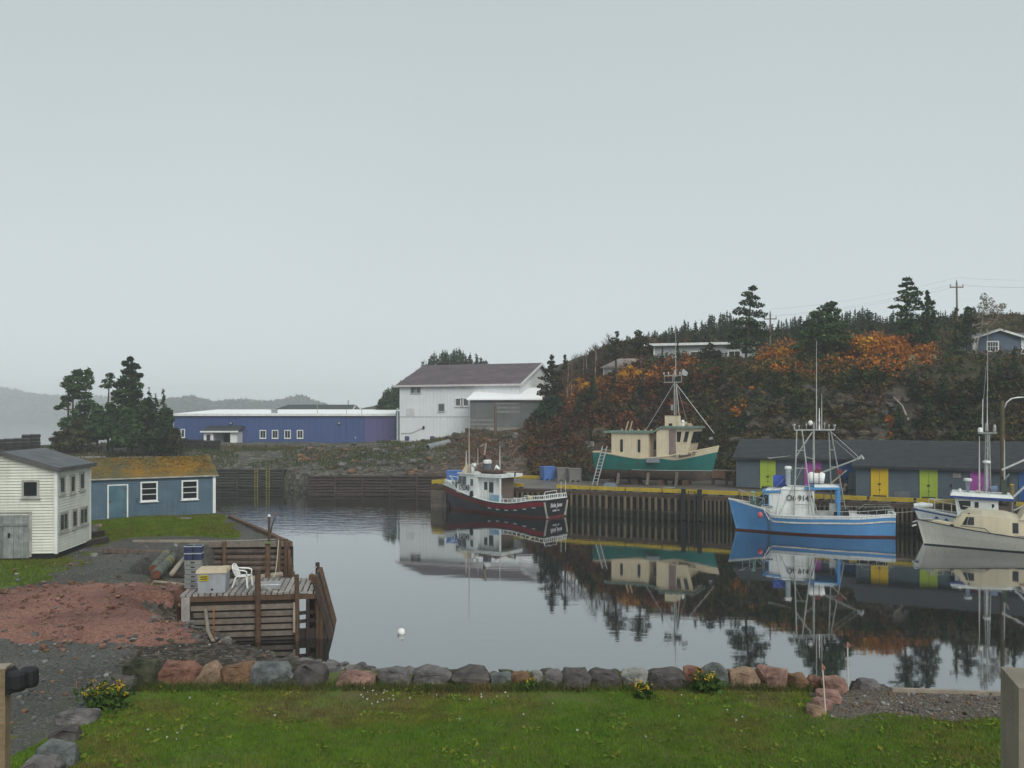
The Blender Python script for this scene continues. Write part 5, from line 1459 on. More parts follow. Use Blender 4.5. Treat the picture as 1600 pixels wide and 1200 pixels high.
trap_rows(-60, 76, 700, 106.0, 5, 'traps stacked on the point', 'dark lobster trap in the stack on the point, before the far bay')
trap_rows(254, 352, 705, 112, 3, 'traps stacked before the long blue building', 'dark lobster trap in the low stack before the long blue building porch', jag=False)
def plank_stack(px0, px1, py, d, lab):
    a, b = pw(px0, py, d), pw(px1, py, d)
    root = thing('plank_pile', lab, 'planks', (a.x, d, lz((a.x + b.x) / 2, d) - .05))
    for k in range(6): MB().box(rnd.uniform(-.2, .2), b.x - a.x + rnd.uniform(-.3, .2), (k % 3) * .35, (k % 3) * .35 + .3, .05 + (k // 3) * .16, .19 + (k // 3) * .16).build('plank', W_GREY, root)
plank_stack(120, 158, 704, 101.5, 'grey plank pile at the foot of the wooded point')
plank_stack(186, 246, 708, 103, 'long low plank pile at the foot of the point, towards the blue building')

# ------------------------------------------------------------------ far buildings
M_BLUEWALL = mat('blue_metal_cladding', (0.052, 0.088, 0.215), (0.044, 0.075, 0.185), scale=.15, rough=.5, streak=.35, c3=(.10, .12, .22), bump=.05)
M_VIOLET = mat('violet_metal_cladding', (0.108, 0.098, 0.225), (0.090, 0.082, 0.19), scale=.15, rough=.5, streak=.3, bump=.05)
M_WROOF = mat('white_sheet_roof', (0.88, 0.89, 0.89), (0.82, 0.83, 0.83), scale=.3, rough=.5, bump=.03)
M_NAVYW = mat('navy_wall', (.030, .048, .085), (.024, .038, .07))
def plant():
    d = 128.0
    a = pw(272, 692, d); b = pw(618, 692, d)
    W, D = b.x - a.x, 20.0; z0 = 3.9; h = EYE - (649 - YH) * d / FPX - z0
    root = thing('fish_plant', 'long low blue metal-clad building with a white roof and small porch', 'building', (a.x, d, z0), R(0))
    MB().box(0.05, W - .05, .05, D, -.8, h).build('wall', M_NAVYW, root)
    n = 36; xv = W * .835
    for k in range(n):
        x0, x1 = k * W / n, (k + 1) * W / n
        MB().box(x0 + .012, x1 - .012, -.03 - (k % 2) * .012, .045, .0, h - .08).build('cladding_panel', M_VIOLET if x0 > xv else M_BLUEWALL, root)
    MB().box(0, W, -.06, .05, -.5, -.01).build('plinth', M_NAVYW, root)
    rf = MB(); rf.hexa([(-.3, -.3, h - .05), (W + .1, -.3, h - .05), (W + .1, D, h + .3), (-.3, D, h + .3), (-.3, -.3, h + .22), (W + .1, -.3, h + .22), (W + .1, D, h + 1.0), (-.3, D, h + 1.0)])
    ro = rf.build('roof', M_WROOF, root)
    MB().box(-.3, W + .1, -.36, -.302, h - .08, h + .24).build('roof_edge', WHITE, ro)
    px2x = lambda px: (px - 272) * d / FPX
    for px in (411, 430, 449.5, 469):
        window(root, 'f', px2x(px), EYE - (678.5 - YH) * d / FPX - z0, .92, 1.22, WHITE, cols=2, fw=.11, out=.10)
    window(root, 'f', px2x(286), EYE - (677 - YH) * d / FPX - z0, .6, 1.25, WHITE, cols=1, fw=.12, out=.1)
    # porch
    x0, x1 = px2x(328), px2x(379)
    MB().box(x0, x0 + 1.35, -2.6, -.06, .0, 1.85).build('porch_wall', WHITE, root)
    pw_ = MB().box(x0 + .42, x0 + .92, -2.66, -2.602, .7, 1.5).build('window', mat('navy_trim', (.04, .06, .12)), root); MB().box(x0 + .48, x0 + .86, -2.675, -2.662, .76, 1.44).build('pane', GLASS, pw_)
    MB().box(x1 - .95, x1, -2.6, -.06, -.6, 1.85).build('porch_wall', WHITE, root)
    MB().box(x0 + 1.36, x0 + 2.2, -.9, -.06, -.1, 1.85).build('porch_wall', mat('pale_blue_wall', (.42, .46, .52)), root)
    MB().box(x0 + 2.22, x1 - .97, -.5, -.07, -.3, 1.8).build('porch_door', M_NAVYW, root)
    MB().hexa([(x0 - .35, -3.0, 1.86), (x1 + .3, -3.0, 1.86), (x1 + .3, -.06, 2.5), (x0 - .1, -.06, 2.5), (x0 - .35, -3.0, 2.0), (x1 + .3, -3.0, 2.0), (x1 + .3, -.06, 2.72), (x0 - .1, -.06, 2.72)]).build('porch_roof', M_SHROOF, root)
    MB().box(x0 - .36, x1 + .31, -3.06, -3.002, 1.80, 2.02).build('porch_fascia', WHITE, root)
    for px in (361.5, 530.5):
        l = MB().box(px2x(px) - .22, px2x(px) + .22, -.30, -.05, 2.95, 3.25).build('wall_lamp', DARK, root); MB().box(px2x(px) - .18, px2x(px) + .18, -.32, -.302, 2.97, 3.2).build('lens', GALV, l)
    rv = MB().box(px2x(418), px2x(426), 2.0, 2.7, h + .3, h + .75).build('roof_vent', GALV, root); MB().box(px2x(417), px2x(427), 1.9, 2.8, h + .752, h + .85).build('hood', GALV, rv)
    for px, yt in ((493, 625), (539, 640), (563, 637), (429, 640)):
        MB().tube((px2x(px), 1.2, h + .1), (px2x(px), 1.2, EYE - (yt - YH) * d / FPX - z0), .045, n=6).build('roof_mast', GALV, root)
    MB().box(px2x(555), px2x(556), -.09, -.05, .9, 1.1).build('socket', WHITE, root)
plant()
def back_house():
    d = 158.0
    a, b = pw(427, 640, d), pw(551, 640, d)
    root = thing('back_building', 'dark roofed building with a white gable end just showing over the white roof', 'building', (a.x, d, 4.2), 0)
    W = b.x - a.x; h = EYE - (641 - YH) * d / FPX - 4.2; hr = h + 1.05
    MB().box(0.3, W - .3, .3, 8.7, -1, h).build('wall', WHITE, root)
    MB().prism([(.3, h), (8.7, h), (4.5, hr - .15)], 'x', W - .5, W - .3).build('gable', WHITE, root)
    rf = MB(); rf.slab([(0, 0, h + .06), (W, 0, h + .06), (W - 1.8 + 1.5, 4.5, hr), (1.5, 4.5, hr)], .12); rf.slab([(1.5, 4.5, hr), (W - .3, 4.5, hr), (W, 9, h + .06), (0, 9, h + .06)], .12)
    rf.build('roof', mat('dark_green_grey_roof', (.050, .060, .058)), root)
    MB().bar((W + .02, -.03, h), (W - .28, 4.5, hr - .06), .1, .2).bar((W + .02, 9.0, h), (W - .28, 4.5, hr - .06), .1, .2).build('barge_board', WHITE, root)
    MB().box(W - .3, W - .24, 3.9, 5.1, h - .3, h + .4).build('gable_louvre', DARK, root)
    MB().tube((W - 1.6, 4.5, hr), (W - 1.6, 4.5, hr + .8), .1, n=6).build('flue', GALV, root)
back_house()
M_WCLAD = mat('white_vertical_cladding', (0.72, 0.745, 0.75), (0.64, 0.665, 0.67), scale=.25, rough=.55, streak=.25, c3=(.5, .5, .47), bump=.04)
M_MAUVEROOF = mat('mauve_grey_shingles', (0.135, 0.110, 0.122), (0.100, 0.082, 0.092), scale=.5, rough=.9, bump=.3, bscale=6, detail=8)
def white_building():
    d = 124.0
    a = pw(624.5, 690, d); z0 = 4.1
    ang = R(-20)
    c, s = math.cos(ang), math.sin(ang)
    # right end of the facade is at photo x 813
    k = (811 - CX) / FPX
    W = (k * d - a.x) / (c - k * s); D = 17.0
    h = EYE - (603 - YH) * d / FPX - z0; hr = h + 3.05
    root = thing('fish_store', 'large white vertical-clad building with a mauve-grey gabled roof', 'building', (a.x, d, z0), ang)
    MB().prism([(0.04, -1.0), (D, -1.0), (D, h), (D / 2, hr), (.04, h)], 'x', 0.04, W - .04).build('wall', M_WCLAD, root)
    n = 34
    for q in range(n):
        x0, x1 = q * W / n, (q + 1) * W / n
        MB().box(x0 + .008, x1 - .008, -.03 - (q % 2) * .012, .035, -.6, h * .47).build('cladding_panel', M_WCLAD, root)
        MB().box(x0 + .008, x1 - .008, -.045 - (q % 2) * .012, .035, h * .47 + .02, h).build('cladding_panel', M_WCLAD, root)
    MB().box(0, W, -.075, -.06, h * .47 - .03, h * .47 + .06).build('joint_flashing', mat('grey_flashing', (.5, .5, .49)), root)
    ov = .5; ze = h - ov * (hr - h) / (D / 2)
    rf = MB(); rf.slab([(-.4, -ov, ze + .25), (W + .4, -ov, ze + .25), (W + .4, D / 2, hr + .25), (-.4, D / 2, hr + .25)], .2)
    rf.slab([(-.4, D / 2, hr + .25), (W + .4, D / 2, hr + .25), (W + .4, D + ov, ze + .25), (-.4, D + ov, ze + .25)], .2)
    ro = rf.build('roof', M_MAUVEROOF, root)
    tb = MB(); nr = 22
    for k2 in range(nr):
        t0, t1 = k2 / nr, (k2 + 1) / nr
        y0, y1 = -ov + t0 * (D / 2 + ov), -ov + t1 * (D / 2 + ov); q0, q1 = ze + .25 + t0 * (hr - ze), ze + .25 + t1 * (hr - ze)
        x = -.4
        while x < W + .4:
            x2 = min(x + rnd.uniform(.9, 1.5), W + .4); j = rnd.uniform(.012, .05)
            tb.hexa([(x, y0, q0), (x2 - .02, y0, q0), (x2 - .02, y1, q1), (x, y1, q1), (x, y0 - .01, q0 + j), (x2 - .02, y0 - .01, q0 + j), (x2 - .02, y1, q1 + .008), (x, y1, q1 + .008)]); x = x2
    tb.build('shingles', M_MAUVEROOF, ro, kind='stuff')
    MB().box(-.4, W + .4, -ov - .06, -ov - .002, ze, ze + .26).build('eaves_gutter', mat('pale_pink_gutter', (.58, .54, .53)), ro)
    MB().bar((W + .43, -ov, ze + .1), (W + .43, D / 2, hr + .1), .06, .34).bar((W + .43, D + ov, ze + .1), (W + .43, D / 2, hr + .1), .06, .34).build('barge_board', WHITE, ro)
    def fx(px, py):                                  # facade coordinates of a photo pixel
        kk = (px - CX) / FPX
        x = (kk * d - a.x) / (c - kk * s); dd = d + x * s
        return x, EYE - (py - YH) * dd / FPX - z0
    for (px, py, w, hh) in ((646.5, 609.5, .95, .95), (653, 609.5, .95, .95), (690, 637, 1.0, 1.15)):
        x, z = fx(px, py); window(root, 'f', x, z, w, hh, mat('grey_sash', (.45, .46, .46)), fw=.1, out=.10, pane_m=mat('far_glass', (.10, .11, .12), (.08, .09, .09), rough=.2, bump=0))
    for px in (718, 726.5):
        x, z = fx(px, 628.5); window(root, 'f', x, z, 1.25, 1.15, WHITE, fw=.12, out=.16, pane_m=mat('far_glass', (.10, .11, .12), (.08, .09, .09), rough=.2, bump=0))
    x, z = fx(641.5, 644); MB().box(x - .6, x + .6, -.09, -.06, z - .5, z + .5).build('wall_vent', mat('offwhite_vent', (.60, .61, .61)), root)
    for px in (636.5, 676): x, z = fx(px, 685); MB().box(x - .32, x + .32, -.12, -.06, z - .3, z + .3).build('hatch', mat('purple_hatch', (.085, .075, .20)), root)
    x, z = fx(662.5, 668); MB().box(x - .12, x + .12, -.2, -.06, z - .2, z + .2).build('wall_lamp', DARK, root)
    MB().path([(.3, -.12, 1.5), (1.8, -.12, 1.55), (x - .1, -.12, z - .05)], .03, 5).build('conduit', GALV, root)
    # narrow grey link and white downpipe at the corner
    MB().box(-.75, -.03, .3, 4, -1, h * .57).build('link_wall', mat('teal_grey_wall', (.10, .13, .155)), root)
    MB().tube((-.42, .18, -.4), (-.42, .18, h * .62), .13, n=8).build('downpipe', mat('pale_pipe', (.45, .52, .53)), root)
    MB().box(-1.1, .25, -.9, .15, -1.0, .55).build('concrete_base', mat('grey_concrete_base', (.26, .25, .24)), root)
white_building()
M_ANNEX = mat('grey_weathered_boarding', (0.155, 0.165, 0.165), (0.095, 0.105, 0.105), scale=.3, rough=.85, streak=.0, bump=.3, bscale=3, c3=(.24, .24, .22), spots=.4)
def annex():
    d = 116.0
    a = pw(734.5, 672, d); b = pw(846, 672, d); W = b.x - a.x; z0 = 5.9
    h = EYE - (625.5 - YH) * d / FPX - z0; D = 6.5
    root = thing('annex_shed', 'grey weathered boarded annex with a bright white sloping roof', 'building', (a.x, d, z0), R(0))
    MB().box(.03, W, .03, D, -1.5, h).build('wall', M_ANNEX, root)
    nrow = 13
    for q in range(nrow):
        z = .62 + q * (h - .62) / nrow
        for x0, x1 in ((0, W * .36), (W * .36, W * .7), (W * .7, W)):
            MB().box(x0 + .01, x1 - .01, -.03 - rnd.uniform(0, .02), .028, z + .01, z + (h - .62) / nrow - .012).build('wall_board', M_ANNEX if rnd.random() < .85 else mat('pale_weathered_board', (.24, .24, .225), (.16, .165, .16)), root)
    MB().box(0, W, -.06, .02, -1.2, .61).build('plinth', mat('buff_plinth', (.30, .285, .235), (.20, .19, .16), scale=.6), root)
    MB().box(W * .16, W * .28, -.09, -.061, .1, .5).build('vent_panel', mat('blue_grey_panel', (.20, .22, .24)), root)
    rf = MB(); rf.hexa([(-.45, -.45, h + .03), (W + .1, -.45, h + .03), (W + .1, D, h + 1.55), (.9, D, h + 1.55), (-.45, -.45, h + .20), (W + .1, -.45, h + .20), (W + .1, D, h + 1.85), (.9, D, h + 1.85)])
    rf.build('roof', M_WROOF, root)
annex()
# culvert pipe with its trickle, utility pole in front of the annex
def culvert():
    a = hit(668, 703, 92, 118); b = pw(701, 699, a.y + 3.2)
    root = thing('culvert_pipe', 'grey concrete culvert pipe jutting from the bank with water spilling', 'pipe', a + Vector((0, -.2, .25)))
    v = b - a; v.z = .5
    n = 14; mb = MB(); ro, ri = .43, .34
    d = v.normalized(); q = d.cross(Vector((0, 0, 1))).normalized(); w = q.cross(d)
    P = lambda t, r, k: v * t + (q * math.cos(k * 6.2832 / n) + w * math.sin(k * 6.2832 / n)) * r
    vs = [P(0, ri, k) for k in range(n)] + [P(0, ro, k) for k in range(n)] + [P(1, ro, k) for k in range(n)] + [P(.25, ri, k) for k in range(n)]
    fs = []
    for k in range(n):
        k2 = (k + 1) % n
        fs += [(k, k2, n + k2, n + k), (n + k, n + k2, 2 * n + k2, 2 * n + k), (k, k2, 3 * n + k2, 3 * n + k)]
    fs.append(tuple(3 * n + k for k in range(n)))
    mb.add(vs, fs).build('pipe', mat('pale_grey_pipe', (.25, .265, .275), (.18, .19, .20)), root)
    pts = [Vector((0, -.1, -.3)), Vector((-.25, -.5, -.55)), Vector((-.5, -.9, -1.3)), Vector((-.8, -1.5, -2.0)), Vector((-1.0, -2.3, -2.5))]
    MB().path(pts, [.1, .16, .2, .24, .3], 6).build('spilling_water', mat('white_water', (.40, .40, .35), (.20, .20, .17), scale=3, rough=.2), root, smooth=True)
culvert()
def util_pole(px, yt, yb, d, lab, arm=True, r=.14, zb=None, lean=0):
    p = on_ground(px, d); zt = EYE - (yt - YH) * d / FPX
    root = thing('utility_pole', lab, 'utility pole', (p.x, d, p.z - .3))
    h = zt - p.z + .3
    MB().path([(0, 0, 0), (lean * .5, 0, h * .5), (lean, 0, h)], [r, r * .88, r * .72], 8).build('pole', wood('utility_pole_wood', (.19, .15, .115), (.11, .085, .068)), root)
    if arm:
        z = h - arm
        MB().box(lean - .85, lean + .85, -.07, .07, z - .07, z + .07).build('crossarm', wood('utility_pole_wood', (.19, .15, .115), (.11, .085, .068)), root)
        for x in (-.78, .78, 0): MB().lathe((lean + x, 0, z + .07 if x else h), [(.05, 0), (.06, .08), (.045, .2), (.055, .26), (.03, .32)], 7).build('insulator', mat('grey_insulator', (.18, .18, .19)), root)
    return root, Vector((p.x + lean, d, zt))
_, T1 = util_pole(1496, 441, 500, 112, 'tall utility pole with a crossarm beside the pale bare-topped tree', .62, lean=-.1)
_, T2 = util_pole(1203.5, 489, 530, 120, 'weathered utility pole standing behind the leaning pine', .8)
_, T3 = util_pole(774, 633, 710, 108, 'plain brown pole standing on the bank before the grey annex', 0, .20)
_, T4 = util_pole(1587.5, 494, 520, 128, 'thin bare pole on the skyline behind the blue cottage', 0, .09)
for q, dz in enumerate((0.3, -.62, -.62)):
    off = (0, -.78, .78)[q]
    line('power_line', 'power line sagging between the two hilltop utility poles', 'power line', T2 + Vector((off, 0, dz + .2)), T1 + Vector((off, 0, dz + .3)), .6, .006, DARK, 'power lines')
    line('power_line', 'power line running from the tall utility pole past the cottage', 'power line', T1 + Vector((off, 0, dz + .3)), T1 + Vector((22 + off, 2, dz + .9)), .5, .006, DARK, 'power lines')

# white flat-roofed building on the hill
def hill_hall():
    d0 = 112.0
    a = pw(1022, 566, d0); zb = lz(a.x, d0) - .4
    ang = R(-14); c, s = math.cos(ang), math.sin(ang)
    k = (1180 - CX) / FPX; W = (k * d0 - a.x) / (c - k * s); D = 8
    root = thing('flat_roofed_building', 'pale flat-roofed building half hidden by trees on the hill', 'building', (a.x, d0, zb), ang)
    h = EYE - (539.5 - YH) * d0 / FPX - zb
    MB().box(0.03, W, 0.03, D, -2, h).build('wall', mat('pale_grey_siding', (.42, .445, .455), (.35, .37, .38), scale=.4, streak=.3), root)
    mb = MB(); lap(mb, 'f', 0, W, -.5, h, .24, W); mb.build('siding', mat('pale_grey_siding', (.42, .445, .455)), root, kind='stuff')
    MB().box(-.075, .12, -.075, .1, -1, h).build('corner_board', WHITE, root)
    rf = MB().box(-1.2, W + .5, -.6, D + .5, h + .005, h + .16).build('roof', mat('grey_roof_sheet', (.19, .185, .175)), root)
    MB().box(-1.2, W + .5, -.66, -.602, h - .12, h + .18).build('fascia', WHITE, rf)
    for t in (.42, .8): window(root, 'f', W * t, h * .5, 1.5, 1.1, WHITE, cols=2, fw=.1)
hill_hall()
def low_house():
    d0 = 106.0
    a = pw(943, 590, d0); zb = lz(a.x, d0) - .6
    root = thing('hillside_house', 'small white hip-roofed house behind orange shrubs on the slope', 'house', (a.x, d0, zb), R(-8))
    W, D = 5.6, 5; h = EYE - (575 - YH) * d0 / FPX - zb; hr = h + 1.25
    MB().box(.0, W, 0, D, -2, h).build('wall', mat('pale_cream_wall', (.52, .50, .46)), root)
    MB().box(-.05, .1, -.05, .08, -1, h).build('corner_board', WHITE, root)
    rf = MB(); b0, b1, b2, b3 = (-.4, -.4, h), (W + .4, -.4, h), (W + .4, D + .4, h), (-.4, D + .4, h); t0, t1 = (1.7, D / 2, hr), (W - 1.7, D / 2, hr)
    rf.add([b0, b1, b2, b3, t0, t1], [(0, 1, 5, 4), (1, 2, 5), (2, 3, 4, 5), (3, 0, 4), (3, 2, 1, 0)])
    ro = rf.build('roof', mat('pale_worn_shingle', (.36, .33, .31), (.24, .20, .185), scale=1.5, bump=.3), root)
    for k in range(8):
        t = (k + .5) / 8
        MB().bar((-.4 + t * 2.1, -.42 + t * (D / 2 + .4), h + t * 1.25 + .02), (W + .4 - t * 2.1, -.42 + t * (D / 2 + .4), h + t * 1.25 + .02), .05, .04).build('roof_batten', mat('pale_worn_shingle', (.36, .33, .31)), ro)
    window(root, 'f', 1.0, h - .9, .9, 1.0, WHITE)
low_house()
def cottage():
    d0 = 98.0
    p = pw(1521, 579, d0); zb = lz(p.x + 2, d0 + 1)
    root = thing('cottage', 'small blue cottage with white trim and grey roof on the hilltop', 'house', (p.x, d0, zb - .3), R(-4))
    W, D = 5.25, 4.8; h = EYE - (528 - YH) * d0 / FPX - zb + .3; hr = EYE - (515.5 - YH) * d0 / FPX - zb + .3
    M_COT = mat('steel_blue_clapboard', (.085, .125, .175), (.068, .102, .145), scale=1, rough=.7)
    MB().prism([(.02, -1), (W - .02, -1), (W - .02, h), (W * .5, hr), (.02, h)], 'y', .02, D).build('wall', M_COT, root)
    mb = MB(); lap(mb, 'f', 0, W, 0, hr - .03, .16, W, lambda z: (0, W) if z <= h else ((z - h) / (hr - h) * W / 2, W - (z - h) / (hr - h) * W / 2)); mb.build('siding', M_COT, root, kind='stuff')
    for x in (-.07, W - .24): MB().box(x, x + .31, -.075, .08, -.3, h).build('corner_board', WHITE, root)
    ze = h - .5 * (hr - h) / (W / 2)
    rf = MB(); rf.slab([(-.5, -.4, ze + .1), (W / 2, -.4, hr + .1), (W / 2, D, hr + .1), (-.5, D, ze + .1)], .12); rf.slab([(W / 2, -.4, hr + .1), (W + .5, -.4, ze + .1), (W + .5, D, ze + .1), (W / 2, D, hr + .1)], .12)
    ro = rf.build('roof', mat('grey_cottage_roof', (.12, .125, .14), (.09, .095, .105), scale=2), root)
    MB().bar((-.5, -.44, ze), (W / 2, -.44, hr), .06, .22).bar((W + .5, -.44, ze), (W / 2, -.44, hr), .06, .22).build('barge_board', WHITE, ro)
    # lower wing on the far side
    MB().box(W + .02, W + 9, 1.6, 8, -1, h).build('wing_wall', M_COT, root)
    mb = MB()
    for q in range(14): mb.box(W + .03, W + 9, 1.57, 1.6, q * .17, q * .17 + .155)
    mb.build('siding', M_COT, root, kind='stuff')
    MB().hexa([(W - 2.2, 1.2, h - .02), (W + 9.4, 1.2, h - .02), (W + 9.4, 4.8, hr - .1), (W - 2.4, 4.8, hr - .1), (W - 2.2, 1.2, h + .14), (W + 9.4, 1.2, h + .14), (W + 9.4, 4.8, hr + .06), (W - 2.4, 4.8, hr + .06)]).build('wing_roof', mat('grey_cottage_roof', (.12, .125, .14)), root)
    MB().box(W + .3, W + 9.4, 1.14, 1.198, h - .1, h + .14).build('fascia', WHITE, root)
    window(root, 'f', 2.02, EYE - (541.5 - YH) * d0 / FPX - zb + .3, 1.30, 1.20, WHITE, cols=4, rows=2, fw=.13, out=.08)
    window(root, 'l', 2.0, h * .55, 1.2, 1.1, WHITE, cols=2)
cottage()
# fences on the hilltop
def picket(px0, px1, yt, yb, d, lab):
    a, b = on_ground(px0, d), on_ground(px1, d)
    root = thing('picket_fence', lab, 'fence', a)
    n = 22; h = (yb - yt) * d / FPX
    M_P = mat('buff_picket', (.34, .30, .19), (.25, .22, .14))
    for q in range(n):
        t = q / (n - 1); p = a.lerp(b, t) - a; z = lz(a.x + p.x, d) - a.z
        MB().box(p.x - .055, p.x + .055, -.02, .02, z, z + h * rnd.uniform(.92, 1.04)).build('picket', M_P, root)
    for f in (.25, .75): MB().bar((0, .05, h * f), b - a + Vector((0, .05, h * f)), .05, .08).build('rail', M_P, root)
picket(1418, 1462, 563, 577, 90.5, 'short buff picket fence beside the bare pine trunk on the hilltop')
def rail_fence():
    d = 91.0
    a, b = on_ground(1512, d), on_ground(1640, d - 1)
    root = thing('rail_fence', 'two-rail brown timber fence below the blue cottage', 'fence', a)
    for q in range(6):
        t = q / 5; p = a.lerp(b, t); z = lz(p.x, p.y) - a.z
        MB().box(p.x - a.x - .06, p.x - a.x + .06, p.y - a.y - .06, p.y - a.y + .06, z - .2, z + 1.25).build('post', W_BROWN, root)
    for z in (1.15, .62): MB().bar((0, -.09, z), b - a + Vector((0, -.09, z)), .05, .13).build('rail', W_SLAT, root)
rail_fence()
# ------------------------------------------------------------------ boats
def lerp(a, b, t): return a + (b - a) * t
def smooth(t): t = min(1, max(0, t)); return t * t * (3 - 2 * t)

class Hull:
    """x runs from the stern (0) to the bow (L), water at z = 0"""
    def __init__(s, L, B, sheer, keel, rake=1.0, stern=.86, flare=1.15, full=.30, bowstart=.5, stempow=5, entry=2.0):
        s.L, s.B, s.sheer, s.keel, s.rake, s.stern, s.flare, s.full, s.bs, s.sp, s.entry = L, B, sheer, keel, rake, stern, flare, full, bowstart, stempow, entry
    def half(s, t):
        w = 1.0
        if t > s.bs: w = 1 - ((t - s.bs) / (1 - s.bs)) ** s.entry
        if t < .3: w = lerp(s.stern, 1, smooth(t / .3))
        return max(.035, s.B / 2 * w)
    def w(s, t, z):
        zk, zs = s.keel(t), s.sheer(t)
        u = min(1, max(0, (z - zk) / (zs - zk)))
        p = lerp(s.full, s.flare, smooth((t - .35) / .65))
        return max(.03, s.half(t) * u ** p)
    def x(s, t, z):
        zs = s.sheer(1.0)
        return s.L * t + s.rake * (z / zs) * t ** s.sp - s.rake * t ** s.sp * .0
    def pt(s, t, z, side): return (s.x(t, z), side * s.w(t, z), z)
    def deck_z(s, t, drop): return s.sheer(t) - drop

def hull_mesh(H, root, rows, mats, n=30, tmats=None):
    """rows = [(z(t), material of the strip below)] from keel upwards"""
    R_ = [(H.keel, 0)]
    for f, m in rows:
        f0 = R_[-1][0]; k = 3 if len(R_) == 1 else 2
        for j in range(1, k + 1):
            R_.append(((lambda t, a=f0, b=f, q=j / k: lerp(a(t), b(t), q)), m))
    ts = [1 - (1 - i / n) ** 1.25 for i in range(n + 1)]
    mb = MB()
    for side in (-1, 1):
        b = len(mb.v)
        for t in ts:
            for f, _ in R_: mb.v.append(H.pt(t, f(t), side))
        q = len(R_)
        for i in range(n):
            for j in range(q - 1):
                mb.f.append((b + i * q + j, b + (i + 1) * q + j, b + (i + 1) * q + j + 1, b + i * q + j + 1)); mb.m.append(R_[j + 1][1])
    q = len(R_); o2 = (n + 1) * q
    for j in range(q - 1):                                     # transom and stem closures, keel
        mb.f.append((j, j + 1, o2 + j + 1, o2 + j)); mb.m.append((tmats or {}).get(R_[j + 1][1], R_[j + 1][1]))
        e = n * q
        mb.f.append((e + j, e + j + 1, o2 + e + j + 1, o2 + e + j)); mb.m.append(R_[j + 1][1])
    for i in range(n):
        mb.f.append((i * q, (i + 1) * q, o2 + (i + 1) * q, o2 + i * q)); mb.m.append(0)
    o = mb.build('hull', mats, root)
    return o

def deck_and_bulwark(H, root, drop, dm, bm_, n=24, wall=.07):
    ts = [i / n * .985 for i in range(n + 1)]
    d = MB(); v = []
    for t in ts:
        z = H.sheer(t) - drop(t); w = max(.03, H.w(t, z) - wall)
        v += [(H.x(t, z) - (.06 if t > .9 else 0) + (.08 if t == 0 else 0), w, z), (H.x(t, z) - (.06 if t > .9 else 0) + (.08 if t == 0 else 0), -w, z)]
    d.add(v, [(2 * i, 2 * i + 1, 2 * i + 3, 2 * i + 2) for i in range(n)])
    d.build('deck', dm, root)
    b = MB()
    for side in (-1, 1):
        v = []
        for t in ts:
            z = H.sheer(t) - drop(t); zs = H.sheer(t) - .005
            v += [(H.x(t, z) + (.08 if t == 0 else 0), side * max(.03, H.w(t, z) - wall), z), (H.x(t, zs) + (.08 if t == 0 else 0), side * max(.03, H.w(t, zs) - wall), zs)]
        b.add(v, [(2 * i, 2 * i + 2, 2 * i + 3, 2 * i + 1) for i in range(n)])
    z0, zs = H.sheer(0) - drop(0), H.sheer(0) - .005
    b.add([(.08, -H.w(0, z0) + wall, z0), (.08, H.w(0, z0) - wall, z0), (.08, H.w(0, zs) - wall, zs), (.08, -H.w(0, zs) + wall, zs)], [(0, 1, 2, 3)])
    b.build('bulwark', bm_, root)

def gunwale(H, root, m, w=.12, h=.07, t0=0.0, t1=1.0, dz=.0, n=30, name='gunwale', off=0.0):
    mb = MB()
    for side in (-1, 1):
        v = []
        for i in range(n + 1):
            t = lerp(t0, t1, i / n); z = H.sheer(t) + dz
            x, y = H.x(t, min(z, H.sheer(t))), H.w(t, min(z, H.sheer(t)))
            yo, yi = y + .03 + off, max(0, y - w + off)
            v += [(x, side * yo, z - h / 2), (x, side * yo, z + h / 2), (x, side * yi, z + h / 2), (x, side * yi, z - h / 2)]
        f = []
        for i in range(n):
            for k in range(4): f.append((4 * i + k, 4 * i + (k + 1) % 4, 4 * i + 4 + (k + 1) % 4, 4 * i + 4 + k))
        f += [(0, 1, 2, 3), (4 * n + 3, 4 * n + 2, 4 * n + 1, 4 * n)]
        mb.add(v, f)
    if t0 == 0:
        y = H.w(0, H.sheer(0)); z = H.sheer(0) + dz
        mb.box(-.04, w - .02, -y + w, y - w, z - h / 2, z + h / 2)
    return mb.build(name, m, root)

def cabin(root, x0, x1, w, z0, z1, m, fore=0.0, aft=0.0, tumble=.06, name='wheelhouse'):
    """box house with leaning ends: x0 aft, x1 forward"""
    v = [(x0, -w, z0), (x1, -w, z0), (x1, w, z0), (x0, w, z0), (x0 + aft, -w + tumble, z1), (x1 + fore, -w + tumble, z1), (x1 + fore, w - tumble, z1), (x0 + aft, w - tumble, z1)]
    return MB().hexa(v).build(name, m, root)

def side_pane(root, poly, y, side, fm, name='window', grow=.05):
    """window on the cabin side: poly in (x, z)"""
    cx_ = sum(p[0] for p in poly) / len(poly); cz = sum(p[1] for p in poly) / len(poly)
    g = [(cx_ + (p[0] - cx_) * (1 + grow / max(.1, abs(p[0] - cx_))), cz + (p[1] - cz) * (1 + grow / max(.1, abs(p[1] - cz)))) for p in poly]
    o = MB().prism(g, 'y', side * y, side * (y + .02)).build(name, fm, root)
    MB().prism(poly, 'y', side * (y + .021), side * (y + .03)).build('pane', GLASS, o)
    return o

def railing(root, pts, posts, r=.02, m=None, name='railing', mid=None):
    """pts: top line (x, y, z); posts: heights to the deck"""
    m = m or WHITE
    o = MB().path(pts, r, 6).build(name, m, root)
    for (p, h) in posts: MB().tube((p[0], p[1], p[2] - h), p, r * .85, n=6).build('stanchion', m, o)
    if mid:
        MB().path([(p[0], p[1], p[2] - mid) for p in pts], r * .7, 5).build('mid_rail', m, o)
    return o

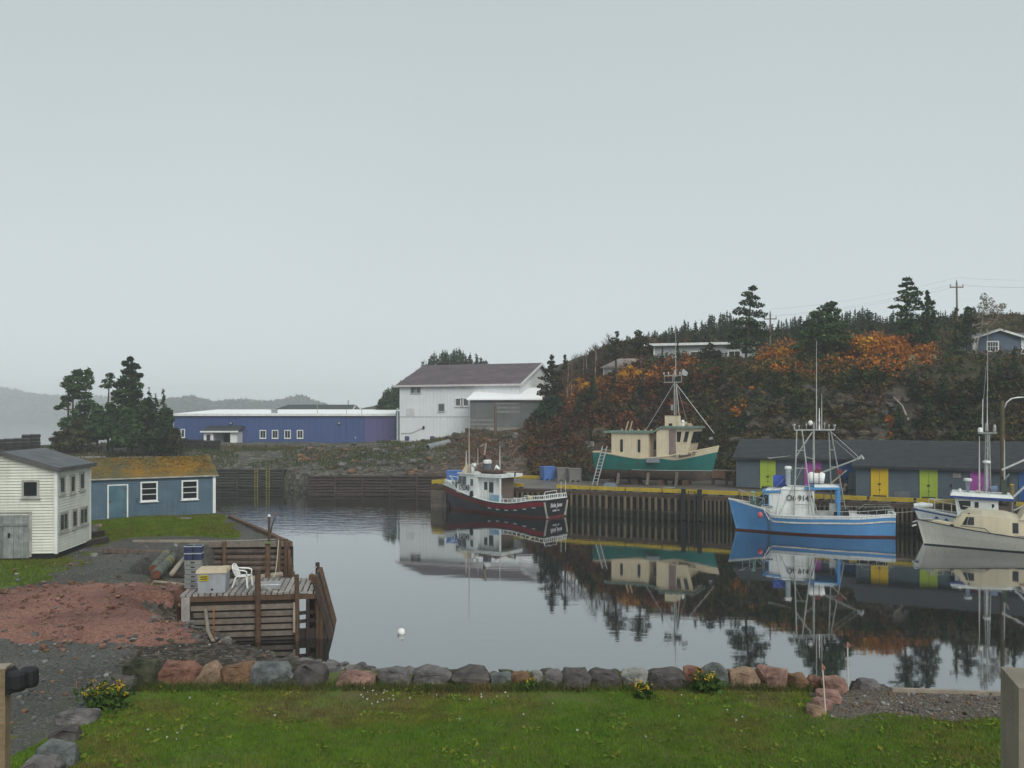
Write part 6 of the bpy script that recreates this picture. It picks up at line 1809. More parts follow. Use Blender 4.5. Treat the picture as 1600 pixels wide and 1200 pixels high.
TEXTS = []
def text(root, s, size, m, M, shear=0.0, name='lettering', ext=.004, xs=1.0):
    c = bpy.data.curves.new(name, 'FONT'); c.body = s; c.size = size; c.extrude = ext; c.shear = shear
    c.offset = size * .018; c.align_x = 'CENTER'; c.align_y = 'CENTER'; c.materials.append(m)
    TEXTS.append((name, link('text_curve', c), root, M @ Matrix.Diagonal((xs, 1, 1, 1))))
def face_mat(pos, xdir, updir):
    x = Vector(xdir).normalized(); u = Vector(updir); u = (u - x * u.dot(x)).normalized(); n = x.cross(u)
    M = Matrix((x, u, n)).transposed().to_4x4(); M.translation = Vector(pos); return M

def whip(root, x, y, z0, z1, m, r=.022, name='antenna', lean=0):
    MB().path([(x, y, z0), (x + lean * .4, y, lerp(z0, z1, .4)), (x + lean, y, z1)], [r * 1.4, r, r * .45], 6).build(name, m, root)

def dome(root, x, y, z, r, h, m, name='radar'):
    MB().lathe((x, y, z), [(r * .9, 0), (r, h * .15), (r, h * .7), (r * .75, h * .95), (r * .2, h)], 14).build(name, m, root, smooth=False)

M_ANTIF = mat('oxide_red_antifouling', (0.125, 0.028, 0.022), (0.070, 0.018, 0.016), scale=1.0, rough=.7, c3=(.03, .03, .02), spots=.4)
M_BHULL = mat('black_hull_paint', (0.020, 0.021, 0.025), (0.013, 0.013, 0.016), scale=.7, rough=.35, bump=.03, streak=.2, c3=(.06, .06, .06), spec=.5)
M_RSTRIPE = mat('crimson_hull_stripe', (0.185, 0.012, 0.020), (0.14, 0.010, 0.016), scale=.7, rough=.4, bump=.03)
M_BWHITE = mat('boat_white', (0.70, 0.73, 0.715), (0.60, 0.63, 0.615), scale=1.2, rough=.45, streak=.55, c3=(.34, .25, .16), bump=.04)
M_BDECK = mat('boat_deck_grey', (0.22, 0.24, 0.23), (0.15, 0.165, 0.16), scale=2, rough=.8)
M_AFRAME = mat('weathered_alloy', (0.36, 0.38, 0.36), (0.26, 0.275, 0.26), scale=4, rough=.5, metal=.3)
M_CREAMB = mat('boat_cream', (0.60, 0.52, 0.37), (0.52, 0.45, 0.32), scale=.9, rough=.6, streak=.4, c3=(.33, .27, .18), bump=.05)

def black_boat():
    st = Vector((3.45, 70.6, 0)); bw = Vector((-5.55, 77.3, 0))
    v = bw - st; L_ = v.length
    root = thing('fishing_boat', 'black fishing boat with a crimson stripe and white wheelhouse moored at the wharf head', 'boat', st, math.atan2(v.y, v.x))
    sheer = lambda t: 1.50 - .42 * smooth(t / .35) + 1.02 * max(0, (t - .42) / .58) ** 1.5
    H = Hull(L_ - .5, 3.55, sheer, lambda t: -.75 + .1 * t, rake=.95, stern=.93, flare=.95, bowstart=.42, entry=2.1)
    hm = hull_mesh(H, root, [(lambda t: .02, 0), (lambda t: .17 + .04 * t, 1), (lambda t: sheer(t) - .50 - .10 * smooth((t - .5) / .4), 2), (lambda t: sheer(t) - .17 - .06 * smooth((t - .5) / .4), 3), (lambda t: sheer(t), 2)],
                   [M_ANTIF, M_ANTIF, M_BHULL, M_RSTRIPE], tmats={3: 2})
    deck_and_bulwark(H, root, lambda t: .55, M_BDECK, M_BWHITE)
    gunwale(H, root, M_BWHITE, .14, .06)
    # raised white forward bulwark
    mb = MB()
    for side in (-1, 1):
        v_ = []
        for i in range(13):
            t = lerp(.84, .985, i / 12); z = sheer(t)
            h = .42 * smooth((t - .84) / .08)
            v_ += [(H.x(t, z), side * H.w(t, z), z + .035), (H.x(t, z) + .10 * (t > .9), side * (H.w(t, z) + .05), z + .035 + h), (H.x(t, z) + .10 * (t > .9), side * max(.0, H.w(t, z) - .03), z + .035 + h), (H.x(t, z), side * max(0, H.w(t, z) - .08), z + .035)]
        f = []
        for i in range(12):
            for k in range(4): f.append((4 * i + k, 4 * i + (k + 1) % 4, 4 * i + 4 + (k + 1) % 4, 4 * i + 4 + k))
        mb.add(v_, f)
    mb.build('bow_bulwark', M_BWHITE, root)
    # freeing ports
    for k in range(6):
        t = .10 + k * .082; z = sheer(t) - .60
        x, y = H.x(t, z), H.w(t, z)
        MB().box(x - .17, x + .17, y - .03, y + .015, z - .05, z + .05).build('freeing_port', GALV, root)
    # corner fenders of pale metal at the transom
    for s in (-1, 1):
        pts = [(-.03, s * (H.w(0, z) + .01), z) for z in (1.30, .95, .6, .3, .08)]
        MB().path(pts, [.085, .085, .08, .08, .11], 7).build('corner_guard', mat('bare_metal_guard', (.32, .29, .26), (.22, .20, .18)), root)
    # house: cabin forward, open shelter aft
    z0 = .6
    xa, xb, xc = L_ * .395, L_ * .635, L_ * .855
    w = 1.42
    WB, WT = .78, .92
    MB().hexa([(xb, -w, 1.2), (xc, -WB, 1.62), (xc, WB, 1.62), (xb, w, 1.2), (xb, -w + .05, 3.12), (xc - .45, -WT, 3.15), (xc - .45, WT, 3.15), (xb, w - .05, 3.12)]).build('wheelhouse', M_BWHITE, root)
    MB().box(xa + .7, xb - .01, .55, 1.02, z0, 3.0).build('shelter_wall', M_BWHITE, root)
    MB().box(xa + .7, xb - .01, -1.36, .54, z0, 3.0).build('inner_house', mat('brown_inner_boarding', (.16, .12, .10)), root)
    MB().box(xa, xa + .10, w - .14, w - .02, z0 + .2, 3.04).build('shelter_post', M_BWHITE, root)
    MB().box(xb - .3, xb - .005, 1.03, 1.38, 1.12, 3.04).build('shelter_post', M_BWHITE, root)
    MB().prism([(xa - .15, -w - .05), (xb, -w - .05), (xc - .28, -WT - .08), (xc - .28, WT + .08), (xb, w + .05), (xa - .15, w + .05)], 'z', 3.16, 3.25).build('roof', M_BWHITE, root)
    MB().box(xa - .15, xb - .01, -w - .02, w + .02, 3.0, 3.155).build('roof_beam', M_BWHITE, root)
    for k in range(5): MB().box(xb - .45 - k * .32, xb - .44 - k * .32, 1.021, 1.03, .9, 2.9).build('panel_joint', mat('grey_joint', (.3, .31, .31)), root)
    d_ = MB().box(xa + .95, xa + 1.45, 1.021, 1.05, .75, 2.75).build('door', mat('pale_inner_door', (.50, .52, .52)), root); MB().box(xa + .99, xa + 1.41, 1.051, 1.06, 1.75, 2.6).build('pane', GLASS, d_)
    p_ = MB().box(xa + 1.55, xa + 1.98, 1.021, 1.04, 1.9, 2.65).build('window', M_BWHITE, root); MB().box(xa + 1.6, xa + 1.94, 1.041, 1.05, 1.95, 2.6).build('pane', GLASS, p_)
    yw = lambda x, z: lerp(lerp(w, WB, (x - xb) / (xc - xb)), lerp(w - .05, WT, (x - xb) / (xc - .45 - xb)), (z - 1.5) / 1.6)
    def cab_window(x0, x1, z0_, z1_, slant):
        q = []
        for (x, z) in ((x0, z0_), (x1, z0_), (x1 - slant, z1_), (x0, z1_)):
            y = yw(x, z)
            q.append(Vector((x, y, z)))
        for nm, g, o_, m in (('window', .06, .012, M_BWHITE), ('pane', 0, .03, mat('pale_sky_glass', (.10, .12, .125), (.05, .06, .065), scale=3, rough=.08, bump=0))):
            c = sum(q, Vector()) / 4
            vs = [c + (p - c) * (1 + g * 2) for p in q]
            mb = MB().hexa([p + Vector((0, -.02, 0)) for p in vs] + [p + Vector((0, o_, 0)) for p in vs])
            if nm == 'window': fr = mb.build('window', m, root)
            else: mb.build('pane', m, fr)
        return fr
    cab_window(xc - .80, xc - .20, 2.32, 2.97, .2); cab_window(xc - 1.40, xc - .86, 2.30, 2.97, .0)
    cab_window(xb + .15, xb + .5, 2.25, 2.8, 0)
    for y in (-.52, 0, .52):
        fr = MB().hexa([(xc - .15, y - .2, 2.1), (xc - .15, y + .2, 2.1), (xc - .40, y + .2, 2.95), (xc - .40, y - .2, 2.95), (xc - .06, y - .2, 2.1), (xc - .06, y + .2, 2.1), (xc - .34, y + .2, 2.95), (xc - .34, y - .2, 2.95)]).build('window', GLASS, root)
    text(root, '175343', .62, DARK, face_mat((xc - 1.12, yw(xc - 1.12, 2.04) + .05, 2.02), (-(xc - xb), w - WB + .02, 0), (0, .03, 1)), name='registration_number', xs=.85)
    text(root, 'Bela Jana', .46, mat('silver_lettering', (.52, .52, .52)), face_mat((-.03, 0, .98), (0, -1, 0), (0, 0, 1)), shear=.35, name='boat_name')
    text(root, 'BURIN  NL', .20, mat('silver_lettering', (.52, .52, .52)), face_mat((-.03, 0, .56), (0, -1, 0), (0, 0, 1)), name='home_port')
    # roof gear
    MB().hexa([(xc - 1.5, .3, 3.252), (xc - .9, .3, 3.252), (xc - .9, 1.2, 3.252), (xc - 1.5, 1.2, 3.252), (xc - 1.75, .35, 3.95), (xc - 1.35, .35, 3.95), (xc - 1.35, 1.15, 3.95), (xc - 1.75, 1.15, 3.95)]).build('windbreak', M_CREAMB, root)
    ex = MB().path([(xb + .55, .95, 3.25), (xb + .55, .95, 3.7), (xb + .45, .95, 3.95), (xb + .2, .95, 3.95)], .17, 9).build('white_cowl', M_BWHITE, root, smooth=True)
    MB().path([(xb - .1, .2, 3.25), (xb - .1, .2, 4.4), (xb - .1, .2, 4.75)], .10, 8).build('exhaust_stack', DARK, root)
    MB().path([(xb - .1, .2, 4.74), (xb - .28, .2, 5.65), (xb - .3, .2, 5.75)], [.09, .07, .06], 8).build('exhaust_pipe', mat('heat_stained_pipe', (.36, .28, .22), (.22, .17, .14)), root)
    MB().path([(xb - .3, .2, 5.7), (xb + .2, .2, 5.5), (xb + .45, .2, 5.4)], [.05, .10, .02], 7).build('exhaust_cap', mat('heat_stained_pipe', (.36, .28, .22)), root)
    dome(root, xb - .6, .4, 4.05, .36, .34, M_BWHITE); MB().box(xb - .85, xb - .35, .2, .6, 3.45, 4.04).build('radar_post', mat('slate_post', (.12, .15, .18)), root)
    MB().path([(xb - 1.9, -.6, 3.45), (xb - 1.9, .9, 3.45), (xb - .2, .9, 3.5), (xb - .2, -.6, 3.5), (xb - 1.9, -.6, 3.45)], .13, 8).build('life_raft_rack', mat('brown_tarpaulin', (.10, .055, .045), (.06, .035, .03)), root)
    MB().box(xb - 1.85, xb - .25, -.5, .85, 3.26, 3.55).build('roof_box', mat('brown_tarpaulin', (.10, .055, .045), (.06, .035, .03)), root)
    MB().path([(xb - 1.55, .6, 3.52), (xb - 1.75, .6, 3.85), (xb - 1.95, .6, 3.65)], [.15, .17, .10], 8).build('lamp_hood', M_PLASTIC, root, smooth=True)
    MB().path([(xa + .6, .2, 3.4), (xa - .9, .6, 3.52)], .06, 7).build('derrick_boom', mat('buff_spar', (.34, .28, .20)), root)
    MB().path([(xa - .9, .6, 3.5), (xa - .85, .6, 3.1)], .06, 6).build('block', DARK, root)
    zt = EYE - (632 - YH) * 74 / FPX
    whip(root, xb + .72, 1.2, 3.2, zt, mat('buff_whip', (.46, .41, .34)), .035)
    whip(root, xb + 1.2, 1.0, 3.9, 5.15, M_BWHITE, .035); whip(root, xb + .35, .5, 3.9, 5.35, mat('buff_whip', (.46, .41, .34)), .03); whip(root, xb - 1.5, -.1, 3.5, 5.6, M_BWHITE, .03)
    # rails of the working deck
    def rail_pts(side, t0, t1, n, h): return [(H.x(lerp(t0, t1, i / n), sheer(.2)), side * (H.w(lerp(t0, t1, i / n), sheer(lerp(t0, t1, i / n))) - .06), sheer(lerp(t0, t1, i / n)) + h) for i in range(n + 1)]
    for s in (1, -1):
        P = rail_pts(s, .005, .40, 10, .30)
        railing(root, P, [(p, .28) for p in P], .028, M_BWHITE)
    y = H.w(0, sheer(0)) - .08; zt = sheer(0) + .34
    railing(root, [(.05, -y, zt), (.05, y, zt)], [((.05, lerp(-y, y, k / 12), zt), .32) for k in range(13)], .03, M_BWHITE, 'stern_rail')
    railing(root, [(.05, -.2, zt + .02), (.05, -.2, zt + .28), (.05, 1.4, zt + .26), (.05, 1.55, zt)], [], .022, M_BWHITE, 'stern_hoop')
    for yy in (-.9, -1.55): MB().tube((.1, yy, zt), (.1, yy, zt + 1.0), .016, n=5).build('flag_rod', M_BWHITE, root)
    t = MB().box(xa + .1, xa + .95, w - .42, w + .12, 1.05, 1.58).build('deck_tub', mat('pale_blue_bin', (.20, .33, .42), (.15, .26, .34)), root)
    MB().box(xa - 1.5, xa - .2, -.8, .5, .55, 1.15).build('hatch', mat('hatch_grey', (.30, .33, .31)), root)
    for k in range(3): MB().lathe((xa - 2.4 - k * .45, .3 - k * .3, .6), [(.28, 0), (.3, .3), (.26, .45)], 9).build('deck_barrel', DARK, root)
    MB().path([(1.7, 1.3, sheer(.15) + .36), (1.35, 1.35, sheer(.15) + .15)], [.10, .07], 6).build('yellow_glove_bag', mat('bright_yellow_bag', (.62, .50, .20)), root)
    MB().hexa([(xb + .1, w - .1, 1.3), (xb + .47, w - .2, 1.3), (xb + .47, w + .06, 1.3), (xb + .1, w + .12, 1.3), (xb + .2, w - .1, 1.85), (xb + .4, w - .1, 1.8), (xb + .4, w + .05, 1.8), (xb + .2, w + .06, 1.85)]).build('net_bag', DARK, root)
    # bow pulpit
    railing(root, [(L_ * .885, .62, 2.5), (L_ * .93, .42, 2.75), (L_ * .985, 0, 2.85), (L_ * .93, -.42, 2.75), (L_ * .885, -.62, 2.5)], [((L_ * .885, .62, 2.5), .4), ((L_ * .93, .42, 2.75), .5), ((L_ * .93, -.42, 2.75), .5)], .025, M_BWHITE, 'bow_rail')
    MB().box(L_ * .90, L_ * .94, -.25, .25, 1.5, 2.4).build('windlass', GALV, root)
black_boat()

def green_boat():
    st = Vector((7.95, 81.1, 3.30)); v = Vector((.894, -.447, 0)); L_ = 12.3
    root = thing('fishing_boat', 'green and cream wooden fishing boat standing ashore on blocks, ladder at its stern', 'boat', st, math.atan2(v.y, v.x))
    root.scale = (.89, .95, .98)
    M_GREEN = mat('sea_green_hull', (0.018, 0.170, 0.150), (0.014, 0.130, 0.122), scale=.6, rough=.5, streak=.4, c3=(.035, .12, .10), bump=.05, spots=.15)
    M_BOTT = mat('bare_brown_bottom', (.115, .082, .062), (.055, .042, .036), scale=.8, rough=.9, c3=(.20, .16, .12), spots=.4)
    sheer = lambda t: 1.58 - .50 * smooth(t / .45) + 1.12 * max(0, (t - .4) / .6) ** 1.8
    H = Hull(L_ - .75, 4.0, sheer, lambda t: -.98 + .18 * max(0, t - .85) / .15, rake=.62, stern=.93, flare=.85, full=.26, bowstart=.45, entry=2.3, stempow=6)
    wh = lambda t: sheer(t) - .10 - .42 * smooth((t - .55) / .2)
    hull_mesh(H, root, [(lambda t: .0, 0), (lambda t: wh(t), 1), (lambda t: sheer(t), 2)], [M_BOTT, M_GREEN, M_CREAMB])
    deck_and_bulwark(H, root, lambda t: .45, M_BDECK, M_CREAMB)
    gunwale(H, root, M_CREAMB, .16, .09)
    # white boot line
    mb = MB()
    for i in range(24):
        t0, t1 = .35 + i * .027, .35 + (i + 1) * .027
        p, q = H.pt(t0, .02, -1), H.pt(t1, .02, -1)
        mb.hexa([(p[0], p[1] - .004, p[2] - .02), (q[0], q[1] - .004, q[2] - .02), (q[0], q[1] - .016, q[2] - .02), (p[0], p[1] - .016, p[2] - .02), (p[0], p[1] - .004, p[2] + .02), (q[0], q[1] - .004, q[2] + .02), (q[0], q[1] - .016, q[2] + .02), (p[0], p[1] - .016, p[2] + .02)])
    mb.build('boot_line', mat('chalky_line', (.42, .45, .40)), root)
    # aft deckhouse, recess, wheelhouse
    x0, x1, x2, x3 = 1.95, 5.75, 6.55, 9.85
    w = 1.78
    cabin(root, x0, x1, w, 1.02, 3.28, M_CREAMB, name='deckhouse', tumble=.02)
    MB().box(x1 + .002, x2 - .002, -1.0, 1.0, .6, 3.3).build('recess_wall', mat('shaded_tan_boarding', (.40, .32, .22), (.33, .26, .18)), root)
    MB().box(x2 - .55, x2 - .08, -1.04, -1.003, .75, 2.75).build('door', mat('mauve_brown_door', (.24, .18, .17)), root)
    pw2 = MB().box(x2 - .5, x2 - .13, -1.06, -1.043, 1.85, 2.6).build('window', GLASS, root)
    MB().hexa([(x2, -w, 1.0), (x3 - .35, -1.36, 1.45), (x3 - .35, 1.36, 1.45), (x2, w, 1.0), (x2, -w + .02, 3.72), (x3 + .30, -1.5, 3.72), (x3 + .30, 1.5, 3.72), (x2, w - .02, 3.72)]).build('wheelhouse', M_CREAMB, root)
    M_TRIM = mat('sage_green_trim', (.16, .24, .20), (.11, .165, .14), spots=.3, c3=(.35, .33, .25))
    MB().box(x0 - .75, x2 - .35, -w - .16, w + .16, 3.285, 3.46).build('roof', M_TRIM, root)
    MB().hexa([(x2 - .345, -w - .16, 3.3), (x2 + .45, -w - .16, 3.725), (x2 + .45, w + .16, 3.725), (x2 - .345, w + .16, 3.3), (x2 - .345, -w - .16, 3.46), (x2 + .45, -w - .16, 3.90), (x2 + .45, w + .16, 3.90), (x2 - .345, w + .16, 3.46)]).build('roof_ramp', M_TRIM, root)
    MB().box(x2 + .455, x3 + .45, -w - .12, w + .12, 3.725, 3.90).build('roof', M_TRIM, root)
    for x in (x0 + 1.05, x0 + 2.85):
        o = MB().prism([(x - .14, 1.65), (x - .10, 1.58), (x + .10, 1.58), (x + .14, 1.65), (x + .14, 2.65), (x + .10, 2.72), (x - .10, 2.72), (x - .14, 2.65)], 'y', -w - .012, -w + .03).build('window', DARK, root)
        MB().prism([(x - .10, 1.66), (x + .10, 1.66), (x + .10, 2.64), (x - .10, 2.64)], 'y', -w - .02, -w - .013).build('pane', GLASS, o)
    for k in range(12): MB().box(x0 + .15 + k * .31, x0 + .157 + k * .31, -w - .006, -w + .02, .9, 3.25).build('board_seam', mat('seam_tan', (.45, .38, .26)), root)
    dr = MB().hexa([(x2 + 1.22, -w + .09, 1.2), (x2 + 1.88, -w + .19, 1.25), (x2 + 1.88, -w + .3, 1.25), (x2 + 1.22, -w + .2, 1.2), (x2 + 1.22, -w + .06, 3.6), (x2 + 1.88, -w + .11, 3.6), (x2 + 1.88, -w + .25, 3.6), (x2 + 1.22, -w + .2, 3.6)]).build('door', mat('mauve_brown_door', (.24, .18, .17)), root)
    for k in range(3): MB().bar((x2 + 1.36 + k * .16, -w + .105 + k * .024, 1.25), (x2 + 1.36 + k * .16, -w + .06 + k * .012, 3.58), .012, .012).build('door_seam', mat('dark_seam', (.12, .09, .085)), dr)
    def gy(x, z): return lerp(lerp(w, 1.36, (x - x2) / (x3 - .35 - x2)), lerp(w - .02, 1.5, (x - x2) / (x3 + .3 - x2)), (z - 1.2) / 2.5)
    for poly in ([(x2 + 1.98, 2.55), (x2 + 2.28, 2.55), (x2 + 2.44, 3.45), (x2 + 1.98, 3.45)], [(x3 - .72, 2.55), (x3 - .36, 2.55), (x3 - .14, 3.45), (x3 - .48, 3.45)]):
        for nm, g, o_, mt in (('window', 1.18, .07, M_CREAMB), ('pane', 1.0, .085, GLASS)):
            cx_ = sum(p[0] for p in poly) / 4; cz = sum(p[1] for p in poly) / 4
            q = [(cx_ + (p[0] - cx_) * g, cz + (p[1] - cz) * g) for p in poly]
            o = MB().hexa([(x, -gy(x, z) + .05, z) for x, z in q] + [(x, -gy(x, z) - o_, z) for x, z in q]).build(nm, mt, root if nm == 'window' else fr_)
            fr_ = o
    for y in (-1.15, -.4, .4, 1.15):
        MB().hexa([(x3 - .02, y - .3, 2.45), (x3 - .02, y + .3, 2.45), (x3 + .01, y + .3, 2.45), (x3 + .01, y - .3, 2.45), (x3 + .26, y - .3, 3.45), (x3 + .26, y + .3, 3.45), (x3 + .29, y + .3, 3.45), (x3 + .29, y - .3, 3.45)]).build('window', GLASS, root)
    # roof structures and mast
    MB().box(x2 + .55, x2 + 1.65, -.9, .7, 3.905, 4.85).build('funnel_casing', M_CREAMB, root)
    MB().box(x2 + .95, x2 + 1.3, -.93, -.905, 3.93, 4.15).build('casing_vent', DARK, root)
    MB().box(x2 + 1.66, x2 + 2.3, -.7, .6, 3.905, 4.28).build('locker', M_CREAMB, root)
    MB().box(x2 + .5, x2 + 1.7, -.95, .75, 4.852, 4.89).build('casing_top', RUST, root)
    mx = x2 + 1.3
    MB().tube((mx, -.2, 4.85), (mx, -.2, 8.9), .085, .075, 9).build('mast', M_AFRAME, root); MB().tube((mx + .17, -.2, 4.85), (mx + .17, -.2, 8.2), .035, n=6).build('mast_pipe', GALV, root)
    MB().box(mx - .32, mx - .1, -.35, -.1, 5.3, 5.8).build('mast_box', GALV, root)
    bx = MB()
    bx.box(mx - 1.0, mx + .75, -.28, -.22, 7.75, 7.83); bx.box(mx - 1.0, mx + .75, -.28, -.22, 8.35, 8.43); bx.box(mx - 1.0, mx - .93, -.28, -.22, 7.831, 8.349); bx.box(mx + .68, mx + .75, -.28, -.22, 7.831, 8.349); bx.box(mx - .18, mx - .12, -.28, -.22, 7.831, 8.349)
    fr = bx.build('lamp_frame', M_AFRAME, root)
    for xx in (-.78, -.42, .22, .5): MB().box(mx + xx - .14, mx + xx + .14, -.36, -.2, 7.9, 8.25).build('floodlight', DARK, fr)
    for xx in (-1.05, -.6, .55): MB().lathe((mx + xx, -.25, 8.43), [(.07, 0), (.09, .15), (.05, .25)], 8).build('lamp', GALV, fr)
    MB().hexa([(mx + .7, -.3, 8.45), (mx + 1.2, -.3, 8.3), (mx + 1.2, -.1, 8.3), (mx + .7, -.1, 8.45), (mx + .85, -.3, 8.95), (mx + 1.35, -.3, 8.6), (mx + 1.35, -.1, 8.6), (mx + .85, -.1, 8.95)]).build('loudhailer', mat('pale_horn', (.42, .43, .42)), root)
    whip(root, mx + .12, -.2, 8.2, 13.0, mat('pale_whip', (.5, .5, .48)), .03)
    for (a, b) in (((mx + .2, -.2, 7.6), (L_ - .6, 0, 3.25)), ((mx + .2, -.25, 7.5), (x3 - 1.1, -1.3, 3.92)), ((mx - .1, -.2, 7.6), (x0 + 3.3, -1.2, 3.47)), ((mx + .2, -.1, 7.6), (x3 - 1.1, 1.3, 3.92))):
        MB().path([a, b], .026, 5).build('stay', GALV, root)
    MB().lathe((x3 - 1.05, -.6, 3.905), [(.13, 0), (.13, .25), (.18, .4), (.10, .55)], 10).build('searchlight', M_PLASTIC, root)
    MB().lathe((x3 - .55, -.2, 3.905), [(.35, 0), (.33, .14), (.15, .26)], 12).build('vent_dome', mat('tan_dome', (.36, .26, .19)), root)
    for xx in (x0 + 1.25, x0 + 1.65): MB().bar((xx, -1.2, 3.47), (xx + .22, -1.0, 4.35), .14, .10).build('davit', mat('buff_timber', (.40, .29, .19)), root)
    for xx in (x0 + 1.9, x0 + 2.6, x0 + 3.2, x0 + 3.9, x0 + .8): MB().lathe((xx, -1.0 + rnd.uniform(-.4, .2), 3.465), [(.12, 0), (.14, .1), (.05, .16)], 7).build('roof_vent', mat('buff_timber', (.40, .29, .19)) if xx > 4 else GALV, root)
    text(root, 'Annelle D', .42, DARK, (lambda p, q: face_mat((p + q) / 2 + Vector((.02, -.12, 0)), q - p, (0, -.1, 1)))(Vector(H.pt(.74, sheer(.74) - .22, -1)), Vector(H.pt(.86, sheer(.86) - .24, -1))), shear=.25, name='boat_name', xs=.95)
    MB().box(L_ - 1.2, L_ - .55, -.3, .3, 2.35, 2.75).build('bow_winch', DARK, root); MB().tube((L_ - .9, -.28, 2.83), (L_ - .9, .28, 2.83), .14, n=10).build('anchor_roller', GALV, root)
    bk = MB().box(x1 - .1, x2 + .35, -w - .36, -w - .06, .72, 1.12).build('side_basket', mat('grey_mesh_crate', (.22, .25, .28)), root)
    for (t, z) in ((.245, .50), (.41, .62), (.50, .60)): MB().box(H.x(t, z) - .06, H.x(t, z) + .06, -H.w(t, z) - .03, -H.w(t, z) + .02, z - .12, z + .1).build('hull_fitting', RUST, root)
    # chocks and props
    for x in (1.6, 4.0, 6.6, 9.0): MB().box(x - .25, x + .25, -.7, .7, -1.35, -.86).build('keel_block', W_BROWN, root)
    for (x, y) in ((2.55, -1.35), (5.6, -1.4), (8.4, -1.25), (2.55, 1.35), (8.4, 1.25)):
        MB().bar((x, y * 1.25, -1.33), (x, y * .92, -.10), .24, .2).build('prop', W_SLAT, root)
    MB().box(-.05, .5, -.08, .08, -1.0, .0).build('rudder', M_BOTT, root)
green_boat()
def ladder():
    b = wharf_pt(a_at(929, 5.2), 5.2, 1.99); tp = pw(945, 697, 78.5)
    root = thing('ladder', 'long aluminium ladder leaning against the stern of the green boat', 'ladder', b)
    v = tp - b; s = Vector((.894, -.447, 0)) * .21
    for q in (-1, 1): MB().bar(s * q, v + s * q, .06, .07).build('rail', ALU, root)
    for k in range(1, 12): MB().tube(v * (k / 12) - s, v * (k / 12) + s, .028, n=6).build('rung', ALU, root)
ladder()

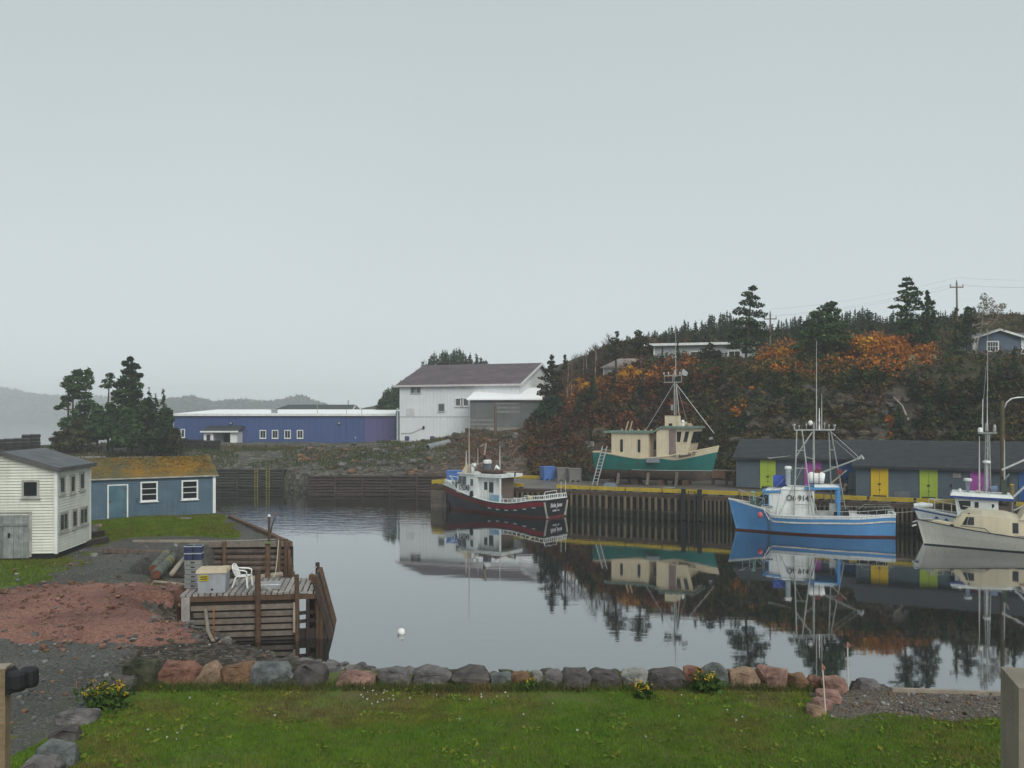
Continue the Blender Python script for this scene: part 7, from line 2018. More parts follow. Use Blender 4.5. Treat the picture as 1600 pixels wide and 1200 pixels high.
M_BLUEH = mat('cornflower_hull', (0.085, 0.265, 0.530), (0.066, 0.215, 0.445), scale=.7, rough=.45, streak=.6, c3=(.12, .18, .22), bump=.04, spots=.25)
def blue_boat():
    v = Vector((-.945, .327, 0)); st = Vector((25.45, 59.6, 0))
    L_ = 10.6
    root = thing('fishing_boat', 'cornflower-blue longliner with white wheelhouse and tall tubular gantry', 'boat', st, math.atan2(v.y, v.x))
    sheer = lambda t: 1.62 - .22 * smooth(t / .3) + .35 * max(0, (t - .35) / .65) ** 1.3 + .25 * smooth((t - .77) / .02) * (t > .76)
    sheer = lambda t: 1.55 - .15 * smooth(t / .25) - .10 * smooth((t - .25) / .4) + (0.0 if t < .775 else .30) + 1.0 * max(0, (t - .74) / .26) ** 1.25 * .62
    H = Hull(L_ - .35, 3.7, sheer, lambda t: -.7, rake=.55, stern=.58, flare=.75, bowstart=.5, entry=2.2)
    wl = lambda t: min(sheer(t) - .02, sheer(t) - (.20 if t < .775 else .10))
    hull_mesh(H, root, [(lambda t: .04, 0), (lambda t: .12, 1), (lambda t: wl(t), 2), (lambda t: sheer(t), 3)], [M_ANTIF, M_ANTIF, M_BLUEH, M_BWHITE], n=44)
    deck_and_bulwark(H, root, lambda t: .5, M_BDECK, M_BWHITE)
    gunwale(H, root, M_BWHITE, .14, .05)
    # rubbing strake
    mb = MB()
    ts = [i / 30 * .775 for i in range(31)]
    for side in (1, -1):
        for t0, t1 in zip(ts[:-1], ts[1:]):
            p, q = Vector(H.pt(t0, sheer(t0) - .47, side)), Vector(H.pt(t1, sheer(t1) - .47, side)); o_ = Vector((0, side * .05, 0)); h_ = Vector((0, 0, .05))
            mb.hexa([p - h_, q - h_, q - h_ + o_, p - h_ + o_, p + h_, q + h_, q + h_ + o_, p + h_ + o_])
    mb.build('rubbing_strake', mat('scuffed_strake', (.55, .55, .52), (.35, .33, .30), scale=4, spots=.5), root)
    p = [H.pt(.778, z, 1) for z in (.1, .6, 1.0, sheer(.778) - .4)]
    MB().path([(a, b + .015, c) for a, b, c in p], .05, 6).build('frame_bar', mat('green_grey_bar', (.09, .15, .17)), root)
    # white sloping band at the break of the bow
    q0, q1 = H.pt(.80, sheer(.80), 1), H.pt(.770, sheer(.77) - .42, 1)
    MB().bar((q0[0], q0[1] + .02, q0[2]), (q1[0], q1[1] + .03, q1[2]), .05, .10, up=(0, 1, 0)).build('break_moulding', M_BWHITE, root)
    # wheelhouse: low fore cabin, main house, canopy
    xa, xb, xc = 5.05, 7.3, 8.45
    w = 1.30
    MB().hexa([(xb - .05, -w + .1, 1.1), (xc + .15, -w + .3, 1.2), (xc + .15, w - .3, 1.2), (xb - .05, w - .1, 1.1), (xb, -w + .15, 2.80), (xc - .15, -w + .35, 2.74), (xc - .15, w - .35, 2.74), (xb, w - .15, 2.80)]).build('fore_cabin', M_BWHITE, root)
    MB().hexa([(xb - .1, -w + .05, 2.81), (xc + .0, -w + .25, 2.76), (xc + .0, w - .25, 2.76), (xb - .1, w - .05, 2.81), (xb - .1, -w + .05, 2.96), (xc + .0, -w + .25, 2.90), (xc + .0, w - .25, 2.90), (xb - .1, w - .05, 2.96)]).build('cabin_roof', M_BLUEH, root)
    MB().hexa([(xb - .05, -w + .1, 2.965), (xc - .2, -w + .3, 2.905), (xc - .2, w - .3, 2.905), (xb - .05, w - .1, 2.965), (xb - .05, -w + .12, 3.05), (xc - .3, -w + .32, 2.99), (xc - .3, w - .32, 2.99), (xb - .05, w - .12, 3.05)]).build('roof_crown', M_BWHITE, root)
    side_pane(root, [(xc - .42, 1.98), (xc - .02, 1.98), (xc - .14, 2.62), (xc - .42, 2.62)], w - .22, 1, M_BLUEH)
    for y in (-.6, 0, .6): MB().box(xc - .05, xc + .11, y - .24, y + .24, 1.95, 2.6).build('window', GLASS, root)
    MB().hexa([(xa, -w, 1.0), (xb + .25, -w, 1.05), (xb + .25, w, 1.05), (xa, w, 1.0), (xa, -w + .12, 2.98), (xb - .08, -w + .16, 3.02), (xb - .08, w - .16, 3.02), (xa, w - .12, 2.98)]).build('wheelhouse', M_BWHITE, root)
    MB().hexa([(xa - .1, -w + .06, 2.985), (xb, -w + .1, 3.025), (xb, w - .1, 3.025), (xa - .1, w - .06, 2.985), (xa - .05, -w + .3, 3.12), (xb - .3, -w + .3, 3.18), (xb - .3, w - .3, 3.18), (xa - .05, w - .3, 3.12)]).build('house_roof', M_BWHITE, root)
    text(root, 'O6 9147', .52, mat('dark_grey_lettering', (.06, .065, .065)), face_mat((6.0, w - .015, 2.45), (-1, 0, 0), (0, -.06, 1)), name='registration_number', xs=.9)
    MB().box(xa + .35, xa + .36, w - .06, w + .012, 1.4, 3.1).build('panel_joint', mat('grey_joint', (.3, .31, .31)), root)
    MB().hexa([(3.4, -w, 3.12), (xa + .6, -w, 3.02), (xa + .6, w, 3.02), (3.4, w, 3.12), (3.4, -w, 3.24), (xa + .6, -w, 3.2), (xa + .6, w, 3.2), (3.4, w, 3.24)]).build('canopy', M_BLUEH, root)
    MB().box(3.4, 3.6, w - .22, w - .02, 1.15, 3.11).build('canopy_post', M_BLUEH, root); MB().box(3.4, 3.72, -w + .02, -w + .22, 1.15, 3.11).build('canopy_post', M_BLUEH, root)
    MB().hexa([(3.5, -.3, 3.245), (xa, -.3, 3.21), (xa, w - .1, 3.21), (3.5, w - .1, 3.245), (3.9, -.2, 3.36), (xa, -.2, 3.38), (xa, w - .3, 3.38), (3.9, w - .3, 3.36)]).build('tarpaulin', mat('white_tarpaulin', (.6, .63, .64)), root)
    dr_ = MB().path([(7.75, .0, 3.5), (6.85, .0, 3.5)], .42, 14).build('blue_drum', mat('blue_plastic_drum', (.030, .075, .36), (.024, .06, .30), rough=.4), root, smooth=False)
    MB().path([(5.45, .35, 3.78), (5.3, .35, 3.80), (4.55, .35, 3.8), (4.4, .35, 3.78)], [.30, .40, .40, .30], 14).build('life_raft', M_PLASTIC, root)
    for x in (5.1, 4.75): MB().path([(x - .03, .35, 3.8), (x + .03, .35, 3.8)], .415, 14).build('raft_band', mat('grey_band', (.22, .25, .23)), root)
    ex = MB().path([(6.75, .65, 3.3), (6.75, .65, 4.35)], .17, 10).build('exhaust_stack', mat('steel_stack', (.40, .45, .48)), root); MB().lathe((6.75, .65, 4.36), [(.22, 0), (.25, .1), (.2, .22)], 10).build('stack_cap', M_PLASTIC, root)
    # gantry: two pairs of raking legs, cross bar and mast
    zt = 7.05
    T1 = MB()
    g = []
    y0 = 1.62
    for (xb_, xt) in ((6.35, 6.18), (5.12, 5.85)):
        g.append(((xb_, y0, 1.05), (xt, y0 - .75, zt)))
    for (xb_, xt) in ((4.0, 4.12), (3.05, 4.0)):
        g.append(((xb_ - .1, -y0, 1.05), (xt, -y0 + .75, zt)))
    for a, b in g: MB().tube(a, b, .052, .045, 8).build('gantry_leg', M_AFRAME, root)
    for k in range(4):
        f = .17 + k * .2
        for i in (0, 2): MB().tube(Vector(g[i][0]).lerp(Vector(g[i][1]), f), Vector(g[i + 1][0]).lerp(Vector(g[i + 1][1]), f), .035, n=6).build('gantry_rung', M_AFRAME, root)
    A, Bq = Vector((6.35, y0 - .75, zt)), Vector((3.75, -y0 + .75, zt))
    MB().bar(A, Bq, .10, .10).build('gantry_bar', M_AFRAME, root)
    M0 = A.lerp(Bq, .48)
    MB().path([(M0.x - .05, M0.y, 3.3), (M0.x, M0.y, 5.0), (M0.x, M0.y, zt + .5)], [.09, .08, .06], 9).build('mast', M_AFRAME, root)
    MB().bar(M0 + Vector((.1, .1, -.15)), Vector(g[0][0]).lerp(Vector(g[0][1]), .70), .07, .07).build('gantry_brace', M_AFRAME, root)
    MB().bar(Vector(g[1][0]).lerp(Vector(g[1][1]), .70), M0 + Vector((0, 0, -2.0)), .06, .06).build('gantry_brace', M_AFRAME, root)
    for f, h, r in ((0.0, .35, .09), (.12, .25, .05), (.30, .38, .045), (.62, .5, .04), (.75, .45, .05), (.86, .3, .05), (1.0, .3, .09)):
        p = A.lerp(Bq, f); MB().lathe((p.x, p.y, p.z + .07), [(r * .6, 0), (r * .6, h * .6), (r * 1.25, h * .62), (r * 1.2, h)], 8).build('lamp', GALV, root)
    MB().lathe(A.lerp(Bq, .4) + Vector((0, 0, .3)), [(.05, 0), (.14, .1), (.16, .2), (.08, .34)], 10).build('gps_dome', M_PLASTIC, root)
    p = A.lerp(Bq, .55); zz = EYE - (532 - YH) * 61 / FPX
    whip(root, p.x, p.y, zt, zz, mat('pale_whip', (.5, .5, .48)), .032); p = A.lerp(Bq, .68); whip(root, p.x, p.y, zt, zt + 2.5, mat('pale_whip', (.5, .5, .48)), .03); p = A.lerp(Bq, .62); whip(root, p.x, p.y, zt, zt + 1.5, M_PLASTIC, .045)
    # derricks and rigging
    MB().path([(4.75, -.2, 4.05), (2.2, .1, 5.15)], [.07, .055], 8).build('boom', M_AFRAME, root); MB().path([(2.3, .1, 5.1), (2.05, .1, 5.3), (1.95, .1, 5.1)], [.09, .13, .1], 7).build('boom_block', GALV, root)
    MB().path([(4.1, .4, 3.35), (3.0, .3, 4.35)], [.05, .045], 7).build('boom', mat('buff_spar', (.34, .28, .20)), root)
    MB().path([(2.2, .1, 5.2), A.lerp(Bq, .9) + Vector((0, 0, -.1))], .014, 4).build('rigging_wire', GALV, root)
    MB().path([(2.4, .1, 5.1), A.lerp(Bq, .95) + Vector((0, 0, -.6))], .012, 4).build('rigging_wire', GALV, root)
    MB().path([(7.3, 1.5, 1.3), Vector(g[0][1]) + Vector((-.4, 0, -2.4))], .022, 5).build('shroud', M_AFRAME, root)
    MB().path([(9.0, 1.2, 1.6), (6.4, 1.0, 4.4)], .012, 4).build('shroud', M_AFRAME, root)
    MB().path([(4.75, 1.5, 1.15), (5.4, 1.1, 3.4)], .03, 5).build('shroud', M_AFRAME, root)
    MB().path([(6.6, -.2, 5.25), (8.0, -.4, 5.05), (8.15, -.4, 5.1)], [.02, .05, .03], 6).build('spreader', M_AFRAME, root)
    for k, x in enumerate((4.85, 3.45)): MB().path([(x, .55, 4.25), (x, .35, 4.25)], [.20, .20], 10).build('hauler_sheave', mat('oxide_red_sheave', (.16, .04, .04)), root)
    # deck gear and rails
    def rp(t0, t1, n, h, side=1): return [(H.x(lerp(t0, t1, i / n), 1), side * (H.w(lerp(t0, t1, i / n), sheer(lerp(t0, t1, i / n))) - .05), sheer(min(.76, lerp(t0, t1, i / n))) + h) for i in range(n + 1)]
    for s in (1, -1):
        P = rp(.01, .48, 9, .32, s); railing(root, P, [(q, .3) for q in P], .02, M_AFRAME)
    P = rp(.64, .80, 4, .50); railing(root, P, [(q, .45) for q in P], .022, M_BWHITE)
    MB().path([(.3, .9, 1.75), (.35, .9, 2.15), (1.9, .9, 2.15), (2.3, .9, 1.8)], .02, 6).build('stern_hoop', M_AFRAME, root)
    for k in range(7): MB().lathe((.6 + k * .27, .55, 1.45), [(.13, 0), (.14, .35), (.09, .45)], 8).build('trawl_float', DARK, root)
    MB().box(3.5, 4.1, .6, 1.1, 1.1, 2.15).build('hauler_box', GALV, root); MB().hexa([(2.8, .2, 1.1), (4.0, .2, 1.1), (4.0, 1.2, 1.1), (2.8, 1.2, 1.1), (2.9, .3, 1.75), (3.8, .3, 1.6), (3.8, 1.1, 1.6), (2.9, 1.1, 1.75)]).build('net_pile', DARK, root)
    railing(root, [(8.3, 1.15, 2.35), (9.3, .8, 2.55), (10.1, .1, 2.85), (9.3, -.8, 2.55)], [((8.3, 1.15, 2.35), .7), ((8.9, .95, 2.47), .7), ((9.3, .8, 2.55), .6), ((9.8, .4, 2.72), .6)], .022, M_AFRAME, 'bow_rail')
    MB().box(8.7, 9.3, -.3, .3, 1.5, 2.2).build('windlass', mat('green_grey_winch', (.10, .16, .14)), root); MB().path([(9.05, .35, 2.1), (9.05, .35, 2.75)], .05, 6).build('capstan', mat('mint_paint', (.25, .48, .38)), root); MB().bar((8.9, .4, 2.7), (9.2, .4, 2.75), .10, .08).build('capstan_head', mat('mint_paint', (.25, .48, .38)), root)
    MB().path([(8.35, 1.0, 1.85), (7.75, 1.15, 1.8)], .07, 7).build('anchor', DARK, root)
    fx_ = H.pt(.80, 1.25, 1); MB().lathe((fx_[0] + .25, fx_[1] + .16, 1.05), [(.06, 0), (.16, .08), (.19, .2), (.15, .32), (.05, .40)], 12).build('pink_fender', mat('faded_pink_fender', (.50, .12, .13), (.42, .09, .10), bump=0), root, smooth=True)
blue_boat()

def cream_boat():
    v = Vector((-.902, .432, 0)); bw = Vector((25.6, 55.9, 0)); L_ = 9.6
    st = bw - v * L_
    root = thing('pleasure_boat', 'cream cabin cruiser with long low cabin and grey-white hull in front of the white boat', 'boat', st, math.atan2(v.y, v.x))
    M_H = mat('offwhite_hull', (.56, .545, .48), (.48, .465, .41), scale=.5, rough=.45, streak=.3, c3=(.26, .22, .15), bump=.03)
    M_C = mat('cream_gelcoat', (.62, .54, .385), (.54, .47, .335), scale=.7, rough=.5, streak=.3, c3=(.36, .29, .19), bump=.03)
    sheer = lambda t: .74 + .82 * max(0, (t - .12) / .88) ** 1.75
    H = Hull(L_ - .1, 3.1, sheer, lambda t: -.6, rake=.42, stern=.92, flare=.8, bowstart=.4, entry=2.2)
    hull_mesh(H, root, [(lambda t: .03, 0), (lambda t: .07, 1), (lambda t: sheer(t), 2)], [mat('dark_boot', (.03, .04, .05)), mat('dark_boot', (.03, .04, .05)), M_H])
    deck_and_bulwark(H, root, lambda t: .10, M_C, M_C)
    gunwale(H, root, mat('black_rub_rail', (.028, .030, .045)), .05, .055)
    # cabin sides rise straight from the sheer; trunk forward
    M = lambda x: 7.1 + (x - 5.5) * (.7 if x < 5.5 else .55)
    w = lambda x: max(.2, H.w(x / L_, sheer(x / L_)) - .16)
    def ring(x, z, k=1.0): return [(x, -w(x) * k, sheer(x / L_) - .12), (x, -w(x) * k * .94, z), (x, w(x) * k * .94, z), (x, w(x) * k, sheer(x / L_) - .12)]
    xs = [(.9, 1.95), (2.4, 2.0), (4.3, 2.06), (6.0, 2.02), (6.55, 1.72), (7.1, 1.42), (7.7, 1.45), (8.5, 1.55), (9.0, sheer(.94) + .03)]
    v_ = []; f = []
    xs = [(M(x), z) for x, z in xs]
    for x, z in xs: v_ += ring(x, z)
    for i in range(len(xs) - 1):
        for k in range(3): f.append((4 * i + k, 4 * i + 4 + k, 4 * i + 5 + k, 4 * i + 1 + k))
    f += [(0, 1, 2, 3), tuple(4 * (len(xs) - 1) + k for k in (3, 2, 1, 0))]
    MB().add(v_, f).build('cabin', M_C, root)
    # raised crown of the cabin roof
    v_ = []; f = []
    for x, z, k in [(1.3, 2.0, .8), (2.6, 2.22, .82), (4.4, 2.34, .80), (5.4, 2.36, .62), (6.2, 2.04, .55)]:
        x = M(x)
        v_ += [(x, -w(x) * k, z - .35), (x, -w(x) * k * .8, z), (x, w(x) * k * .8, z), (x, w(x) * k, z - .35)]
    for i in range(4):
        for k in range(3): f.append((4 * i + k, 4 * i + 4 + k, 4 * i + 5 + k, 4 * i + 1 + k))
    f += [(0, 1, 2, 3), (19, 18, 17, 16)]
    MB().add(v_, f).build('cabin_roof', mat('dull_cream_roof', (.50, .46, .35), (.40, .37, .28), scale=1), root)
    MB().hexa([(3.9, -w(4), 1.9), (4.4, -w(4.4), 1.9), (4.4, w(4.4), 1.9), (3.9, w(4), 1.9), (3.65, -w(4) * .9, 2.75), (3.95, -w(4) * .9, 2.75), (3.95, w(4) * .9, 2.75), (3.65, w(4) * .9, 2.75)]).build('arch', M_C, root)
    def sp(poly, name='window'):
        poly = [(M(x), z) for x, z in poly]
        def side(o): return [Vector((x, w(x) * lerp(1, .94, (z - sheer(x / L_) + .12) / (2.0 - sheer(x / L_) + .12)) + o, z)) for x, z in poly]
        a, b = side(-.03), side(.015)
        o = MB().add([tuple(p) for p in a + b], [tuple(range(len(poly))), tuple(range(len(poly), 2 * len(poly)))] + [(i, (i + 1) % len(poly), len(poly) + (i + 1) % len(poly), len(poly) + i) for i in range(len(poly))]).build(name, mat('dark_window_trim', (.06, .06, .065)), root)
        c = [sum(p[0] for p in poly) / len(poly), sum(p[1] for p in poly) / len(poly)]
        q = [(c[0] + (p[0] - c[0]) * .86, c[1] + (p[1] - c[1]) * .86) for p in poly]
        s2 = [Vector((x, w(x) * lerp(1, .94, (z - sheer(x / L_) + .12) / (2.0 - sheer(x / L_) + .12)) + .022, z)) for x, z in q]
        MB().add([tuple(p) for p in s2], [tuple(range(len(q)))]).build('pane', GLASS, o)
    sp([(5.55, 1.45), (5.02, 1.45), (5.02, 1.92), (5.40, 1.92)]); sp([(6.05, 1.43), (5.62, 1.43), (5.46, 1.92), (5.62, 1.92)])
    sp([(2.15, 1.12), (1.72, 1.12), (1.72, 1.72), (2.15, 1.72)]); sp([(7.30, 1.16), (6.86, 1.12), (6.86, 1.40), (7.22, 1.40)])
    pts = [(M(x), z) for x, z in [(6.2, 1.36), (4.2, 1.30), (3.75, 1.02), (1.2, .95)]]
    MB().path([(x, w(x) * .985 + .012, z) for x, z in pts], .022, 5).build('coach_line', mat('slate_line', (.16, .19, .20)), root)
    MB().lathe((M(5.4), w(M(5.4)) * .9, 2.12), [(.06, -.03), (.06, .03)], 8).build('side_light', DARK, root)
    an = MB().path([(L_ + .55, 0, 1.35), (L_ + .1, 0, 1.55), (L_ - .6, 0, 1.62)], [.05, .06, .05], 6).build('anchor_roller', GALV, root); MB().path([(L_ + .35, -.22, 1.2), (L_ + .55, 0, 1.12), (L_ + .35, .22, 1.2)], [.03, .06, .03], 6).build('anchor', M_PLASTIC, root)
    MB().path([(3.7, .5, 2.75), (3.7, .5, 3.1)], .12, 8).build('deck_lamp', M_PLASTIC, root)
    MB().path([(4.6, -.3, 2.3), (2.4, -.3, 3.55)], .05, 7).build('boom', ALU, root)
    # aft cockpit
    MB().box(2.2, 3.5, -1.2, 1.2, .75, 1.75).build('cockpit_box', M_BWHITE, root)
    MB().lathe((3.62, 1.1, .78), [(.18, 0), (.3, .2), (.34, .55), (.2, .85)], 10).build('green_float', mat('sea_green_float', (.03, .27, .17)), root, smooth=True)
    MB().box(3.5, 3.8, 1.0, 1.3, 1.5, 1.95).build('net_bundle', mat('brown_net', (.12, .09, .07)), root)
cream_boat()

def white_boat():
    v = Vector((-.90, .436, 0)); bw = Vector((27.5, 59.7, 0)); L_ = 9.8
    st = bw - v * L_
    root = thing('fishing_boat', 'white fishing boat with blue trim moored between the cream cruiser and the wharf', 'boat', st, math.atan2(v.y, v.x))
    M_BT = mat('blue_trim', (.035, .07, .26), (.03, .055, .2))
    sheer = lambda t: 1.05 + .85 * max(0, (t - .25) / .75) ** 1.5
    H = Hull(L_ - .1, 3.4, sheer, lambda t: -.65, rake=.8, stern=.9, flare=.9, bowstart=.45, entry=2.2)
    hull_mesh(H, root, [(lambda t: .05, 0), (lambda t: sheer(t) - .20, 1), (lambda t: sheer(t) - .10, 2), (lambda t: sheer(t), 1)], [M_ANTIF, M_BWHITE, M_BT])
    deck_and_bulwark(H, root, lambda t: .12, M_BWHITE, M_BWHITE)
    gunwale(H, root, M_BWHITE, .14, .06)
    MB().path([(L_ + .65, 0, 1.98), (L_ + .2, 0, 2.05), (L_ - .5, 0, 2.06)], [.16, .2, .12], 8).build('bow_cap', M_BWHITE, root); MB().path([(L_ + .7, 0, 1.76), (L_ + .2, 0, 1.78)], [.08, .16], 8).build('stem_fender', M_BT, root)
    # bow rail
    P = [(7.0, 1.35, 2.15), (8.2, .95, 2.3), (9.2, .5, 2.45), (9.55, 0, 2.5), (9.2, -.5, 2.45), (8.2, -.95, 2.3), (7.0, -1.35, 2.15)]
    railing(root, P, [(q, .6) for q in P] + [((7.6, 1.15, 2.22), .6), ((8.7, .72, 2.38), .6)], .028, mat('cream_rail', (.60, .58, .48)), 'bow_rail')
    # wheelhouse under a visor roof
    MB().hexa([(5.536, -1.3, 1.0), (7.816, -1.2, 1.15), (7.816, 1.2, 1.15), (5.536, 1.3, 1.0), (5.536, -1.22, 2.62), (8.015, -1.1, 2.72), (8.015, 1.1, 2.72), (5.536, 1.22, 2.62)]).build('wheelhouse', M_BWHITE, root)
    MB().hexa([(4.624, -1.42, 2.63), (8.3, -1.3, 2.74), (8.3, 1.3, 2.74), (4.624, 1.42, 2.63), (4.624, -1.42, 2.78), (8.3, -1.3, 2.86), (8.3, 1.3, 2.86), (4.624, 1.42, 2.78)]).build('roof', M_BT, root)
    MB().hexa([(4.681, -1.36, 2.785), (8.283, -1.26, 2.865), (8.283, 1.26, 2.865), (4.681, 1.36, 2.785), (4.795, -1.2, 2.98), (8.158, -1.1, 3.08), (8.158, 1.1, 3.08), (4.795, 1.2, 2.98)]).build('roof_crown', M_BWHITE, root)
    side_pane(root, [(7.103, 1.98), (7.673, 1.98), (7.816, 2.55), (7.103, 2.55)], 1.16, 1, M_BWHITE); side_pane(root, [(6.647, 1.98), (6.875, 1.98), (6.875, 2.5), (6.647, 2.5)], 1.18, 1, M_BWHITE)
    side_pane(root, [(5.764, 2.1), (5.906, 2.1), (5.906, 2.4), (5.764, 2.4)], 1.2, 1, M_BWHITE)
    MB().box(4.738, 4.795, 1.1, 1.2, 1.0, 2.63).build('roof_post', GALV, root)
    MB().box(4.681, 5.53, -1.0, 1.0, 1.0, 2.3).build('shelter_back', mat('brown_inner_boarding', (0.16, .12, .10)), root)
    for q, t in enumerate((.90, .85, .80, .77, .74)):
        z = sheer(t) - .42; x, y = H.x(t, z), H.w(t, z)
        MB().box(x - .12, x + .12, y - .06, y + .03, z - .07, z + .07).build('blue_mark', M_BT, root)
    # radar, mast and aerials
    dome(root, 7.246, .2, 3.75, .25, .2, M_BWHITE); MB().hexa([(7.16, .0, 3.05), (7.331, .0, 3.05), (7.331, .4, 3.05), (7.16, .4, 3.05), (7.103, -.1, 3.74), (7.388, -.1, 3.74), (7.388, .5, 3.74), (7.103, .5, 3.74)]).build('radar_stand', mat('blue_grey_stand', (0.2, .25, .30)), root)
    dome(root, 7.702, .3, 3.05, .1, .22, M_BWHITE, 'gps_dome'); dome(root, 6.676, .5, 3.03, .13, .18, mat('cream_dome', (0.6, .5, .38)), 'lamp'); dome(root, 6.163, .3, 4.95, .24, .18, M_BWHITE, 'radar')
    MB().box(6.117, 6.208, .2, .35, 3.0, 4.95).build('radar_post', ALU, root)
    MX = 6.1
    for (dx, dy) in ((-.18, -.15), (.18, -.15), (0, .2)): MB().tube((MX + dx, dy, 3.0), (MX + dx * .55, dy * .55, 6.9), .05, .04, 7).build('mast_leg', M_AFRAME, root)
    for k in range(9):
        z = 3.35 + k * .42; f = 1 - .45 * (z - 3) / 3.9
        MB().path([(MX - .18 * f, -.15 * f, z), (MX + .18 * f, -.15 * f, z + .2), (MX, .2 * f, z)], .022, 5).build('lattice', M_AFRAME, root)
    MB().box(MX - .55, MX + .55, -.06, .06, 6.85, 6.95).build('masthead', M_AFRAME, root)
    dome(root, MX + .42, 0, 6.95, .15, .3, M_PLASTIC, 'lamp'); dome(root, MX - .4, 0, 6.95, .10, .5, GALV, 'lamp'); dome(root, MX + .05, 0, 7.0, .1, .55, GALV, 'lamp')
    whip(root, MX + .02, 0, 7.0, 9.8, mat('pale_whip', (.5, .5, .48)), .035); whip(root, MX - .0, .05, 9.6, 13.6, mat('pale_whip', (.5, .5, .48)), .018); MB().path([(MX + .35, 0, 7.5), (MX + .05, 0, 11.5)], .014, 5).build('wire', GALV, root); MB().path([(MX + .28, 0, 6.95), (MX + .28, 0, 9.1)], [.035, .02], 6).build('antenna', M_BWHITE, root)
    whip(root, 6.60, .9, 2.9, 6.7, mat('pale_whip', (0.5, .5, .48)), .05); whip(root, 5.12, -.4, 3.0, 6.5, mat('pale_whip', (0.5, .5, .48)), .05)
    MB().path([(5.308, .6, 4.55), (3.712, .4, 5.4)], [.07, .06], 8).build('boom', ALU, root); MB().path([(4.681, 1.0, 2.9), (3.199, .8, 4.5)], [.07, .06], 8).build('boom', ALU, root)
    MB().box(5.023, 5.336, .2, .6, 3.0, 3.9).build('hauler', mat('dark_green_hauler', (0.05, .07, .055)), root); MB().path([(5.137, .4, 3.9), (4.909, .5, 4.3)], .05, 6).build('hauler_arm', GALV, root)
    MB().path([(5.935, .4, 3.3), (5.536, .4, 3.35)], [.2, .2], 9).build('rope_coil', mat('blue_rope', (0.16, .22, .33)), root)
    MB().path([(6.733, 1.0, 3.1), (5.308, 1.0, 3.12)], .03, 6).build('roof_rail', GALV, root)
white_boat()
line('mooring_rope', 'mooring rope from the blue longliner stern to the white boat bow', 'rope', (25.5, 59.9, 1.55), (27.3, 60.0, 1.7), .05, .014, ROPE)
line('mooring_rope', 'mooring rope from the red-striped boat bow to the wharf head', 'rope', (-5.2, 77.0, 2.6), tuple(wharf_pt(3.0, .1, 2.3)), .1, .02, ROPE)

_dg = bpy.context.evaluated_depsgraph_get()
_me = [bpy.data.meshes.new_from_object(t[1].evaluated_get(_dg)) for t in TEXTS]
for (nm, o, root, M), me in zip(TEXTS, _me):
    bpy.data.objects.remove(o)
    link(nm, me, root).matrix_local = M
# ------------------------------------------------------------------ trees and brush
L_SPRUCE = leafmat('spruce_needles', (0.048, 0.085, 0.030), (0.020, 0.037, 0.017), scale=.9)
L_PINE = leafmat('pine_needles', (0.052, 0.090, 0.028), (0.020, 0.038, 0.016), scale=.7)
L_TEAL = leafmat('blue_green_needles', (0.034, 0.078, 0.046), (0.018, 0.040, 0.026), scale=.7)
L_OLIVE = leafmat('olive_brown_needles', (0.058, 0.055, 0.022), (0.026, 0.026, 0.014), scale=.8)
L_BROWN = leafmat('brown_needles', (0.062, 0.042, 0.028), (0.030, 0.022, 0.016), scale=.8)
L_ORANGE = leafmat('orange_leaves', (0.46, 0.165, 0.018), (0.24, 0.085, 0.014), scale=1.2, rand=.2)
L_GOLD = leafmat('golden_leaves', (0.56, 0.285, 0.022), (0.32, 0.145, 0.016), scale=1.2, rand=.15)
L_RUSSET = leafmat('russet_leaves', (0.20, 0.070, 0.022), (0.095, 0.036, 0.016), scale=1.0)
L_PALE = leafmat('pale_olive_leaves', (0.200, 0.185, 0.085), (0.115, 0.110, 0.055), scale=1.4)
L_TWIG = leafmat('grey_brown_twigs', (0.080, 0.054, 0.038), (0.040, 0.028, 0.021), scale=1.0, rand=0)
L_REDBRN = leafmat('red_brown_brush', (0.128, 0.048, 0.020), (0.046, 0.020, 0.011), scale=.6, rand=0)
L_DKGRN = leafmat('dark_green_brush', (0.040, 0.060, 0.016), (0.016, 0.025, 0.008), scale=.6, rand=0)
L_OLBR = leafmat('olive_brush', (0.105, 0.072, 0.018), (0.042, 0.033, 0.012), scale=.6, rand=0)

def spruce_proto(seed, h=6.0, rad=1.35, ragged=.25):
    r = np.random.default_rng(seed)
    C = []; S = []
    z = h * .10
    while z < h * .985:
        f = 1 - z / h
        rr = rad * (f ** .85) * r.uniform(1 - ragged, 1 + ragged) + .06
        nb = int(4 + 6 * f)
        for b in range(nb):
            az = r.uniform(0, 6.283); L_ = rr * r.uniform(.65, 1.1)
            k = max(2, int(L_ / .17))
            for j in range(k):
                t = (j + .6) / k
                p = (math.cos(az) * L_ * t, math.sin(az) * L_ * t, z + .10 * L_ - .42 * L_ * t * t * .7 + r.normal(0, .04))
                C.append(p); S.append(.30 * (1 - .45 * t) * (0.55 + .45 * f))
                if r.random() < .6: C.append((p[0] + r.normal(0, .07), p[1] + r.normal(0, .07), p[2] - .07)); S.append(.26)
        z += h * .034 * r.uniform(.7, 1.3)
    for j in range(8): C.append((r.normal(0, .02), r.normal(0, .02), h * (.95 + .012 * j))); S.append(.16)
    v = leaf_tris(np.array(C), np.array(S), flat=.55, stretch=1.5, r=r)
    cr = tri_mesh('crown', v, L_SPRUCE)
    t = MB().path([(0, 0, -.3), (0, 0, h * .5), (0, 0, h * .98)], [.13, .08, .02], 6)
    tm = t.build('trunk', TRUNK); me = tm.data; bpy.data.objects.remove(tm)
    return cr, me
PROTO = [spruce_proto(50 + k, 6.0, (1.25, 1.0, 1.5, 1.15, .9, 1.35)[k], (.22, .3, .25, .4, .3, .2)[k]) for k in range(6)]
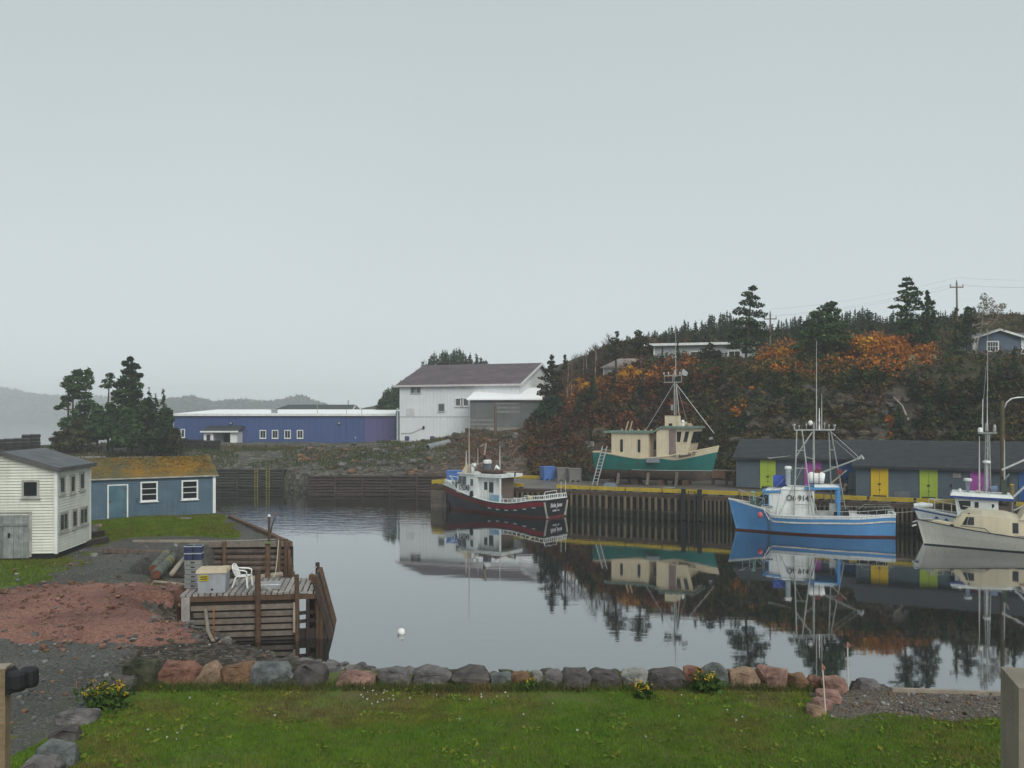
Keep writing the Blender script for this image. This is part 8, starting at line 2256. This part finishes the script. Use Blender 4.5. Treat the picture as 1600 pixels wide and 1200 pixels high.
def spruce(x, y, h, lab, group, k=None, wide=1.0, name='spruce_tree', z=None):
    k = rnd.randrange(6) if k is None else k
    e = thing(name, lab, 'tree', (x, y, lz(x, y) - .15 if z is None else z), rnd.uniform(0, 6.28), group)
    s = h / 6.0
    e.scale = (s * wide, s * wide, s)
    link('trunk', PROTO[k][1], e); link('crown', PROTO[k][0], e)
    return e

def pad_tree(name, lab, d, base_px, trunks, pads, lm, size=.30, dens=1.0, cat='tree', group=None, depth=.8, bark=None, limbs=True, base=None, r0=.16):
    """tree from foliage pads: pads = [(px, py, half width, half height)] at distance d; every pad has its own depth"""
    b = on_ground(base_px, d) if base is None else base
    root = thing(name, lab, cat, b, 0, group)
    s = d / FPX
    C = []; ends = []
    for q in pads:
        px, py, hw, hh = q[:4]; k = q[4] if len(q) > 4 else 1.0
        c = pw(px, py, d) - b; a, h = hw * s, hh * s
        dy = rnd.uniform(-.35, .35) * a
        n = int(1.5 * dens * k * (26 + 60 * a * (a * depth) * 1.0 + 46 * a * h))
        u = rng.normal(0, 1, (n, 3)); u /= np.linalg.norm(u, axis=1)[:, None]; u *= rng.uniform(.35, 1.05, (n, 1)) ** .6
        p = u * np.array([a, a * depth, h]) + np.array([c.x, dy, c.z])
        p[:, 2] -= .10 * np.abs(p[:, 0] - c.x)
        C.append(p); ends.append(Vector((c.x, dy, c.z - h * .2)))
    C = np.concatenate(C)
    link('crown', tri_mesh('crown', leaf_tris(C, rng.uniform(.7, 1.25, len(C)) * size * .82, flat=.6, stretch=1.5), lm), root)
    mb = MB()
    for tr in trunks:                      # trunk = [(px, py), ...] from foot to tip
        P = [pw(px, py, d) - b for px, py in tr]; P[0].z = min(P[0].z, -.2); 
        for p in P: p.y = 0
        mb.path(P, [r0 * (1 - .75 * i / (len(P) - 1)) for i in range(len(P))], 7)
        if limbs:
            for e in ends:
                cand = [Vector(P[i]).lerp(P[i + 1], t) for i in range(len(P) - 1) for t in (0, .25, .5, .75)]
                f = min(cand, key=lambda c: abs(c.z - (e.z - .25 * abs(e.x - c.x))) + .25 * abs(e.x - c.x))
                if (f - e).length > .3 and abs(f.x - e.x) < 3.2: mb.path([f, f.lerp(e, .6) + Vector((0, 0, .08)), e], [r0 * .34, r0 * .24, .012], 5)
    mb.build('trunk', bark or TRUNK, root)
    return root

# the wooded point
dP = 108.0
pad_tree('pine_tree', 'twin-stemmed flat-topped pine at the outer end of the wooded point', dP, 108, [[(106, 660), (107, 620), (115, 585)], [(113, 660), (114, 625), (128, 585)]],
         [(122, 582, 9, 5), (138, 582, 6, 7), (118, 591, 19, 6), (139, 594, 8, 9), (106, 600, 10, 5), (122, 604, 20, 6), (104, 622, 9, 5), (128, 617, 16, 6), (100, 632, 8, 4), (137, 632, 17, 9), (126, 645, 14, 9), (90, 637, 5, 2.5), (112, 611, 8, 5), (118, 660, 24, 12)], L_PINE, .36, 1.5)
pad_tree('pine_tree', 'tallest ragged pine on the wooded point', dP, 203, [[(206, 670), (205, 610), (204, 562)]],
         [(204, 561, 5, 4), (196, 568, 6, 4), (208, 572, 10, 5), (199, 580, 11, 5), (214, 586, 9, 4), (202, 592, 16, 6), (190, 600, 14, 6), (210, 602, 13, 7), (196, 613, 22, 7), (214, 615, 10, 8), (188, 624, 13, 7), (206, 628, 14, 8), (200, 640, 18, 9), (205, 652, 24, 10)], L_PINE, .36, 1.5)
pad_tree('pine_tree', 'small umbrella pine leaning out between the two taller pines of the point', dP, 170, [[(169, 668), (169, 630), (171, 590)]],
         [(173, 587, 7, 5), (168, 595, 10, 4), (164, 603, 9, 3), (176, 601, 8, 5)], L_PINE, .32)
for px, y0, h, w, lab in [(233, 607, 0, 1.0, 'dark spruce just beside the tallest pine on the point'), (255, 607, 0, .75, 'thin ragged spruce spire at the blue-building end of the point'), (243, 616, 0, 1.2, 'broad spruce behind the thin spire on the point')]:
    g = on_ground(px, dP + 1); spruce(g.x, g.y, (EYE - (y0 - YH) * (dP + 1) / FPX) - g.z, lab, 'spruces on the point', wide=w)
for k, (px, py, hw, hh, lm, lab) in enumerate([(152, 660, 20, 22, L_SPRUCE, 'low spruce below the twin-stemmed pine'), (175, 655, 16, 22, L_SPRUCE, 'low spruce under the umbrella pine'), (200, 668, 26, 26, L_PINE, 'bushy spruce below the tallest pine of the point'), (230, 660, 24, 32, L_SPRUCE, 'large dark spruce mass in the middle of the point'),
                                             (258, 672, 22, 30, L_PINE, 'drooping spruce facing the long blue building'), (275, 688, 10, 16, L_OLIVE, 'brownish low spruce at the blue-building edge of the point'), (128, 672, 22, 16, L_OLIVE, 'low olive bush at the outer foot of the point'), (102, 685, 22, 12, L_OLIVE, 'spreading brown-green bush at the water end of the point')]):
    pads = [(px + rnd.uniform(-.3, .3) * hw, py + t * hh, hw * (.40 + .75 * (t + 1) / 2), hh * .28) for t in (-.9, -.6, -.3, 0, .3, .6, .9)]
    pad_tree('spruce_tree', lab, dP - 2.5 - (k % 3), px, [[(px, py + hh), (px, py), (px, py - hh * .8)]], pads, lm, .42, 2.0, limbs=False, group='low spruces on the point')

# trees of the hill, along the cliff
pad_tree('pine_tree', 'tall wind-leaned pine standing alone above the shed gable', 97, 1165, [[(1165, 568), (1166, 540), (1170, 500), (1173, 470), (1176, 450)]],
         [(1176, 450, 7, 3.5), (1167, 459, 9, 5), (1177, 465, 11, 4), (1168, 472, 14, 5), (1181, 476, 12, 5), (1157, 486, 14, 6), (1187, 491, 12, 6), (1170, 489, 10, 6), (1164, 501, 22, 6), (1185, 506, 14, 6), (1172, 517, 27, 6), (1150, 524, 14, 5), (1190, 522, 14, 6), (1160, 533, 22, 5), (1180, 534, 16, 6), (1146, 541, 14, 4), (1168, 547, 12, 5)], L_PINE, .27, 1.15)
pad_tree('pine_tree', 'broad heavy dark pine in the middle of the cliff top', 92, 1286, [[(1288, 612), (1287, 560), (1290, 510), (1297, 478)]],
         [(1299, 475, 10, 4), (1290, 481, 14, 5), (1304, 486, 12, 6), (1278, 490, 14, 5), (1292, 496, 22, 7), (1272, 504, 18, 6), (1306, 507, 20, 7), (1285, 514, 30, 8), (1264, 522, 22, 7), (1312, 524, 20, 8), (1285, 532, 38, 9), (1256, 540, 22, 7), (1306, 541, 26, 8), (1275, 552, 30, 9), (1248, 560, 17, 7), (1260, 574, 18, 8), (1300, 560, 14, 7), (1278, 574, 16, 8)], L_PINE, .30, 1.1, r0=.24)
pad_tree('pine_tree', 'tallest layered pine with a long bare trunk on the cliff top', 91, 1414, [[(1414, 592), (1414, 540), (1417, 490), (1417, 438)]],
         [(1417, 436, 7, 2.5), (1420, 442, 9, 2.5), (1412, 446, 7, 2), (1426, 450, 9, 3), (1412, 455, 8, 3), (1420, 461, 13, 4), (1432, 458, 10, 4), (1407, 467, 11, 4), (1426, 469, 15, 5), (1400, 479, 13, 2.5), (1420, 481, 14, 6), (1436, 478, 9, 6), (1408, 490, 11, 5), (1425, 495, 16, 7), (1410, 503, 14, 5), (1424, 510, 17, 6), (1413, 518, 14, 5)], L_PINE, .26, 1.2)
pad_tree('spruce_tree', 'dense conical spruce next to the tallest layered pine', 93, 1446, [[(1444, 585), (1447, 530), (1449, 458)]],
         [(1449, 458, 2.5, 4), (1449, 466, 5, 4), (1452, 473, 8, 4), (1448, 480, 11, 5), (1453, 489, 14, 5), (1447, 498, 16, 6), (1455, 508, 17, 6), (1447, 517, 20, 7), (1456, 526, 17, 6), (1440, 530, 16, 6)], L_SPRUCE, .27, 1.25)
pad_tree('spruce_tree', 'dark rounded spruce before the pale birch by the cottage', 95, 1509, [[(1510, 575), (1511, 530), (1513, 485)]],
         [(1513, 484, 6, 5), (1509, 493, 10, 6), (1516, 500, 11, 6), (1507, 508, 13, 7), (1514, 517, 12, 7), (1503, 525, 13, 7), (1496, 536, 12, 6), (1512, 532, 12, 7)], L_SPRUCE, .27, 1.25)
pad_tree('larch_tree', 'slender yellow-green larch beside the dark rounded spruce', 97, 1494, [[(1493, 560), (1494, 480)]],
         [(1494, 484, 3, 5), (1493, 494, 5, 6), (1495, 505, 6, 7), (1492, 516, 7, 7), (1490, 527, 8, 6)], leafmat('larch_needles', (.13, .135, .04), (.075, .08, .026), scale=1), .24, .8)
pad_tree('birch_tree', 'pale bare-topped birch leaning over the cottage gable', 95.5, 1521, [[(1521, 578), (1523, 548), (1532, 520), (1540, 470)], [(1522, 560), (1528, 530), (1556, 500), (1566, 482)], [(1524, 545), (1516, 515), (1530, 490)]],
         [(1537, 464, 7, 7), (1547, 472, 9, 8), (1534, 479, 9, 8), (1556, 484, 10, 9), (1544, 490, 12, 8), (1566, 478, 6, 5), (1530, 495, 10, 9), (1562, 499, 12, 8), (1548, 508, 16, 8), (1574, 501, 6, 6), (1536, 515, 12, 6), (1572, 512, 7, 5)], L_PALE, .15, 1.5, bark=BIRCHBARK, r0=.09)
pad_tree('spruce_tree', 'low spreading spruce on the cliff edge before the cottage', 89.5, 1492, [[(1492, 585), (1494, 545)]],
         [(1494, 543, 8, 4), (1498, 550, 14, 5), (1488, 556, 16, 5), (1502, 562, 18, 6), (1486, 569, 20, 6), (1506, 575, 22, 7), (1480, 582, 16, 6), (1500, 588, 24, 7)], L_SPRUCE, .30, 1.1)
pad_tree('spruce_tree', 'dark drooping spruce hanging down the cliff below the cottage fence', 88, 1500, [[(1500, 612), (1500, 590)]],
         [(1470, 594, 18, 8), (1500, 600, 22, 8), (1525, 597, 14, 7), (1486, 612, 20, 9), (1510, 616, 18, 8), (1460, 608, 14, 8)], L_SPRUCE, .32, 1.0, limbs=False)
pad_tree('spruce_tree', 'dark conifer cut by the frame edge below the cottage wing', 88, 1598, [[(1600, 600), (1600, 560)]], [(1600, 575, 8, 8), (1604, 588, 12, 10)], L_SPRUCE, .32, limbs=False)
# the western slope of the hill
pad_tree('spruce_tree', 'ragged dark spruce at the foot of the hill beside the white-roofed annex', 106, 863, [[(862, 640), (863, 600), (862, 556)]],
         [(862, 558, 3, 4), (861, 566, 7, 3), (865, 572, 9, 3), (858, 579, 9, 4), (868, 583, 10, 4), (853, 590, 12, 4), (864, 594, 14, 5), (872, 603, 10, 5), (850, 603, 12, 4), (860, 610, 17, 6), (846, 614, 9, 4), (866, 622, 16, 6)], L_OLIVE, .28)
pad_tree('pine_tree', 'blue-green bushy pine below the ragged spruce at the annex corner', 102, 862, [[(862, 690), (864, 630)]],
         [(864, 624, 10, 6), (856, 633, 16, 8), (874, 636, 14, 8), (848, 645, 18, 8), (866, 650, 20, 10), (882, 654, 12, 10), (842, 658, 14, 7), (862, 666, 24, 9), (884, 670, 14, 8)], L_TEAL, .34)
pad_tree('spruce_tree', 'small thin spruce on the slope just uphill of the ragged one', 108, 883, [[(883, 590), (883, 556)]], [(883, 558, 2, 4), (884, 565, 4, 4), (882, 573, 6, 4)], L_OLIVE, .24)
pad_tree('pine_tree', 'dark flat-crowned pine over the white hip-roofed house', 103, 963, [[(963, 600), (962, 560), (964, 522)]],
         [(964, 521, 3, 5), (960, 532, 9, 5), (968, 538, 12, 5), (955, 544, 12, 5), (966, 550, 16, 5), (956, 557, 15, 4)], L_OLIVE, .28)
pad_tree('pine_tree', 'rounded pine with a thin trunk between the hip-roofed house and the flat-roofed building', 103, 1000, [[(1000, 612), (1000, 560), (998, 525)]],
         [(998, 520, 7, 5), (1003, 529, 11, 5), (992, 534, 11, 5), (1004, 540, 14, 5), (992, 547, 13, 5), (1004, 551, 12, 4)], L_OLIVE, .28)
for px, yt, d, w, lab in [(1035, 540, 104, .85, 'small spruce before the corner of the flat-roofed building'), (1059, 532, 103.5, 1.25, 'bright dense spruce before the flat-roofed building'), (930, 590, 101, 1.3, 'dark green spruce among the golden shrubs of the slope')]:
    g = on_ground(px, d); spruce(g.x, g.y, EYE - (yt - YH) * d / FPX - g.z, lab, 'spruces on the slope', wide=w)
pad_tree('spruce_tree', 'dark low mound of spruce before the middle of the flat-roofed building', 102, 1108, [[(1108, 590), (1108, 545)]], [(1110, 541, 7, 5), (1104, 549, 12, 6), (1116, 553, 14, 6), (1106, 561, 20, 7), (1122, 566, 16, 7), (1096, 570, 14, 6)], L_OLIVE, .28)

# skyline spruces
def skyline(pts, n, d0, d1, lab, group, seed, hmin=2.2, hmax=9, wmul=1.0):
    r = random.Random(seed)
    P0, P1 = pts[0][0], pts[-1][0]
    for q in range(n):
        px = P0 + (P1 - P0) * (q + r.uniform(.1, .9)) / n
        d = r.uniform(d0, d1)
        g = on_ground(px, d)
        yt = np.interp(px, [p[0] for p in pts], [p[1] for p in pts]) + r.choice((-3, 0, 3, 7, 13)) * r.uniform(.4, 1.0)
        h = EYE - (yt - YH) * d / FPX - g.z
        h = min(hmax, max(hmin, h))
        spruce(g.x, g.y, h, lab, group, wide=r.choice((.75, .9, 1.05, 1.3)) * r.uniform(.85, 1.1) * wmul * min(1.5, 5.5 / h))
skyline([(905, 556), (950, 536), (985, 524), (1003, 519), (1022, 528), (1042, 514), (1070, 499), (1092, 505), (1104, 490), (1118, 492), (1129, 482), (1150, 496), (1200, 505), (1240, 496), (1262, 494), (1318, 488), (1350, 480), (1372, 492), (1395, 486), (1440, 492), (1470, 489), (1490, 486), (1530, 510)], 185, 122, 148,
        'dark spruce in the long row along the hilltop skyline', 'skyline spruces on the hill', 3)
skyline([(606, 617), (616, 606), (634, 590), (652, 578), (664, 560), (680, 552), (700, 549), (715, 545), (732, 551), (748, 556), (760, 566), (775, 572)], 95, 172, 190, 'spruce on the wooded knoll behind the large white building', 'spruces behind the white building', 4, 2.5, 12, 1.45)
skyline([(590, 628), (598, 616), (608, 604), (618, 604), (626, 600)], 18, 146, 152, 'brown-green spruce beside the corner of the large white building', 'spruces at the white building corner', 5, 3, 9, 1.5)

# autumn shrubs
def shrub(px, py, hw, hh, lm, lab, group, d=None, dens=1.0, size=.24):
    """py = middle of the shrub in the photograph"""
    g = hit(px, py + hh, 78, 160) if d is None else on_ground(px, d)
    d = g.y; s = d / FPX
    root = thing('autumn_shrub', lab, 'shrub', g, rnd.uniform(-.3, .3), group)
    a, h = hw * s * 1.15, hh * s * 2.3
    st = MB()
    for q in range(7):
        e = (rnd.uniform(-.8, .8) * a, rnd.uniform(-.5, .5) * a, h * rnd.uniform(.7, 1.05)); st.path([(e[0] * .15, e[1] * .15, -.1), (e[0] * .6, e[1] * .6, e[2] * .55), e], [.03, .02, .008], 4)
    st.build('stem', L_TWIG, root)
    n = int(dens * (60 + 210 * a * h))
    u = rng.normal(0, 1, (n, 3)); u /= np.linalg.norm(u, axis=1)[:, None]; u *= rng.uniform(.2, 1.0, (n, 1)) ** .5
    c = u * np.array([a, a * .7, h * .55]) + np.array([0, 0, h * .52])
    keep = fbm(c[:, 0] + px, c[:, 2] + py, 1.3, 2, 5) > -.28
    c = c[keep]
    link('foliage', tri_mesh('foliage', leaf_tris(c, size * rng.uniform(.7, 1.2, len(c)), flat=.9), lm), root)
    return root
SH = 'autumn shrubs on the hill'
lab_top = 'orange-leaved shrub in the bright belt along the cliff top'
for px, py, hw, hh in [(1338, 546, 16, 16), (1356, 538, 18, 16), (1376, 540, 18, 18), (1396, 536, 18, 16), (1430, 540, 16, 15), (1352, 558, 18, 14), (1378, 560, 20, 15), (1398, 556, 16, 16), (1330, 562, 14, 12), (1440, 552, 14, 10), (1408, 565, 14, 12)]:
    shrub(px, py, hw * 1.15, hh * 1.2, [L_ORANGE, L_GOLD, L_ORANGE, L_RUSSET][rnd.randrange(4)] if py < 552 else [L_RUSSET, L_ORANGE][rnd.randrange(2)], lab_top, SH, d=rnd.uniform(89, 95))
for px, py, hw, hh in [(1470, 541, 10, 8), (1478, 545, 9, 7), (1462, 550, 12, 8)]: shrub(px, py, hw, hh, L_GOLD, 'golden shrub behind the low spruce by the cottage', SH, d=99)
for px, py, hw, hh in [(1208, 552, 16, 10), (1224, 548, 16, 12), (1238, 556, 14, 12), (1195, 558, 14, 9)]: shrub(px, py, hw, hh, [L_ORANGE, L_GOLD][rnd.randrange(2)], 'orange shrub between the leaning pine and the broad dark pine', SH, d=rnd.uniform(95, 98))
L_TAN = leafmat('tan_leaves', (.26, .155, .035), (.14, .085, .022), scale=1.2)
for px, py, hw, hh in [(1215, 566, 20, 9), (1235, 574, 18, 9), (1190, 568, 16, 8), (1250, 586, 18, 9), (1225, 590, 16, 8), (1262, 600, 14, 8)]: shrub(px, py, hw, hh, L_TAN, 'olive-yellow shrub below the orange ones at the cliff edge', SH, d=92)
for px, py, hw, hh in [(985, 588, 12, 10), (973, 594, 10, 9), (1000, 592, 9, 10)]: shrub(px, py, hw, hh, L_GOLD, 'golden shrub before the white hip-roofed house', SH)
for px, py, hw, hh in [(905, 606, 14, 10), (895, 616, 12, 9), (916, 612, 11, 10), (884, 625, 10, 7), (944, 598, 9, 9)]: shrub(px, py, hw, hh, L_GOLD, 'golden shrub on the open slope uphill of the annex', SH)
for px, py, hw, hh in [(1048, 574, 18, 8), (1030, 580, 14, 8), (1072, 577, 14, 7)]: shrub(px, py, hw, hh, L_RUSSET, 'russet shrub below the flat-roofed building', SH)
shrub(1390, 668, 7, 8, L_ORANGE, 'bright orange sapling on the rock just above the charcoal roof', SH, size=.2, dens=2.0); shrub(1386, 680, 7, 6, L_ORANGE, 'second orange sapling touching the charcoal roof edge', SH, size=.2, dens=2.0)

# undergrowth over the slope
n = 60000
x = rng.uniform(2, 78, n); y = rng.uniform(74, 146, n)
z = land_z(x, y)
px = CX + x / y * FPX; py = YH - (z - EYE) / y * FPX
WPOLY = np.array([tuple(wharf_pt(a, b)[:2]) for a, b in ((-2, -2), (70, -2), (70, 13.7), (26.5, 13.7), (26.3, 13.4), (6.3, 13.4), (6.2, 10.6), (-2, 10.6))])
wb = sdist(WPOLY, x, y)
nz = fbm(x, y, .16, 4, 71); nz2 = fbm(x, z * 2.2, .5, 3, 72)
rocky = ((px > 1165) & (px < 1430) & (z < 10.3) & (nz2 > .04)) | ((px > 890) & (px < 950) & (z > 3) & (z < 6.2) & (nz2 > -.05))
keep = (wb < -.3) & (z > 1.9) & (px < 1660) & (rng.random(n) < np.where((z > 13.0) & (px > 1010), .3, .85)) & (~rocky | (rng.random(n) < .07)) & ~((px > 1405) & (z > 10.7) & (y < 96) & (rng.random(n) < .85))
x, y, z, px, py, nz = x[keep][:17500], y[keep][:17500], z[keep][:17500], px[keep][:17500], py[keep][:17500], nz[keep][:17500]
m = len(x); K = 16
hgt = rng.uniform(.25, 1.0, m) * np.where(px < 1120, 1.6, 1.0)
C = np.repeat(np.stack([x, y, z], 1), K, 0) + rng.normal(0, 1, (m * K, 3)) * np.array([.32, .32, .16])
C[:, 2] += np.repeat(hgt, K) * rng.uniform(.05, .95, m * K)
r = .42 * rng.random(m) + .58 * np.clip(.5 + 1.25 * fbm(x, z * 1.5 + y, .33, 3, 93), 0, 1)
mi = np.where(px < 1085, np.where(r < .48, 0, np.where(r < .58, 3, np.where(r < .76, 2, 1))), np.where(r < .50, 1, np.where(r < .80, 2, np.where(r < .95, 3, 0))))
hot = np.zeros(m, bool)
for ex, ey, ew, eh in [(905, 612, 24, 16), (985, 590, 24, 14), (1375, 556, 95, 34), (1225, 556, 42, 18), (1070, 578, 35, 9), (1160, 640, 14, 14), (1185, 620, 12, 8), (960, 620, 40, 14), (1260, 585, 60, 10), (1050, 600, 40, 10), (900, 640, 20, 12)]:
    hot |= (((px - ex) / ew) ** 2 + ((py - ey) / eh) ** 2 < 1) & (rng.random(m) < .6)
mi = np.where(hot, np.where(rng.random(m) < .62, 4, 5), mi)
ub = link('undergrowth', tri_mesh('undergrowth', leaf_tris(C, rng.uniform(.15, .34, m * K), flat=.9), [L_REDBRN, L_DKGRN, L_OLBR, L_TWIG, L_ORANGE, L_RUSSET], np.repeat(mi, K))); ub['kind'] = 'stuff'
# distinct bushes and small conifers on the slope
for (px, py, h, lm, k) in [(905, 660, 3.2, 0, 2), (925, 640, 3.6, 0, 0), (948, 655, 2.8, 1, 4), (885, 690, 2.6, 1, 2), (960, 630, 3.4, 1, 0), (990, 650, 2.6, 1, 4), (1005, 625, 3.2, 0, 5), (1040, 640, 2.4, 1, 2), (1075, 620, 3.0, 0, 0), (1100, 650, 2.6, 1, 5), (1130, 612, 2.6, 0, 2), (1150, 640, 2.4, 0, 0), (1185, 612, 2.4, 1, 4), (1160, 675, 2.2, 0, 2), (1215, 625, 2.4, 0, 5), (1245, 668, 2.2, 0, 2), (1430, 640, 3.0, 0, 0), (1450, 668, 3.0, 0, 2), (1475, 640, 3.0, 0, 5), (1500, 662, 3.4, 0, 0), (1535, 640, 3.2, 0, 2), (1560, 668, 3.0, 0, 5), (1585, 640, 3.2, 0, 0), (1405, 680, 2.4, 0, 2), (1340, 604, 2.2, 1, 4), (1238, 598, 2.2, 0, 2)]:
    g = hit(px, py, 78, 130)
    e = spruce(g.x, g.y, h, 'scrubby dark conifer rooted in the steep slope above the wharf', 'scrub conifers on the slope', k, 1.5)
    if lm: [c for c in e.children if c.name.startswith('crown')][0].data = (lambda m: (m.materials.clear(), m.materials.append(L_OLIVE), m)[2])(PROTO[k][0].copy())
for px, py, hw, hh in [(870, 680, 14, 12), (915, 625, 12, 12), (940, 645, 14, 12), (975, 615, 14, 12), (1020, 612, 16, 12), (1050, 605, 14, 10), (1085, 600, 16, 12), (1060, 650, 16, 14), (1120, 590, 16, 12), (1020, 655, 16, 14), (1140, 620, 14, 12), (980, 665, 16, 12), (1110, 672, 14, 12), (1210, 650, 14, 10), (1420, 610, 14, 12), (1440, 690, 16, 10), (1545, 610, 16, 10), (1580, 612, 16, 10), (830, 700, 14, 8), (900, 705, 14, 9)]:
    shrub(px, py, hw, hh, [L_RUSSET, L_REDBRN, L_TWIG, L_OLBR][rnd.randrange(4)] if px < 1130 else [L_OLBR, L_TWIG][rnd.randrange(2)], 'brown leafless-looking bush on the steep slope above the wharf', 'brown bushes on the slope', size=.26)
# bare twigs standing in the brush and along the crest
n = 5200
x = rng.uniform(3, 60, n); y = rng.uniform(78, 128, n); z = land_z(x, y)
wb = sdist(WPOLY, x, y)
px = CX + x / y * FPX
k = (wb < 0) & (z > 2.4) & ((px < 1140) | (rng.random(n) < .3)) & (px < 1620)
P = np.stack([x[k], y[k], z[k]], 1)
tw = link('bare_twigs', tri_mesh('bare_twigs', blades('t', P, np.where(CX + P[:, 0] / P[:, 1] * FPX < 970, 2.6, 1.7), .05, None, .22), L_TWIG)); tw['kind'] = 'stuff'
# grass and weeds on the far banks
n = 26000
x = rng.uniform(-60, 6, n); y = rng.uniform(96, 124, n); z = land_z(x, y); nz = fbm(x, y, .18, 4, 81)
k = (z > 2.0) & (nz > -.10) & ~((x > -48) & (x < -18) & (y > 117))
P = np.stack([x[k], y[k], z[k]], 1)
tone = nz[k] + rng.normal(0, .15, k.sum()) + np.clip((P[:, 0] + 10) / 25, -.2, .5)
bw_ = link('bank_grass', tri_mesh('bank_grass', blades('b', P, .42, .14, None, .5), [leafmat('bank_green', (.060, .080, .020), (.038, .052, .015), rand=0), leafmat('bank_straw', (.120, .095, .042), (.075, .058, .028), rand=0), L_REDBRN], np.where(tone < .12, 0, np.where(tone < .42, 1, 2)))); bw_['kind'] = 'stuff'
# boulders and rubble on the banks
pts, sz = [], []
while len(pts) < 900:
    x = rnd.uniform(-27, 4); y = rnd.uniform(92, 116); z = lz(x, y)
    if 1.6 < z < 6: pts.append((x, y, z - .08)); sz.append(.15 + rnd.expovariate(4.0))
scatter_stones('bank_rubble', pts, [min(s, 1.1) for s in sz], [ST['grey'], ST['dark'], ST['brown'], ST['dark'], ST['moss']], 12)
xs_ = rng.uniform(16, 52, 9000); ys_ = rng.uniform(74, 93, 9000); zs_ = land_z(xs_, ys_); pp = CX + xs_ / ys_ * FPX
kk = (sdist(WPOLY, xs_, ys_) < -.4) & (zs_ > 2.3) & (zs_ < 10.6) & (pp > 1130) & (pp < 1440) & (fbm(xs_, zs_ * 2.2, .5, 3, 72) > .04)
pts = list(zip(xs_[kk], ys_[kk], zs_[kk] - .1))[:420]; sz = [rnd.choice((.25, .4, .6, .9)) * rnd.uniform(.7, 1.2) for _ in pts]
M_LEDGE = mat('pale_bedded_ledge', (0.145, 0.120, 0.085), (0.045, 0.038, 0.030), scale=1.1, rough=.9, bump=.9, bscale=5, detail=9, c3=(.04, .045, .022), spots=.7)
scatter_stones('cliff_rubble', pts, sz, [M_ROCK, M_LEDGE, M_ROCK, ST['dark'], ST['moss']], 15)
# leafless trees along the western crest
def bare_tree(px, yt, d, lab):
    b = on_ground(px, d); h = max(2.0, EYE - (yt - YH) * d / FPX - b.z)
    root = thing('bare_tree', lab, 'tree', b, 0, 'leafless trees on the western crest')
    st = MB().path([(0, 0, -.2), (rnd.uniform(-.1, .1), 0, h * .5), (rnd.uniform(-.2, .2), 0, h)], [.07, .05, .015], 5)
    st.build('trunk', BIRCHBARK if rnd.random() < .4 else TRUNK, root)
    br = MB()
    for q in range(16):
        z = h * rnd.uniform(.3, .95); l = (h - z) * .5 + .3; a = rnd.uniform(0, 6.28); e = Vector((math.cos(a) * l, math.sin(a) * l, z + l * .9)); s = Vector((0, 0, z)); br.path([s, s.lerp(e, .5) + Vector((0, 0, .06)), e], [.028, .018, .008], 4)
        for _ in range(3):
            t = s.lerp(e, rnd.uniform(.3, .9)); br.path([t, t + Vector((rnd.uniform(-.4, .4), rnd.uniform(-.4, .4), rnd.uniform(.2, .6)))], [.014, .006], 3)
    br.build('branches', L_TWIG, root)
for q in range(22):
    px_ = 868 + q * 5.0 + rnd.uniform(-2, 2); bare_tree(px_, np.interp(px_, [868, 900, 946, 980], [572, 552, 520, 530]) + rnd.uniform(0, 16), rnd.uniform(108, 122), 'leafless grey tree in the thicket along the western crest')
# ledges of bare rock on the cliff
def outcrop(px, py, w, h, st, lab, seed, d0=78):
    g = hit(px, py + h / 2, d0, 130); s = g.y / FPX
    o = link('rock_outcrop', rock_mesh('rock_outcrop', w * s, w * s * .6, h * s, st, seed, rough=.09)); o.location = g + Vector((0, .25, -.1)); o.rotation_euler = (0, 0, rnd.uniform(-.3, .1))
    tag(o, lab, 'rock', 'rock outcrops on the cliff')
for k, (px, py, w, h) in enumerate([(1322, 624, 34, 10), (1334, 636, 24, 12), (1308, 640, 28, 9), (1330, 652, 30, 8), (1300, 664, 40, 9), (1338, 662, 28, 8), (1284, 676, 36, 10), (1322, 676, 34, 9), (1350, 684, 30, 8), (1176, 650, 26, 10), (1196, 640, 22, 8), (1190, 668, 30, 9), (1264, 640, 24, 9), (1366, 640, 26, 9)]):
    outcrop(px, py, w, h, M_LEDGE, 'pale ledge of bedded rock in the cliff above the charcoal roof', 500 + k)
outcrop(938, 682, 26, 26, M_LEDGE, 'grey rock face showing on the slope behind the aluminium ladder', 530); outcrop(922, 694, 16, 12, ST['pale'], 'pale rock at the foot of the grey rock face', 531); outcrop(862, 700, 18, 16, M_LEDGE, 'grey rock standing in the brown bank above the tubs', 532); outcrop(1152, 692, 30, 8, M_LEDGE, 'rock ledge between the green boat bow and the shed roof', 533)
# fallen pale branch on the cliff
for (a, b, c) in [((1396, 620), (1410, 634), (1419, 656))]:
    g = hit(*b, 78, 120); d = g.y - .8
    P = [pw(*a, d + .3), pw(*b, d), pw(*c, d - .5)]; o0 = P[0].copy()
    o = MB().path([p - o0 for p in P], [.04, .07, .09], 6).build('fallen_branch', BIRCHBARK); o.location = o0; tag(o, 'pale dead branch hanging down the cliff above the sheds', 'branch')
